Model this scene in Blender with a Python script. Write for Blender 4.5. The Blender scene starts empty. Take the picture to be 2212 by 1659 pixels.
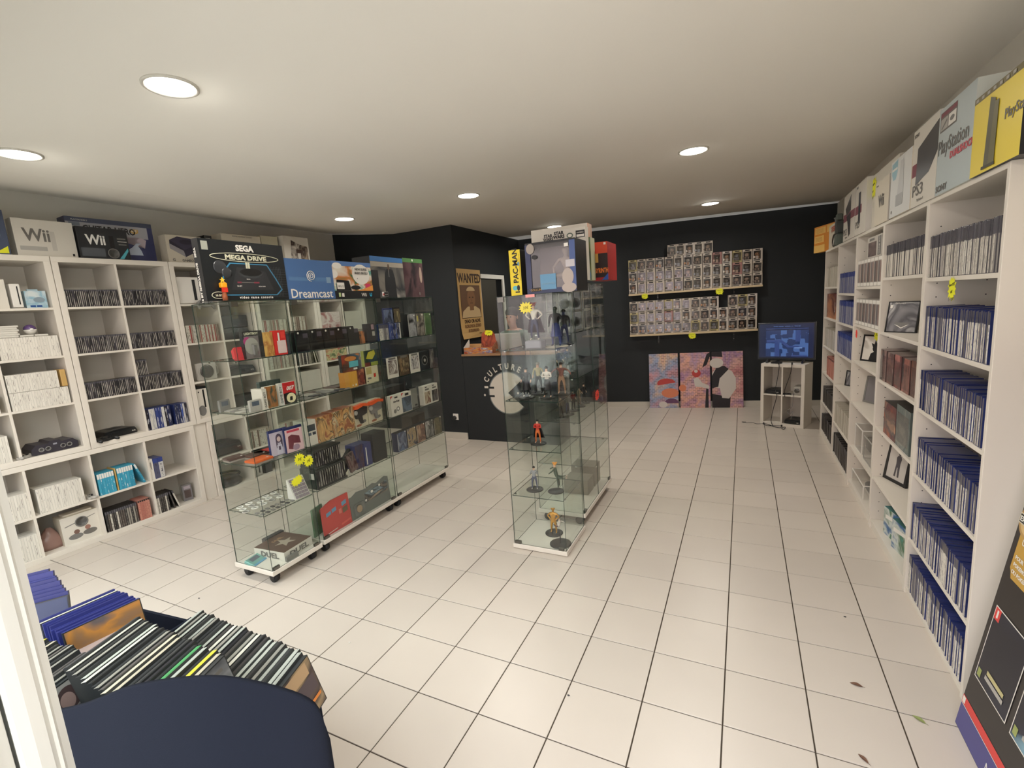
import bpy, math, random
from mathutils import Matrix, Vector
random.seed(11)
sc = bpy.context.scene
COL = sc.collection
R = math.radians

# ---------------------------------------------------------------- camera
cd = bpy.data.cameras.new('camera')
cd.sensor_fit = 'HORIZONTAL'; cd.sensor_width = 36.0
cd.lens = 1023.0/2212*36.0
cd.clip_start = 0.02; cd.clip_end = 100
cam = bpy.data.objects.new('camera', cd); COL.objects.link(cam)
CR = ((0.898953, 0.432401, -0.070098), (0.006664, -0.173504, -0.984811), (-0.437995, 0.884831, -0.158853))
cam.matrix_world = Matrix(((CR[0][0], -CR[1][0], -CR[2][0], 0.0604),
                           (CR[0][1], -CR[1][1], -CR[2][1], -2.6144),
                           (CR[0][2], -CR[1][2], -CR[2][2], 1.6186), (0, 0, 0, 1)))
sc.camera = cam
# ---------------------------------------------------------------- world and exposure
world = bpy.data.worlds.new('daylight'); sc.world = world
world.use_nodes = True
wn = world.node_tree.nodes; wl = world.node_tree.links
bg = wn['Background']; bg.inputs['Strength'].default_value = 7.6
tcw = wn.new('ShaderNodeTexCoord'); sep = wn.new('ShaderNodeSeparateXYZ'); rmp = wn.new('ShaderNodeValToRGB')
wl.new(tcw.outputs['Generated'], sep.inputs[0]); wl.new(sep.outputs['Z'], rmp.inputs['Fac'])
rmp.color_ramp.elements[0].position = 0.0; rmp.color_ramp.elements[0].color = (0.80, 0.80, 0.80, 1)
rmp.color_ramp.elements[1].position = 0.7; rmp.color_ramp.elements[1].color = (0.86, 0.93, 1.0, 1)
wl.new(rmp.outputs['Color'], bg.inputs['Color'])
LAMP_W = 11.5
sc.view_settings.view_transform = 'Standard'; sc.view_settings.look = 'None'
sc.view_settings.gamma = 1.0; sc.view_settings.use_curve_mapping = False
sc.view_settings.exposure = 0.0
sc.cycles.transparent_max_bounces = 40
sc.cycles.max_bounces = 7; sc.cycles.diffuse_bounces = 4; sc.cycles.glossy_bounces = 3
sc.cycles.caustics_reflective = False; sc.cycles.caustics_refractive = False
sc.cycles.sample_clamp_indirect = 6.0

# ---------------------------------------------------------------- materials
def lin(c):
    return tuple(((v/255.0)/12.92 if v <= 10.31 else ((v/255.0+0.055)/1.055)**2.4) for v in c) + (1.0,)
MATS = {}
def nt(name):
    m = bpy.data.materials.new(name); m.use_nodes = True
    n = m.node_tree; return m, n, n.nodes['Principled BSDF']
def mat(name, rgb=(200, 200, 200), rough=0.5, metal=0.0, spec=0.5, bump=0.0, bscale=200.0, var=0.0, mott=0.0, mscale=3.0, emit=None, estr=1.0):
    if name in MATS: return MATS[name]
    m, n, p = nt(name)
    p.inputs['Base Color'].default_value = lin(rgb); p.inputs['Roughness'].default_value = rough
    p.inputs['Metallic'].default_value = metal; p.inputs['Specular IOR Level'].default_value = spec
    src = None
    if mott:
        tc = n.nodes.new('ShaderNodeTexCoord'); no = n.nodes.new('ShaderNodeTexNoise'); no.inputs['Scale'].default_value = mscale; no.inputs['Detail'].default_value = 6
        n.links.new(tc.outputs['Object'], no.inputs['Vector'])
        rr = n.nodes.new('ShaderNodeMapRange'); rr.inputs[3].default_value = 1-mott; rr.inputs[4].default_value = 1+mott
        n.links.new(no.outputs['Fac'], rr.inputs[0])
        hs = n.nodes.new('ShaderNodeHueSaturation'); hs.inputs['Color'].default_value = lin(rgb)
        n.links.new(rr.outputs[0], hs.inputs['Value']); n.links.new(hs.outputs[0], p.inputs['Base Color']); src = hs
    if var:
        oi = n.nodes.new('ShaderNodeObjectInfo'); r2 = n.nodes.new('ShaderNodeMapRange')
        r2.inputs[3].default_value = 1-var; r2.inputs[4].default_value = 1+var
        n.links.new(oi.outputs['Random'], r2.inputs[0])
        h2 = n.nodes.new('ShaderNodeHueSaturation'); h2.inputs['Color'].default_value = lin(rgb)
        if src: n.links.new(src.outputs[0], h2.inputs['Color'])
        n.links.new(r2.outputs[0], h2.inputs['Value']); n.links.new(h2.outputs[0], p.inputs['Base Color'])
    if bump:
        no = n.nodes.new('ShaderNodeTexNoise'); no.inputs['Scale'].default_value = bscale
        tc = n.nodes.new('ShaderNodeTexCoord'); n.links.new(tc.outputs['Object'], no.inputs['Vector'])
        b = n.nodes.new('ShaderNodeBump'); b.inputs['Strength'].default_value = bump; b.inputs['Distance'].default_value = 0.002
        n.links.new(no.outputs['Fac'], b.inputs['Height']); n.links.new(b.outputs[0], p.inputs['Normal'])
    if emit:
        p.inputs['Emission Color'].default_value = lin(emit); p.inputs['Emission Strength'].default_value = estr
    MATS[name] = m; return m
def art(name, cols, scale=4.0, seed=0.0, rough=0.35, dist=1.2, const=False, sx=1.0, sz=1.0):
    """printed picture: warped cells of a few inks"""
    if name in MATS: return MATS[name]
    m, n, p = nt(name); N = n.nodes; L = n.links
    p.inputs['Roughness'].default_value = rough
    tc = N.new('ShaderNodeTexCoord'); mp = N.new('ShaderNodeMapping')
    mp.inputs['Location'].default_value = (seed*3.7, seed*1.3, seed*5.1); mp.inputs['Scale'].default_value = (sx, 1, sz)
    L.new(tc.outputs['Generated'], mp.inputs['Vector'])
    no = N.new('ShaderNodeTexNoise'); no.inputs['Scale'].default_value = scale*.5; no.inputs['Detail'].default_value = 3.5; no.inputs['Distortion'].default_value = dist
    L.new(mp.outputs[0], no.inputs['Vector'])
    vo = N.new('ShaderNodeTexVoronoi'); vo.inputs['Scale'].default_value = scale*1.1; L.new(no.outputs['Color'], vo.inputs['Vector'])
    mx = N.new('ShaderNodeMath'); mx.operation = 'MULTIPLY_ADD'; mx.inputs[1].default_value = 0.45
    L.new(vo.outputs['Distance'], mx.inputs[0])
    m2 = N.new('ShaderNodeMapRange'); m2.inputs[1].default_value = 0.3; m2.inputs[2].default_value = 0.7; m2.inputs[4].default_value = 0.85
    L.new(no.outputs['Fac'], m2.inputs[0]); L.new(m2.outputs[0], mx.inputs[2])
    cr = N.new('ShaderNodeValToRGB'); cr.color_ramp.interpolation = 'CONSTANT' if const else 'LINEAR'
    el = cr.color_ramp.elements
    while len(el) < len(cols): el.new(0.5)
    for i, c in enumerate(cols):
        el[i].position = i/(len(cols)-1.0)*0.95 if not const else i/float(len(cols)); el[i].color = lin(c)
    L.new(mx.outputs[0], cr.inputs['Fac']); L.new(cr.outputs[0], p.inputs['Base Color'])
    MATS[name] = m; return m
def spine(name, cols, ink=(60, 60, 60), rough=0.35, lo=0.36, hi=0.66, sz=11.0, thr=0.55):
    """printed spine: one of a few card colours per object, with a column of small print"""
    if name in MATS: return MATS[name]
    m, n, p = nt(name); N = n.nodes; L = n.links
    p.inputs['Roughness'].default_value = rough
    oi = N.new('ShaderNodeObjectInfo'); cr = N.new('ShaderNodeValToRGB'); cr.color_ramp.interpolation = 'CONSTANT'
    el = cr.color_ramp.elements
    while len(el) < len(cols): el.new(0.5)
    for i, c in enumerate(cols): el[i].position = i/float(len(cols)); el[i].color = lin(c)
    L.new(oi.outputs['Random'], cr.inputs['Fac'])
    tc = N.new('ShaderNodeTexCoord'); sp = N.new('ShaderNodeSeparateXYZ'); L.new(tc.outputs['Generated'], sp.inputs[0])
    cb = N.new('ShaderNodeCombineXYZ')
    ax = N.new('ShaderNodeMath'); ax.operation = 'MULTIPLY'; ax.inputs[1].default_value = 2.0; L.new(sp.outputs['X'], ax.inputs[0])
    az = N.new('ShaderNodeMath'); az.operation = 'MULTIPLY'; az.inputs[1].default_value = sz; L.new(sp.outputs['Z'], az.inputs[0])
    ay = N.new('ShaderNodeMath'); ay.operation = 'MULTIPLY'; ay.inputs[1].default_value = 171.0; L.new(oi.outputs['Random'], ay.inputs[0])
    L.new(ax.outputs[0], cb.inputs[0]); L.new(ay.outputs[0], cb.inputs[1]); L.new(az.outputs[0], cb.inputs[2])
    no = N.new('ShaderNodeTexNoise'); no.inputs['Scale'].default_value = 1.0; no.inputs['Detail'].default_value = 2; L.new(cb.outputs[0], no.inputs['Vector'])
    g = N.new('ShaderNodeMath'); g.operation = 'GREATER_THAN'; g.inputs[1].default_value = thr; L.new(no.outputs['Fac'], g.inputs[0])
    a = N.new('ShaderNodeMath'); a.operation = 'GREATER_THAN'; a.inputs[1].default_value = lo; L.new(sp.outputs['X'], a.inputs[0])
    b = N.new('ShaderNodeMath'); b.operation = 'LESS_THAN'; b.inputs[1].default_value = hi; L.new(sp.outputs['X'], b.inputs[0])
    c1 = N.new('ShaderNodeMath'); c1.operation = 'MULTIPLY'; L.new(a.outputs[0], c1.inputs[0]); L.new(b.outputs[0], c1.inputs[1])
    c2 = N.new('ShaderNodeMath'); c2.operation = 'MULTIPLY'; L.new(c1.outputs[0], c2.inputs[0]); L.new(g.outputs[0], c2.inputs[1])
    mx = N.new('ShaderNodeMix'); mx.data_type = 'RGBA'; mx.inputs['B'].default_value = lin(ink)
    L.new(c2.outputs[0], mx.inputs['Factor']); L.new(cr.outputs[0], mx.inputs['A']); L.new(mx.outputs['Result'], p.inputs['Base Color'])
    MATS[name] = m; return m
def glassmat(name, tint, f0=0.045, grough=0.0):
    m = bpy.data.materials.new(name); m.use_nodes = True; n = m.node_tree; N = n.nodes; L = n.links
    for x in list(N): N.remove(x)
    o = N.new('ShaderNodeOutputMaterial'); t = N.new('ShaderNodeBsdfTransparent'); t.inputs[0].default_value = tint+(1,)
    g = N.new('ShaderNodeBsdfGlossy'); g.inputs['Roughness'].default_value = grough
    ge = N.new('ShaderNodeNewGeometry'); d = N.new('ShaderNodeVectorMath'); d.operation = 'DOT_PRODUCT'
    L.new(ge.outputs['Normal'], d.inputs[0]); L.new(ge.outputs['Incoming'], d.inputs[1])
    ab = N.new('ShaderNodeMath'); ab.operation = 'ABSOLUTE'; L.new(d.outputs['Value'], ab.inputs[0])
    s = N.new('ShaderNodeMath'); s.operation = 'SUBTRACT'; s.inputs[0].default_value = 1.0; L.new(ab.outputs[0], s.inputs[1])
    pw = N.new('ShaderNodeMath'); pw.operation = 'POWER'; pw.inputs[1].default_value = 5.0; L.new(s.outputs[0], pw.inputs[0])
    ma = N.new('ShaderNodeMath'); ma.operation = 'MULTIPLY_ADD'; ma.inputs[1].default_value = 0.6; ma.inputs[2].default_value = f0; L.new(pw.outputs[0], ma.inputs[0])
    mx = N.new('ShaderNodeMixShader'); L.new(ma.outputs[0], mx.inputs[0]); L.new(t.outputs[0], mx.inputs[1]); L.new(g.outputs[0], mx.inputs[2])
    L.new(mx.outputs[0], o.inputs[0]); MATS[name] = m; return m

WHITE = mat('white_melamine', (222, 215, 203), 0.42, mott=0.015)
CHROME = mat('chrome', (200, 200, 195), 0.2, 1.0)
BLACK = mat('black_plastic', (26, 26, 27), 0.35)
RUBBER = mat('black_rubber', (22, 22, 24), 0.6)
DKGREY = mat('dark_grey_plastic', (58, 58, 60), 0.4)
GREY = mat('grey_plastic', (120, 118, 114), 0.45)
LGREY = mat('light_grey_plastic', (172, 168, 160), 0.45)
WPLAST = mat('white_plastic', (226, 222, 214), 0.3)
PAPERW = mat('white_print', (228, 224, 215), 0.5)
INKW = mat('white_ink', (235, 233, 228), 0.5)
INKK = mat('black_ink', (22, 21, 21), 0.5)
INKG = mat('grey_ink', (110, 106, 100), 0.5)
YEL = mat('fluorescent_card', (232, 232, 40), 0.6)
REDC = mat('fluorescent_red_card', (235, 70, 55), 0.6)
DARKWALL = mat('dark_paint', (38, 41, 43), 0.62, spec=0.3, bump=0.15, bscale=120, mott=0.05)
GLASS = glassmat('clear_glass', (0.968, 0.985, 0.972), 0.035)
GEDGE = mat('glass_edge', (34, 52, 44), 0.15)
CLEAR = glassmat('clear_film', (0.95, 0.95, 0.95), 0.07, 0.12)

# ---------------------------------------------------------------- mesh builder
class MB:
    def __init__(s): s.v = []; s.f = []; s.m = []; s.sm = []; s.T = None
    def add(s, vs, fs, m=0, smooth=False):
        o = len(s.v)
        s.v += [tuple(s.T @ Vector(v)) for v in vs] if s.T else [tuple(v) for v in vs]
        for i, f in enumerate(fs):
            s.f.append(tuple(o+k for k in f)); s.m.append(m[i] if isinstance(m, (list, tuple)) else m); s.sm.append(smooth)
        return s
    def box(s, x0, x1, y0, y1, z0, z1, m=0):
        # faces: front(-y) back right(+x) left(-x) top bottom
        v = [(x0, y0, z0), (x1, y0, z0), (x1, y1, z0), (x0, y1, z0), (x0, y0, z1), (x1, y0, z1), (x1, y1, z1), (x0, y1, z1)]
        return s.add(v, [(0, 1, 5, 4), (2, 3, 7, 6), (1, 2, 6, 5), (3, 0, 4, 7), (4, 5, 6, 7), (3, 2, 1, 0)], m)
    def cbox(s, x0, x1, y0, y1, z0, z1, m=0, c=0.004):
        # box with chamfered upright edges and a chamfered rim on top
        def ring(z, k): return [(x0+k+c, y0+k, z), (x1-k-c, y0+k, z), (x1-k, y0+k+c, z), (x1-k, y1-k-c, z), (x1-k-c, y1-k, z), (x0+k+c, y1-k, z), (x0+k, y1-k-c, z), (x0+k, y0+k+c, z)]
        v = ring(z0+c, 0)+ring(z1-c, 0)+ring(z1, c*.7)+ring(z0, c*.7)
        f = []
        for i in range(8):
            j = (i+1) % 8
            f += [(i, j, 8+j, 8+i), (8+i, 8+j, 16+j, 16+i), (24+i, 24+j, j, i)]
        f += [tuple(16+i for i in range(8)), tuple(24+i for i in reversed(range(8)))]
        return s.add(v, f, m)
    def poly(s, pts, m=0): return s.add(pts, [tuple(range(len(pts)))], m)
    def prism(s, out, y0, y1, m=0, mback=None, mside=None):
        n = len(out); v = [(x, y0, z) for x, z in out]+[(x, y1, z) for x, z in out]
        f = [tuple(range(n)), tuple(range(2*n-1, n-1, -1))]+[(j, i, n+i, n+j) for i, j in [(i, (i+1) % n) for i in range(n)]]
        mm = [m, m if mback is None else mback]+[m if mside is None else mside]*n
        return s.add(v, f, mm)
    def slab(s, out, z0, z1, m=0):
        n = len(out); v = [(x, y, z0) for x, y in out]+[(x, y, z1) for x, y in out]
        f = [tuple(reversed(range(n))), tuple(range(n, 2*n))]+[(i, j, n+j, n+i) for i, j in [(i, (i+1) % n) for i in range(n)]]
        return s.add(v, f, m)
    def lathe(s, prof, n=20, m=0, c=(0, 0, 0), ax='z', smooth=True):
        v = []
        for r, h in prof:
            for k in range(n):
                a = 2*math.pi*k/n; x, y = r*math.cos(a), r*math.sin(a)
                p = (x, y, h) if ax == 'z' else ((x, h, y) if ax == 'y' else (h, x, y))
                v.append((p[0]+c[0], p[1]+c[1], p[2]+c[2]))
        f = []
        for i in range(len(prof)-1):
            for k in range(n):
                q = (k+1) % n; a = (i*n+k, i*n+q, (i+1)*n+q, (i+1)*n+k)
                f.append(a if ax != 'y' else a[::-1])
        f.append(tuple(range(n))[::-1] if ax != 'y' else tuple(range(n)))
        t = tuple((len(prof)-1)*n+k for k in range(n)); f.append(t if ax != 'y' else t[::-1])
        return s.add(v, f, m, smooth)
    def cyl(s, r, h0, h1, n=16, m=0, c=(0, 0, 0), ax='z'): return s.lathe([(r, h0), (r, h1)], n, m, c, ax, False)
    def ball(s, r, c=(0, 0, 0), m=0, n=12, sq=(1, 1, 1)):
        v = []; f = []; k = n//2
        for i in range(1, k):
            t = math.pi*i/k
            for j in range(n):
                a = 2*math.pi*j/n; v.append((c[0]+r*sq[0]*math.sin(t)*math.cos(a), c[1]+r*sq[1]*math.sin(t)*math.sin(a), c[2]+r*sq[2]*math.cos(t)))
        v += [(c[0], c[1], c[2]+r*sq[2]), (c[0], c[1], c[2]-r*sq[2])]
        T, B = len(v)-2, len(v)-1
        for i in range(k-2):
            for j in range(n): q = (j+1) % n; f.append((i*n+j, (i+1)*n+j, (i+1)*n+q, i*n+q))
        for j in range(n): q = (j+1) % n; f.append((T, j, q)); f.append((B, (k-2)*n+q, (k-2)*n+j))
        return s.add(v, f, m, True)
    def tube(s, pts, r, n=6, m=0, smooth=True):
        P = [Vector(p) for p in pts]; v = []; f = []
        rr = r if isinstance(r, (list, tuple)) else [r]*len(P)
        pu = None
        for i, p in enumerate(P):
            d = (P[min(i+1, len(P)-1)]-P[max(i-1, 0)]).normalized()
            u = d.orthogonal().normalized() if pu is None else (pu-d*pu.dot(d)).normalized()
            pu = u; w = d.cross(u)
            for k in range(n):
                a = 2*math.pi*k/n; v.append(p+u*math.cos(a)*rr[i]+w*math.sin(a)*rr[i])
        for i in range(len(P)-1):
            for k in range(n): q = (k+1) % n; f.append((i*n+k, i*n+q, (i+1)*n+q, (i+1)*n+k))
        f.append(tuple(range(n))[::-1]); f.append(tuple((len(P)-1)*n+k for k in range(n)))
        return s.add([tuple(x) for x in v], f, m, smooth)
    def mesh(s, name, mats):
        me = bpy.data.meshes.new(name); me.from_pydata(s.v, [], s.f)
        for x in (mats if isinstance(mats, (list, tuple)) else [mats]): me.materials.append(x)
        me.polygons.foreach_set('material_index', s.m); me.polygons.foreach_set('use_smooth', s.sm)
        me.update(); return me
def curve_smooth(pts, k=5):
    P = [Vector(p) for p in pts]; out = []
    for i in range(len(P)-1):
        a, b, c, d = P[max(i-1, 0)], P[i], P[i+1], P[min(i+2, len(P)-1)]
        for j in range(k):
            t = j/float(k); out.append(0.5*((2*b)+(c-a)*t+(2*a-5*b+4*c-d)*t*t+(3*b-a-3*c+d)*t**3))
    out.append(P[-1]); return [tuple(p) for p in out]

# ---------------------------------------------------------------- frames: local x to the viewer's right, -y towards the viewer, z up
def frame(x, y, deg): return Matrix.Translation((x, y, 0)) @ Matrix.Rotation(R(deg), 4, 'Z')
W0 = Matrix.Identity(4)
FL = frame(-4.5375, 0.0, 87.42)      # left shelving
FR = frame(0.83, 0.0, -90)           # right bookcases (x = -world y)
FC = frame(-2.56, 0.0, 90)           # rolling glass cabinets
FT = frame(0.0, 0.06, 0)             # near glass tower
FB = frame(-3.0, 4.30, 8.76)         # back wall
FM = frame(0.0, 2.38, 0)             # counter front
FS = frame(-3.075, 0.0, 90)           # side wall above the counter (x = world y)
def MX(F, x, y, z, rz=0, rx=0, ry=0, extra=None):
    m = F @ Matrix.Translation((x, y, z)) @ Matrix.Rotation(R(rz), 4, 'Z') @ Matrix.Rotation(R(ry), 4, 'Y') @ Matrix.Rotation(R(rx), 4, 'X')
    return m
def props(o, label=None, cat=None, group=None, kind=None):
    if label:
        w_ = label.split()
        if len(w_) > 16:
            w_ = w_[:16]
            while w_[-1].strip(',') in ('in', 'on', 'of', 'the', 'a', 'with', 'and', 'at', 'from', 'its', 'to', 'near', 'beside', 'behind', 'far', 'right', 'cabinet'): w_.pop()
        o['label'] = ' '.join(w_).rstrip(',')
    if cat: o['category'] = cat
    if group: o['group'] = group
    if kind: o['kind'] = kind
    return o
def thing(name, label, cat, F=W0, x=0, y=0, z=0, rz=0, rx=0, ry=0, group=None, M=None):
    o = bpy.data.objects.new(name, None); COL.objects.link(o); o.empty_display_size = 0.05
    o.matrix_world = M if M else MX(F, x, y, z, rz, rx, ry)
    return props(o, label, cat, group)
def solo(name, me, label, cat, F=W0, x=0, y=0, z=0, rz=0, rx=0, ry=0, group=None, M=None, kind=None):
    o = bpy.data.objects.new(name, me); COL.objects.link(o)
    o.matrix_world = M if M else MX(F, x, y, z, rz, rx, ry)
    return props(o, label, cat, group, kind)
def part(name, mb, mats, parent, loc=(0, 0, 0), rot=(0, 0, 0), label=None, kind=None):
    me = mb.mesh(name, mats) if isinstance(mb, MB) else mb
    o = bpy.data.objects.new(name, me); COL.objects.link(o); o.parent = parent
    o.location = loc; o.rotation_euler = rot
    return props(o, label, None, None, kind)
TXT = {}
def text_mesh(s, size, m, align='CENTER', bold=0.0, shear=0.0, space=1.0, ext=0.0002):
    k = (s, size, m.name, align, bold, shear, space)
    if k in TXT: return TXT[k]
    c = bpy.data.curves.new('lettering', 'FONT'); c.body = s; c.size = size; c.align_x = align; c.extrude = ext
    c.offset = bold; c.shear = shear; c.space_character = space; c.resolution_u = 2; c.materials.append(m)
    o = bpy.data.objects.new('tmp', c); COL.objects.link(o)
    dg = bpy.context.evaluated_depsgraph_get(); me = bpy.data.meshes.new_from_object(o.evaluated_get(dg)); me.name = 'lettering'
    bpy.data.objects.remove(o); TXT[k] = me; return me
def letter(parent, s, x, z, size, m=INKK, align='CENTER', y=-0.0016, rot=0.0, side=None, sx=1.0, **kw):
    me = text_mesh(s, size, m, align, **kw)
    o = bpy.data.objects.new('lettering', me); COL.objects.link(o); o.parent = parent
    if side is None: o.location = (x, y, z); o.rotation_euler = (R(90), -R(rot), 0)
    elif side == 'left': o.location = (y, abs(x), z); o.rotation_euler = (R(90), -R(rot), R(-90)) if not rot else (R(90)+0, 0, R(-90)); o.rotation_euler = (Matrix.Rotation(R(-90), 3, 'Z') @ Matrix.Rotation(-R(rot), 3, 'Y') @ Matrix.Rotation(R(90), 3, 'X')).to_euler()
    elif side == 'top': o.location = (x, z, y); o.rotation_euler = (0, 0, R(rot))
    o.scale = (sx, 1, 1)
    return o
def prints(parent, items, name='printed_picture', y=-0.0004, label=None):
    """flat print on a front face: items are ((outline points x,z), material)"""
    b = MB(); ms = []
    for k, (pts, m) in enumerate(items):
        if m not in ms: ms.append(m)
        yy = y-0.00025*k
        b.poly([(px, yy, pz) for px, pz in pts], ms.index(m))
    return part(name, b, ms, parent, label=label)
def rect(x0, x1, z0, z1): return [(x0, z0), (x1, z0), (x1, z1), (x0, z1)]
def oval(cx, cz, rx, rz, n=24, a0=0, a1=360):
    full = abs(a1-a0) >= 359.9
    return [(cx+rx*math.cos(R(a0+(a1-a0)*i/(n if full else n-1))), cz+rz*math.sin(R(a0+(a1-a0)*i/(n if full else n-1)))) for i in range(n)]
def starburst(cx, cz, rx, rz, n=13, seed=1):
    r = random.Random(seed); out = []
    for i in range(2*n):
        a = math.pi*i/n; k = 1.0 if i % 2 == 0 else 0.66+0.10*r.random()
        k *= 0.9+0.14*r.random()
        # a rounded oblong burst
        ca, sa = math.cos(a), math.sin(a); q = (abs(ca)**3+abs(sa)**3)**(-1/3.0)
        out.append((cx+rx*k*q*ca, cz+rz*k*q*sa))
    return out
def star_tag(label, F, x, y, z, w=0.1, h=0.08, txt=('3€',), m=None, rz=0, rx=0, seed=3, tilt=0, group=None, ink=INKK):
    t = thing('price_star', label, 'price tag', F, x, y, z, rz, rx, group=group)
    b = MB(); b.prism(starburst(0, 0, w/2, h/2, seed=seed), -0.0008, 0, 0); part('card', b, m or YEL, t, rot=(0, R(tilt), 0))
    for i, s in enumerate(txt):
        letter(t, s, 0, h*(0.12-0.30*i) if len(txt) > 1 else -h*0.1, h*(0.3 if len(txt) == 1 else 0.17), ink, rot=-tilt+6, shear=0.25)
    return t
# ================================================================ the room
WALLM = mat('wall_paint', (222, 217, 205), 0.7, bump=0.1, bscale=90, mott=0.02)
CEILM = mat('ceiling_paint', (236, 231, 221), 0.75, bump=0.06, bscale=60)
def struct(name, mb, mats, parent=None):
    o = solo(name, mb.mesh(name, mats), None, None, kind='structure') if parent is None else part(name, mb, mats, parent)
    if parent is None: o['label'] = STRUCT_LABEL.get(name, name.replace('_', ' '))
    return o
STRUCT_LABEL = {'floor': 'floor of square off-white tiles with dark joints', 'ceiling': 'smooth cream ceiling with round downlights',
 'wall_left': 'cream wall behind the white cube shelving', 'wall_right': 'cream wall behind the white bookcases',
 'wall_back': 'dark painted wall at the far end with the boxed figures', 'wall_middle': 'dark painted wall facing the entrance beside the counter',
 'wall_side': 'dark painted wall with the poster and the doorway', 'wall_front': 'shop front wall around the entrance',
 'baseboard_back': 'white baseboard along the far wall', 'baseboard_middle': 'white baseboard left of the counter',
 'trim_1': 'white architrave of the doorway behind the counter', 'trim_2': 'white door jamb at the near left edge',
 'window_1': 'shop window left of the entrance', 'door_1': 'dark inner door seen in the doorway'}
TILE_M = mat('floor_tile', (204, 194, 182), 0.32, spec=0.45, var=0.035, mott=0.03, mscale=5, bump=0.03, bscale=400)
GROUT = mat('tile_joint', (66, 56, 44), 0.85)
fl = struct('floor', MB().box(-5.1, 1.2, -5.0, 5.3, -0.03, -0.0035), GROUT)
tm = MB()
e = 0.1472
tm.add([(-e-.0003, -e-.0003, -.004), (e+.0003, -e-.0003, -.004), (e+.0003, e+.0003, -.004), (-e-.0003, e+.0003, -.004), (-e, -e, -.0006), (e, -e, -.0006), (e, e, -.0006), (-e, e, -.0006),
        (-e+.0012, -e+.0012, 0), (e-.0012, -e+.0012, 0), (e-.0012, e-.0012, 0), (-e+.0012, e-.0012, 0)],
       [(0, 1, 5, 4), (1, 2, 6, 5), (2, 3, 7, 6), (3, 0, 4, 7), (4, 5, 9, 8), (5, 6, 10, 9), (6, 7, 11, 10), (7, 4, 8, 11), (8, 9, 10, 11)])
tile_me = tm.mesh('tile', TILE_M)
tl = []
for c in range(-17, 4):
    for r in range(-9, 17):
        x, y = (c+.5)*.3, (r+.5)*.3
        hid = (x < -4.65) or (x > .95) or (y < -1.9 and (x < -1.2 or x > .6)) or (x < -3.0 and y > 2.4)
        tl.append((hid, math.hypot(x-.06, y+2.61), x, y))
tl.sort()
for h, d, x, y in tl[:300]: part('tile', tile_me, None, fl, (x, y, 0))
tb = MB()
for h, d, x, y in tl[300:]:
    tb.T = Matrix.Translation((x, y, 0)); tb.add([tuple(v.co) for v in tile_me.vertices], [tuple(p.vertices) for p in tile_me.polygons])
part('tiles', tb, TILE_M, fl, kind='stuff')

cb = MB()
prof = [(-5.1, 2.78), (-4.97, 2.765), (-4.45, 2.70), (-3.95, 2.645), (-3.7, 2.642), (1.25, 2.642)]
for (xa, za), (xb, zb) in zip(prof, prof[1:]):
    cb.add([(xa, -2.6, za), (xb, -2.6, zb), (xb, 5.4, zb), (xa, 5.4, za), (xa, -2.6, za+.1), (xb, -2.6, zb+.1), (xb, 5.4, zb+.1), (xa, 5.4, za+.1)],
           [(0, 3, 2, 1), (4, 5, 6, 7), (0, 1, 5, 4), (3, 7, 6, 2)], 0, True)
struct('ceiling', cb, CEILM)
struct('wall_left', MB().box(-5.1, -4.972, -2.6, 2.5, 0, 2.85), WALLM)
struct('wall_right', MB().box(1.135, 1.25, -2.6, 5.4, 0, 2.70), WALLM)
struct('wall_middle', MB().box(-4.972, -3.075, 2.38, 2.48, 0, 2.78), DARKWALL)
wb = MB(); wb.box(-3.17, -3.075, 2.48, 3.0, 0, 2.66); wb.box(-3.17, -3.075, 3.0, 3.62, 2.03, 2.66); wb.box(-3.17, -3.075, 3.62, 4.36, 0, 2.66)
struct('wall_side', wb, DARKWALL)
wb = MB(); wb.T = FB; wb.box(-0.15, 4.35, 0, 0.1, 0, 2.66); struct('wall_back', wb, DARKWALL)
bb = MB(); bb.T = FB; bb.box(0.02, 4.2, -0.012, 0, 0, 0.075); struct('baseboard_back', bb, mat('white_skirting', (196, 190, 178), 0.5))
struct('baseboard_middle', MB().box(-4.97, -3.085, 2.367, 2.38, 0, 0.085), MATS['white_skirting'])
# front wall with shop window, camera stands in the doorway
FRAMEM = mat('white_lacquered_frame', (226, 224, 216), 0.35)
wf = MB(); wf.box(-5.0, 1.2, -2.56, -2.44, 2.35, 2.70); wf.box(-5.0, -4.3, -2.56, -2.44, 0, 2.35); wf.box(-4.3, -0.80, -2.56, -2.44, 0, 0.45); wf.box(0.75, 1.2, -2.56, -2.44, 0, 2.35)
struct('wall_front', wf, WALLM)
jb = MB()
pr = [(.0604-k*d_, -2.6144+d_) for k, d_ in [(3.70, .235), (3.64, .215), (3.76, .205), (3.80, .196), (3.87, .192), (3.95, .184), (4.2, .170), (4.5, .157), (4.62, .153), (4.66, .158), (4.70, .158), (4.72, .150), (5.1, .135), (5.6, .118)]]+[(-.80, -2.50), (-.82, -2.38)]
jb.slab(pr[::-1], 0, 2.35); struct('trim_2', jb, FRAMEM)
wd = thing('window_1', None, None); wd['kind'] = 'structure'; wd['label'] = STRUCT_LABEL['window_1']
b = MB()
for x in (-4.3, -2.58, -0.86): b.box(x, x+.06, -2.53, -2.47, .45, 2.35)
b.box(-4.24, -.86, -2.53, -2.47, .45, .51); b.box(-4.24, -.86, -2.53, -2.47, 2.29, 2.35)
part('window_frame', b, FRAMEM, wd)
for x in (-4.24, -2.52): part('pane', MB().box(x, x+1.66, -2.503, -2.497, .51, 2.29), GLASS, wd)
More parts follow.
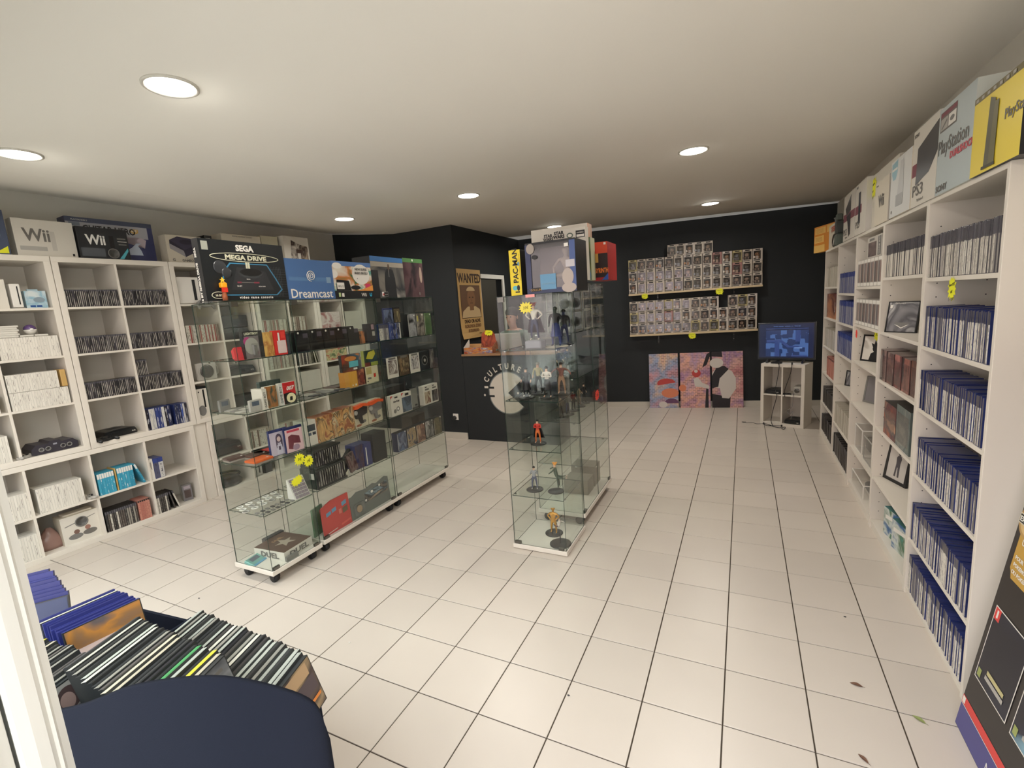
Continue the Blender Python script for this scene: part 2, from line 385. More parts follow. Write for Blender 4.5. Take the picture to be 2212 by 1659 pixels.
# street outside
STRUCT_LABEL['ground'] = 'pavement outside the shop'
struct('ground', MB().box(-14, 14, -13, -5.0, -.12, -.05), mat('pavement', (170, 166, 160), .8, mott=.05))
struct('ground', MB().box(-14, -5.1, -5.0, 2, -.12, -.05), MATS['pavement'])
STRUCT_LABEL.update({'wall_street': 'mauve facade across the street', 'ground': 'pavement outside the shop'})
sf = MB(); sf.box(-14, 14, -12.6, -12, -.05, 7)
struct('wall_street', sf, mat('mauve_render', (196, 176, 174), .8, mott=.12, mscale=1.2))

# doorway behind the counter
tb = MB()
tb.box(-3.075, -3.055, 2.985, 3.665, 2.03, 2.085); tb.box(-3.075, -3.055, 3.61, 3.665, 0, 2.03); tb.box(-3.17, -3.076, 3.0, 3.008, 0, 2.03)
struct('trim_1', tb, FRAMEM)
b = MB(); b.box(-4.3, -4.2, 2.5, 4.4, 0, 2.6); b.box(-4.3, -3.15, 4.3, 4.4, 0, 2.6); b.box(-4.3, -3.15, 2.48, 2.53, 0, 2.6); b.box(-4.3, -3.15, 2.5, 4.4, 2.3, 2.4)
STRUCT_LABEL['wall_store'] = 'dark store room wall seen through the doorway'; STRUCT_LABEL['wall_street'] = 'mauve facade across the street'; STRUCT_LABEL['ground'] = 'pavement outside the shop'
struct('wall_store', b, mat('dark_store_paint', (120, 116, 106), .8))
dh = thing('coat_hook', 'black curled coat hook on the dark wall inside the doorway', 'hook', FS, 3.62, 1.04, 1.92)
b = MB(); b.tube(curve_smooth([(0, 0, 0), (0, -.03, -.02), (-.02, -.05, -.09), (-.07, -.05, -.12), (-.13, -.05, -.08), (-.14, -.05, 0)]), .011, 8); part('hook_arm', b, BLACK, dh)
part('back_plate', MB().cbox(-.02, .02, 0, .01, -.05, .05), BLACK, dh)

# ================================================================ downlights
EMI = mat('lit_diffuser', (255, 255, 250), .5, emit=(255, 253, 244), estr=14.0)
lamp_def = [(-2.12, -1.25, 'nearest fully visible downlight, upper left of the ceiling'), (-3.53, -1.265, 'downlight above the cube shelving, cut by the left edge'),
            (-3.64, 1.25, 'downlight above the dark corner, left of three in the middle row'), (-2.17, 1.28, 'downlight in the middle of the middle row'),
            (-.27, 1.26, 'downlight at the right end of the middle row'), (-.29, 3.56, 'small far downlight nearest the right bookcases'),
            (-2.2, 3.55, 'small far downlight just above the glass tower'), (-.40, -1.25, 'downlight over the entrance just above the frame')]
rim_b = MB(); rim_b.lathe([(.105, 0), (.105, -.006), (.098, -.010), (.088, -.004), (.088, 0)], 40)
rim_me = rim_b.mesh('rim', mat('white_lamp_rim', (214, 210, 200), .4))
dif_b = MB(); dif_b.lathe([(.087, -.001), (.087, -.006), (.06, -.011), (.02, -.013)], 40); dif_me = dif_b.mesh('diffuser', EMI)
for i, (x, y, lb) in enumerate(lamp_def):
    t = thing('downlight', lb, 'ceiling light', W0, x, y, 2.642, group='round ceiling downlights')
    part('rim', rim_me, None, t); part('diffuser', dif_me, None, t)
    ld = bpy.data.lights.new('downlight_lamp', 'AREA'); ld.shape = 'DISK'; ld.size = .17; ld.energy = LAMP_W; ld.color = (1.0, .945, .86); ld.spread = R(165)
    lo = bpy.data.objects.new('downlight_lamp', ld); COL.objects.link(lo); lo.parent = t; lo.location = (0, 0, -.016)

# ================================================================ furniture
def board(b, *a): b.cbox(*a, c=.0015)
def bookcase(F, x0, x1, shelves, label, H=1.972, D=.28):
    t = thing('bookcase', label, 'bookcase', F, x0, 0, 0, group='white bookcases along the right wall'); w = x1-x0; k = .02
    part('side_panel', MB().cbox(0, k, 0, D, 0, H, c=.001), WHITE, t); part('side_panel', MB().cbox(w-k, w, 0, D, 0, H, c=.001), WHITE, t)
    part('top_panel', MB().cbox(k, w-k, 0, D, H-k, H, c=.001), WHITE, t)
    part('back_panel', MB().box(k, w-k, D-.006, D, 0, H-k), WHITE, t)
    for z in shelves: part('shelf', MB().cbox(k, w-k, .004, D-.006, z-.018, z, c=.001), WHITE, t)
    part('plinth', MB().box(k, w-k, .01, .02, 0, shelves[-1]-.018), WHITE, t)
    hb = MB()
    for zz in [.12+.064*i for i in range(28)]:
        for yy in (.045, .22): hb.cyl(.003, 0, .0006, 6, 0, (0, yy, zz), 'x')
    part('shelf_pin_holes', hb, BLACK, t, (k, 0, 0), kind='stuff')
    return t
UB = [-.452, .31, 1.09, 1.87, 2.64, 3.42]   # bookcase edges, world y
SH = [[1.62, 1.30, .995, .66, .315, .035], [1.64, 1.31, 1.01, .70, .36, .06], [1.59, 1.31, 1.03, .70, .345, .06], [1.54, 1.285, 1.01, .70, .345, .05], [1.60, 1.29, .99, .71, .38, .07]]
BL = ['nearest white bookcase full of dark topped cases', 'white bookcase with brown figure boxes, second from the entrance', 'white bookcase holding clear plastic boxes, middle of five', 'white bookcase with blue case rows, fourth from the entrance', 'farthest white bookcase, next to the television stand']
for i in range(5): bookcase(FR, -UB[i+1], -UB[i], SH[i], BL[i])
scr = thing('screw_cap', 'small white screw cap on the near side of the nearest bookcase', 'cap', W0, .87, -.431, .60)
part('cap', MB().lathe([(.009, 0), (.009, -.002), (.005, -.004)], 14, 0, (0, 0, 0), 'y'), WPLAST, scr)

def cubes(F, x0, x1, z0, z1, cols, shelfz, label, D=.39, e=.04, k=.016):
    t = thing('cube_shelf', label, 'shelf unit', F, x0, 0, z0, group='white cube shelf units along the left wall'); w = x1-x0; h = z1-z0
    part('side_panel', MB().cbox(0, e, 0, D, e, h-e, c=.0015), WHITE, t); part('side_panel', MB().cbox(w-e, w, 0, D, e, h-e, c=.0015), WHITE, t)
    part('top_panel', MB().cbox(0, w, 0, D, h-e, h, c=.0015), WHITE, t); part('bottom_panel', MB().cbox(0, w, 0, D, 0, min(e, shelfz[-1]-z0 if z0 == 0 else e), c=.0015), WHITE, t)
    part('back_panel', MB().box(e, w-e, D-.008, D, e, h-e), WHITE, t)
    iw = (w-2*e-(cols-1)*k)/cols
    for c in range(1, cols): part('divider', MB().box(e+c*iw+(c-1)*k, e+c*(iw+k), .002, D-.008, e, h-e), WHITE, t)
    for z in shelfz:
        for c in range(cols): part('shelf', MB().box(e+c*(iw+k), e+c*(iw+k)+iw, .003, D-.008, z-z0-k, z-z0), WHITE, t)
    return t
LU = [(-1.62, -.827, 'upper cube unit at the left edge holding white cases'), (-.823, -.028, 'upper cube unit holding four rows of black jewel cases'),
      (-.024, .735, 'upper cube unit behind the nearest glass cabinet'), (.739, 1.498, 'upper cube unit behind the middle glass cabinet'), (1.502, 2.27, 'upper cube unit next to the dark wall')]
for a, b_, l in LU: cubes(FL, a, b_, .747, 2.235, 2, [1.86, 1.50, 1.137], l)
cubes(FL, -1.64, -.06, 0, .745, 4, [.355], 'long low cube unit holding teal cases on the left')
cubes(FL, .06, 1.50, 0, .745, 4, [.36], 'long low cube unit behind the glass cabinets')
part_f = thing('filler_panel', 'narrow white filler panel between the two low cube units', 'panel', FL, -.055, .02, 0)
part('panel', MB().cbox(0, .11, 0, .018, 0, .745, c=.001), WHITE, part_f)

# ---------------------------------------------------------------- glass cabinets
def pane(t, name, x0, x1, y0, y1, z0, z1, ax):
    b = MB(); g, e = 0, 1
    mm = {'y': [g, g, e, e, e, e], 'x': [e, e, g, g, e, e], 'z': [e, e, e, e, g, g]}[ax]
    b.box(x0, x1, y0, y1, z0, z1, mm); return part(name, b, [GLASS, GEDGE], t)
caster_me = {}
def caster(t, x, y, h):
    r = h*.42
    c = MB(); c.lathe([(r*.5, -.02), (r, -.016), (r, .016), (r*.5, .02)], 16, 0, (x, y, r), 'x')
    o = part('caster', c, RUBBER, t)
    f = MB(); f.add([(x-.024, y-.022, r), (x+.024, y-.022, r), (x+.018, y+.016, h), (x-.018, y+.016, h), (x-.024, y+.012, r*.9), (x+.024, y+.012, r*.9), (x+.018, y-.024, h), (x-.018, y-.024, h)],
                    [(0, 1, 6, 7), (4, 3, 2, 5), (0, 7, 3, 4), (1, 5, 2, 6), (7, 6, 2, 3)]); part('fork', f, BLACK, o)
def cabinet(F, x0, x1, D, zb, zt, shelves, label, wheels, double=False):
    t = thing('glass_cabinet', label, 'display cabinet', F, x0, 0, 0); w = x1-x0
    base_lo = zb-.03
    part('base', MB().cbox(0, w, 0, D, base_lo, zb, c=.002), WHITE, t)
    q = .004; i = .008
    pane(t, 'glass_top', i, w-i, i, D-i, zt-q, zt, 'z')
    if double:
        pane(t, 'glass_door', i, w/2-.001, i, i+q, zb, zt-q, 'y'); pane(t, 'glass_door', w/2+.001, w-i, i, i+q, zb, zt-q, 'y')
    else: pane(t, 'glass_door', i, w-i, i, i+q, zb, zt-q, 'y')
    pane(t, 'glass_back', i, w-i, D-i-q, D-i, zb, zt-q, 'y')
    pane(t, 'glass_side', i, i+q, i+q+.002, D-i-q, zb, zt-q, 'x'); pane(t, 'glass_side', w-i-q, w-i, i+q+.002, D-i-q, zb, zt-q, 'x')
    for z in shelves:
        pane(t, 'glass_shelf', i+q+.002, w-i-q-.002, i+q+.004, D-i-q-.003, z-.005, z, 'z')
        cb = MB()
        for xx in (i+q+.001, w-i-q-.011):
            for yy in (.05, D-.07): cb.box(xx, xx+.010, yy, yy+.016, z-.013, z-.005)
        part('shelf_clip', cb, CHROME, t, kind='stuff')
    for zz, dz in ((zb, .02), (zt-q, -.03)):
        h = MB(); h.box(i+.008, i+.05, i-.004, i+.012, min(zz, zz+dz), max(zz, zz+dz)); part('hinge', h, mat('brushed_steel', (120, 118, 112), .35, 1.0), t)
    h = MB(); h.box(w-.06, w-.025, i-.005, i+.01, zb, zb+.018); part('lock', h, MATS['brushed_steel'], t)
    if wheels:
        for xx in (.05, w-.05):
            for yy in (.06, D-.06): caster(t, xx, yy, base_lo)
    else: part('plinth', MB().box(.01, w-.01, .01, D-.01, 0, base_lo), WHITE, t) if base_lo > .002 else None
    return t
CZ = [1.425, 1.105, .78, .462]
cabA = cabinet(FC, -.855, -.462, .37, .10, 1.77, CZ, 'narrow glass cabinet on casters nearest the entrance', True)
cabB = cabinet(FC, -.445, .349, .37, .105, 1.77, CZ, 'wide glass cabinet on casters in the middle of the row', True)
cabC = cabinet(FC, .355, 1.15, .37, .105, 1.77, CZ, 'wide glass cabinet on casters at the far end of the row', True)
T1 = cabinet(FT, -1.342, -.952, .40, .035, 1.69, [1.352, 1.024, .698, .378], 'narrow glass tower standing flat on the tiles', False)
FT2 = frame(-.962, 0, 90)
T2 = cabinet(FT2, .50, 1.27, .37, .10, 1.76, [1.42, 1.10, .78, .46], 'glass cabinet on casters behind the narrow glass tower', True, True)

sl = bpy.data.lights.new('added_store_fill', 'POINT'); sl.energy = 5; sl.shadow_soft_size = .08; sl.color = (1, .95, .86)  # unseen fill light, added to brighten the store room behind the doorway
so = bpy.data.objects.new('added_store_fill', sl); COL.objects.link(so); so.location = (-3.75, 3.5, 2.2)
# ================================================================ game cases
def case_mesh(kind, w, d, h):
    """spine faces the front; slots: shell, spine print, header"""
    b = MB()
    S = CASES[kind]; hd = S.get('head', 0); hm = S.get('margin', .0012)
    b.add([(0, 0, 0), (w, 0, 0), (w, d, 0), (0, d, 0), (0, 0, h), (w, 0, h), (w, d, h), (0, d, h)], [(2, 3, 7, 6), (1, 2, 6, 5), (3, 0, 4, 7), (4, 5, 6, 7), (3, 2, 1, 0)])
    zh = h*(1-hd); zb = h*.012
    xs = [0, hm, w-hm, w]; zs = [0, zb, zh, h-zb, h] if hd else [0, zb, h-zb, h]
    v = [(x, -.0006 if 0 < i < 3 and 0 < j < len(zs)-1 else 0, z) for j, z in enumerate(zs) for i, x in enumerate(xs)]
    f = []; m = []
    for j in range(len(zs)-1):
        for i in range(3):
            f.append((j*4+i, j*4+i+1, j*4+i+5, j*4+i+4)); mid = i == 1
            m.append(1 if (mid and j == 1) else (2 if (mid and hd and j == 2) else 0))
    b.add(v, f, m); return b.mesh('case', [S['shell'], S['spine'], S.get('header', S['shell'])])
shell_clear = mat('smoky_case_plastic', (86, 84, 88), .25, var=.2)
shell_blue = mat('navy_case_plastic', (38, 48, 98), .25, var=.2)
shell_white = mat('white_case_plastic', (214, 210, 200), .3, var=.04)
shell_black = mat('black_case_plastic', (38, 36, 38), .25, var=.2)
shell_teal = mat('teal_card', (56, 150, 178), .45, var=.08)
shell_hdr = mat('dark_spine_header', (84, 82, 88), .35, var=.25)
CASES = {
 'smoky': dict(shell=shell_clear, spine=spine('spine_light', [(214, 208, 196), (196, 190, 180), (222, 218, 208), (150, 145, 138), (208, 202, 190), (184, 178, 170), (216, 211, 200)], (120, 115, 110)), header=shell_hdr, head=.30),
 'navy': dict(shell=shell_blue, spine=spine('spine_light2', [(214, 208, 196), (190, 184, 176), (222, 218, 208), (128, 124, 122), (206, 200, 188), (96, 94, 98), (216, 211, 200)], (110, 106, 104)), header=shell_hdr, head=.24),
 'white': dict(shell=shell_white, spine=spine('spine_white', [(222, 217, 206), (216, 211, 200), (226, 221, 210)], (150, 144, 136), sz=3.0, thr=.58), head=.0),
 'jewel': dict(shell=shell_black, spine=spine('spine_jewel', [(44, 41, 42), (52, 48, 50), (40, 38, 40), (96, 92, 92), (46, 42, 44), (40, 36, 38), (60, 56, 62), (38, 36, 38)], (176, 170, 160), lo=.3, hi=.68, sz=1.7, thr=.50), header=shell_hdr, head=.1, margin=.0008),
 'dark': dict(shell=shell_black, spine=spine('spine_dark', [(60, 55, 52), (206, 200, 188), (150, 144, 134), (82, 74, 68), (48, 46, 46), (196, 190, 178)], (130, 124, 116)), header=shell_hdr, head=.15),
 'pink': dict(shell=mat('salmon_plastic', (176, 118, 104), .35, var=.1), spine=spine('spine_salmon', [(188, 124, 108), (196, 134, 116), (178, 112, 98)], (150, 84, 76)), head=.1, header=shell_black),
 'bluebox': dict(shell=mat('blue_card', (44, 58, 110), .4, var=.3), spine=spine('spine_bluebox', [(50, 64, 122), (204, 200, 190), (40, 44, 70), (62, 84, 150), (44, 40, 48), (206, 204, 196)], (170, 170, 176), lo=.2, hi=.8, sz=3.5), head=.0),
 'teal': dict(shell=shell_teal, spine=spine('spine_teal', [(56, 150, 180), (64, 158, 186), (50, 142, 172)], (220, 226, 226), sz=5, thr=.6), header=PAPERW, head=.24),
 'blueray': dict(shell=mat('blue_case_plastic', (52, 66, 128), .25, var=.2), spine=spine('spine_br', [(150, 150, 160), (84, 86, 110), (196, 194, 190), (110, 108, 120), (60, 64, 96)], (70, 70, 84)), header=mat('blue_header', (56, 70, 132), .3), head=.22),
 'beige': dict(shell=mat('beige_plastic', (176, 168, 152), .4, var=.15), spine=spine('spine_beige', [(196, 190, 176), (150, 140, 126), (110, 92, 82), (186, 184, 172), (140, 60, 56)], (90, 82, 76)), head=.0),
}
rowrng = random.Random(5)
NUM = ['', 'first', 'second', 'third', 'fourth', 'fifth', 'sixth', 'seventh', 'eighth', 'ninth', 'tenth', 'eleventh', 'twelfth', 'thirteenth', 'fourteenth', 'fifteenth', 'sixteenth', 'seventeenth', 'eighteenth', 'nineteenth', 'twentieth']
def nth(k):
    if k <= 20: return NUM[k]
    t = {2: 'twenty', 3: 'thirty', 4: 'forty', 5: 'fifty'}[k//10]
    return t+'-'+NUM[k % 10] if k % 10 else {'twenty': 'twentieth', 'thirty': 'thirtieth', 'forty': 'fortieth', 'fifty': 'fiftieth'}[t]
def lab(k, s): return nth(k)+' '+s
def row(F, x0, x1, z, kind, t, d, h, label, group, y=.012, name='game_case', cat='game case', vary=0.0, leans=None, hv=0.0, gap=.0006, stuff=None):
    """cases side by side; leans = last n cases lean to the left"""
    me = [case_mesh(kind, t, d, h*(1-hv*i)) for i in range(3 if hv else 1)]
    x = x0; n = 0; mb = MB()
    while x+t <= x1+1e-6:
        m = me[rowrng.randrange(len(me))]; yy = y+rowrng.random()*vary; zz = z
        if stuff is None: solo(name, m, lab(n+1, 'from the left, '+label), cat, F, x, yy, zz, group=group)
        else:
            mb.T = F @ Matrix.Translation((x, yy, zz)); o = len(mb.f)
            mb.add([tuple(v.co) for v in m.vertices], [tuple(p.vertices) for p in m.polygons], [p.material_index for p in m.polygons])
        x += t+gap; n += 1
    if leans:
        for k in range(leans):
            a = 9+5*k; xx = x+.004+k*(t+.009)+h*math.sin(R(a))*0.0
            solo(name, me[0], lab(k+1, 'leaning one, '+label), cat, F, xx+h*math.sin(R(a)), y+.004, z+.0005, ry=-a, group=group)
    if stuff is not None: stuff.append((mb, kind))
    return n
# ---- left: upper cube units
ZS = [1.86, 1.50, 1.137, .787]
jw = dict(t=.0112, d=.125, h=.132, name='jewel_case', cat='jewel case')
for r, (z, nm) in enumerate([(1.86, 'top'), (1.50, 'second'), (1.137, 'third')]):
    row(FL, -.782, -.436, z, 'jewel', label='black jewel case in the %s row, left column' % nm, group='black jewel cases, left column, %s row' % nm, vary=.003, **jw)
    row(FL, -.416, -.072, z, 'jewel', label='black jewel case in the %s row, right column' % nm, group='black jewel cases, right column, %s row' % nm, vary=.003, **jw)
row(FL, -.412, -.325, 1.137+.133, 'jewel', label='black jewel case on top of the third row', group='black jewel cases standing on others', **jw)
row(FL, -.412, -.20, .787, 'bluebox', .024, .13, .185, 'boxed game in the mixed row below the jewel cases', 'mixed boxed games below the jewel cases', name='boxed_game', cat='boxed game', vary=.01)
row(FL, -.185, -.075, .787, 'bluebox', .017, .13, .18, 'slim blue boxed game ending the mixed row', 'slim dark blue boxed games', name='boxed_game', cat='boxed game', vary=.01)
wc = dict(t=.0142, d=.135, h=.19, name='white_case', cat='game case')
row(FL, -1.20, -.872, 1.50, 'white', t=.0142, d=.125, h=.155, name='white_case', cat='game case', label='white game case in the row below the purple and white ball', group='white cases below the ball')
ws = dict(t=.0142, d=.12, h=.128, name='white_case', cat='game case')
row(FL, -1.205, -.872, 1.137, 'white', label='short white case in the lower stacked row', group='white cases, lower stacked row', **ws)
row(FL, -1.205, -.912, 1.137+.13, 'white', label='short white case in the upper stacked row', group='white cases, upper stacked row', **ws)
solo('boxed_game', MB().cbox(0, .033, 0, .12, 0, .128).mesh('box', mat('tan_print', (196, 160, 96), .5)), 'tan boxed game at the right end of the upper white row', 'boxed game', FL, -.908, .012, 1.268)
row(FL, -1.56, -1.262, 1.137, 'white', label='short white case left of the stacked rows', group='white cases cut by the left edge', **ws)
row(FL, -1.56, -1.262, .787, 'white', label='white case left of the four port console', group='white cases left of the dark console', **wc)
row(FL, -1.56, -1.235, .355, 'white', label='white case at the low unit left edge', group='white cases, low unit left edge', **wc)
row(FL, -1.56, -1.235, .037, 'white', label='white case in the bottom row at the left edge', group='white cases, bottom left', **wc)
row(FL, -1.19, -.915, .355, 'white', label='white case above the racing wheel box', group='white cases above the wheel box', **wc)
row(FL, -.828, -.715, .355, 'teal', .0155, .13, .178, 'teal spined game in the left group of teal games', 'teal games, left group', name='boxed_game', cat='boxed game')
solo('divider_card', MB().cbox(0, .010, 0, .13, 0, .19).mesh('card', MATS['tan_print']), 'tan sleeve standing between the two groups of teal games', 'sleeve', FL, -.707, .012, .355)
row(FL, -.694, -.575, .355, 'teal', .0155, .13, .184, 'teal spined game in the right group of teal games', 'teal games, right group', name='boxed_game', cat='boxed game')
solo('boxed_game', case_mesh('teal', .0155, .13, .184), 'teal game leaning at the right end of the teal games', 'boxed game', FL, -.520, .014, .3555, ry=-17)
row(FL, -.466, -.43, .355, 'white', .034, .15, .185, 'thick white boxed game beside two blue ones', 'white boxed game beside blue ones', name='boxed_game', cat='boxed game')
row(FL, -.430, -.345, .355, 'blueray', .038, .15, .18, 'thick blue boxed game in the low unit', 'thick blue boxed games', name='boxed_game', cat='boxed game')
row(FL, -.828, -.60, .037, 'dark', label='dark topped case left of the salmon cases', group='dark topped cases on the bottom shelf', t=.0142, d=.135, h=.175, name='mixed_case', cat='game case', vary=.004)
row(FL, -.598, -.50, .037, 'pink', label='salmon coloured case on the bottom shelf of the low unit', group='salmon cases on the bottom shelf', t=.0142, d=.135, h=.18, name='salmon_case', cat='game case')
row(FL, -.465, -.36, .037, 'dark', label='dark topped case right of the salmon cases', group='dark topped cases right of the salmon ones', t=.0142, d=.135, h=.17, name='mixed_case', cat='game case', leans=2)
# behind the glass
row(FL, .03, .33, 1.50, 'beige', label='grey case above the silver cube console', group='cases above the silver cube console', t=.0142, d=.135, h=.165, name='mixed_case', cat='game case')
row(FL, .79, 1.10, 1.50, 'beige', label='pale case in the upper row behind the middle glass cabinet', group='pale cases, upper row behind glass', t=.0142, d=.135, h=.17, name='mixed_case', cat='game case')
row(FL, .79, 1.10, 1.137, 'beige', label='pale case in the lower row behind the middle glass cabinet', group='pale cases, lower row behind glass', t=.017, d=.135, h=.175, name='mixed_case', cat='game case')
row(FL, 1.135, 1.36, 1.50, 'beige', label='beige boxed game behind the middle cabinet', group='beige boxed games behind glass', t=.022, d=.13, h=.19, name='boxed_game', cat='boxed game')
row(FL, 1.15, 1.38, 1.137, 'dark', label='dark case seen through the middle cabinet', group='dark leaning cases behind glass', t=.016, d=.135, h=.16, name='mixed_case', cat='game case', leans=2)
row(FL, .46, .72, .36, 'beige', label='grey case on the low unit behind the nearest cabinet', group='grey cases behind the nearest cabinet', t=.02, d=.13, h=.18, name='mixed_case', cat='game case')
row(FL, .79, 1.05, .36, 'beige', label='beige case in the low unit behind the middle cabinet', group='beige cases, low behind the middle cabinet', t=.02, d=.13, h=.17, name='mixed_case', cat='game case')
# ---- right: nearest bookcase, six full rows
rl = ['top', 'second', 'third', 'fourth', 'fifth', 'bottom']
for r, z in enumerate(SH[0]):
    kind = 'smoky' if r < 1 else 'navy'
    row(FR, -.288, .405, z, kind, .0142, .136, .19, 'case in the %s row of the nearest bookcase' % rl[r], 'cases in the %s row of the nearest bookcase' % rl[r], y=.006+.004*(r == 3), vary=.006, hv=.012)
# ---- rest of the right bookcases: past the three hundred largest
far = []
FRAR = [(-1.068, -.335, 1.64, 'smoky', .0142, .19), (-2.62+.0, -1.915, 1.54, 'blueray', .0142, .172), (-2.62, -1.915, 1.285, 'blueray', .0142, .19), (-2.62, -1.93, 1.01, 'blueray', .0142, .19),
        (-2.62, -1.93, .345, 'beige', .0142, .19), (-2.62, -1.93, .05, 'dark', .0142, .19), (-3.39, -2.68, 1.60, 'beige', .016, .19), (-3.39, -2.68, .99, 'beige', .0142, .19), (-3.2, -2.68, .71, 'pink', .02, .19), (-3.39, -2.68, .38, 'dark', .0142, .17), (-3.39, -2.68, .07, 'dark', .0142, .18)]
for x0, x1, z, k, t_, h_ in FRAR: row(FR, x0, x1, z, k, t_, .136, h_, '', '', stuff=far, vary=.006, hv=.01)
allm = MB(); ms = []
for mb, k in far:
    S = CASES[k]; sl = [S['shell'], S['spine'], S.get('header', S['shell'])]
    for x in sl:
        if x not in ms: ms.append(x)
    allm.add(mb.v, mb.f, [ms.index(sl[i]) for i in mb.m])
solo('game_cases', allm.mesh('game_cases', ms), 'rows of standing game cases filling the farther right bookcases', 'game cases', kind='stuff')
# ================================================================ generic goods
def pack(label, F, x, y, z, w, d, h, front, side=None, top=None, rz=0, rx=0, name='product_box', cat='box', group=None, c=.0015, ry=0):
    t = thing(name, label, cat, F, x, y, z, rz, rx, ry, group)
    b = MB(); b.box(0, w, 0, d, 0, h, [0, 1, 1, 1, 2, 1]); part('carton', b, [front, side or front, top or side or front], t); return t
def flat(label, F, x, y, z, w, d, h, front, side=None, top=None, rz=0, rx=0, name='boxed_game', cat='boxed game', group=None, ry=0):
    b = MB(); b.box(0, w, 0, d, 0, h, [0, 1, 1, 1, 2, 1])
    return solo(name, b.mesh(name, [front, side or front, top or side or front]), label, cat, F, x, y, z, rz, rx, ry, group)
C_ = lambda *a: a
BOXW = mat('white_carton', (214, 208, 196), .45); BOXW2 = mat('cream_carton', (205, 196, 178), .5); BOXK = mat('black_carton', (24, 25, 27), .4)
BOXN = mat('navy_carton', (40, 44, 74), .4); BOXB = mat('blue_carton', (72, 108, 158), .42); BOXY = mat('yellow_carton', (232, 206, 40), .42)
BOXP = mat('pale_blue_carton', (182, 192, 192), .42); BOXG = mat('grey_carton', (120, 120, 120), .45); BOXO = mat('orange_carton', (206, 150, 52), .5)
BOXR = mat('red_carton', (196, 40, 38), .42); TEALP = mat('teal_print', (90, 178, 190), .45); CRIM = mat('crimson_print', (122, 52, 66), .45)
def console(label, F, x, y, z, w, d, h, m=DKGREY, rz=0, kind='slab', extra=()):
    t = thing('game_console', label, 'game console', F, x, y, z, rz)
    if kind == 'slab':
        out = [(0, 0), (w, 0), (w, h*.55), (w*.94, h*.9), (w*.7, h), (w*.3, h), (w*.06, h*.9), (0, h*.55)]
        b = MB(); b.prism(out, .02, d, 0); b.prism([(x_*.94+w*.03, z_*.62+h*.08) for x_, z_ in out], 0, .02, 0); part('housing', b, m, t)
        g = MB()
        for i in range(7): g.box(w*.34, w*.66, d*.45+i*.012, d*.45+i*.012+.005, h-.001, h+.0015)
        part('vents', g, BLACK, t)
        b = MB(); b.box(w*.38, w*.62, -.002, 0, h*.30, h*.36); part('slot', b, BLACK, t)
        b = MB(); b.cyl(.006, -.004, .001, 12, 0, (w*.82, 0, h*.4), 'y'); b.cyl(.006, -.004, .001, 12, 0, (w*.88, 0, h*.4), 'y'); part('buttons', b, LGREY, t)
    elif kind == 'four_port':
        out = [(0, .004), (w*.08, 0), (w*.92, 0), (w, .004), (w, h*.5), (w*.9, h*.85), (w*.64, h*.8), (w*.6, h), (w*.4, h), (w*.36, h*.8), (w*.1, h*.85), (0, h*.5)]
        b = MB(); b.prism(out, 0, d, 0); part('housing', b, m, t)
        for k in (.2, .34, .66, .8):
            o = part('controller_port', MB().lathe([(.017, 0), (.017, -.004), (.011, -.004), (.011, .0)], 16, 0, (0, 0, 0), 'y'), GREY, t, (w*k, 0, h*.38))
        part('red_badge', MB().box(w*.46, w*.54, -.002, 0, h*.62, h*.76), mat('badge', (150, 150, 160), .3), t)
    elif kind == 'cube':
        part('housing', MB().cbox(0, w, 0, d, 0, h, c=.008), m, t)
        part('disc_lid', MB().lathe([(w*.33, 0), (w*.33, -.006), (w*.28, -.009), (w*.1, -.010)], 28, 0, (w*.5, 0, h*.5), 'y'), mat('gunmetal', (92, 90, 86), .25, .6), t)
        part('lid_ring', MB().lathe([(w*.38, 0), (w*.38, -.003), (w*.33, -.003), (w*.33, .0)], 28, 0, (w*.5, 0, h*.5), 'y'), LGREY, t)
        part('handle', MB().tube(curve_smooth([(w, d*.3, h*.2), (w+.03, d*.3, h*.3), (w+.03, d*.3, h*.7), (w, d*.3, h*.8)]), .006, 8), m, t)
    elif kind == 'tower':
        part('housing', MB().cbox(0, w, 0, d, 0, h, c=.004), m, t); part('disc_slot', MB().box(w*.62, w*.74, -.0015, .001, h*.12, h*.9), BLACK, t)
        part('base', MB().cbox(-.01, w+.01, .01, d-.02, -.008, .0), LGREY, t)
    return t
def pad(label, F, x, y, z, m=GREY, s=1.0, rz=0, rx=0, cord=None):
    t = thing('game_controller', label, 'game controller', F, x, y, z, rz, rx)
    b = MB(); n = 28; out = []
    for i in range(n):
        a = 2*math.pi*i/n; r = 1+.28*abs(math.sin(a*.5+.785))
        out.append((s*.075*math.cos(a), s*.034*math.sin(a)*(1.0 if math.sin(a) > 0 else 1.15)))
    b.slab(out, 0, s*.022)
    for k in (-1, 1): b.tube([(k*s*.052, -.005*s, s*.012), (k*s*.066, -.035*s, s*.012), (k*s*.070, -.062*s, s*.011)], [s*.019, s*.017, s*.010], 10)
    part('grip', b, m, t)
    b = MB(); b.cyl(s*.009, s*.022, s*.030, 12, 0, (-s*.02, -s*.012, 0)); b.cyl(s*.009, s*.022, s*.030, 12, 0, (s*.02, -s*.012, 0)); b.box(-s*.052, -s*.032, s*.004, s*.010, s*.022, s*.026); b.box(-s*.045, -s*.039, -s*.003, s*.017, s*.022, s*.026)
    for dx, dy in ((.042, .018), (.042, -.004), (.053, .007), (.031, .007)): b.cyl(s*.0045, s*.022, s*.026, 10, 0, (s*dx, s*dy, 0))
    part('buttons', b, BLACK, t)
    if cord: part('cord', MB().tube(curve_smooth(cord), .0025, 6), BLACK, t)
    return t
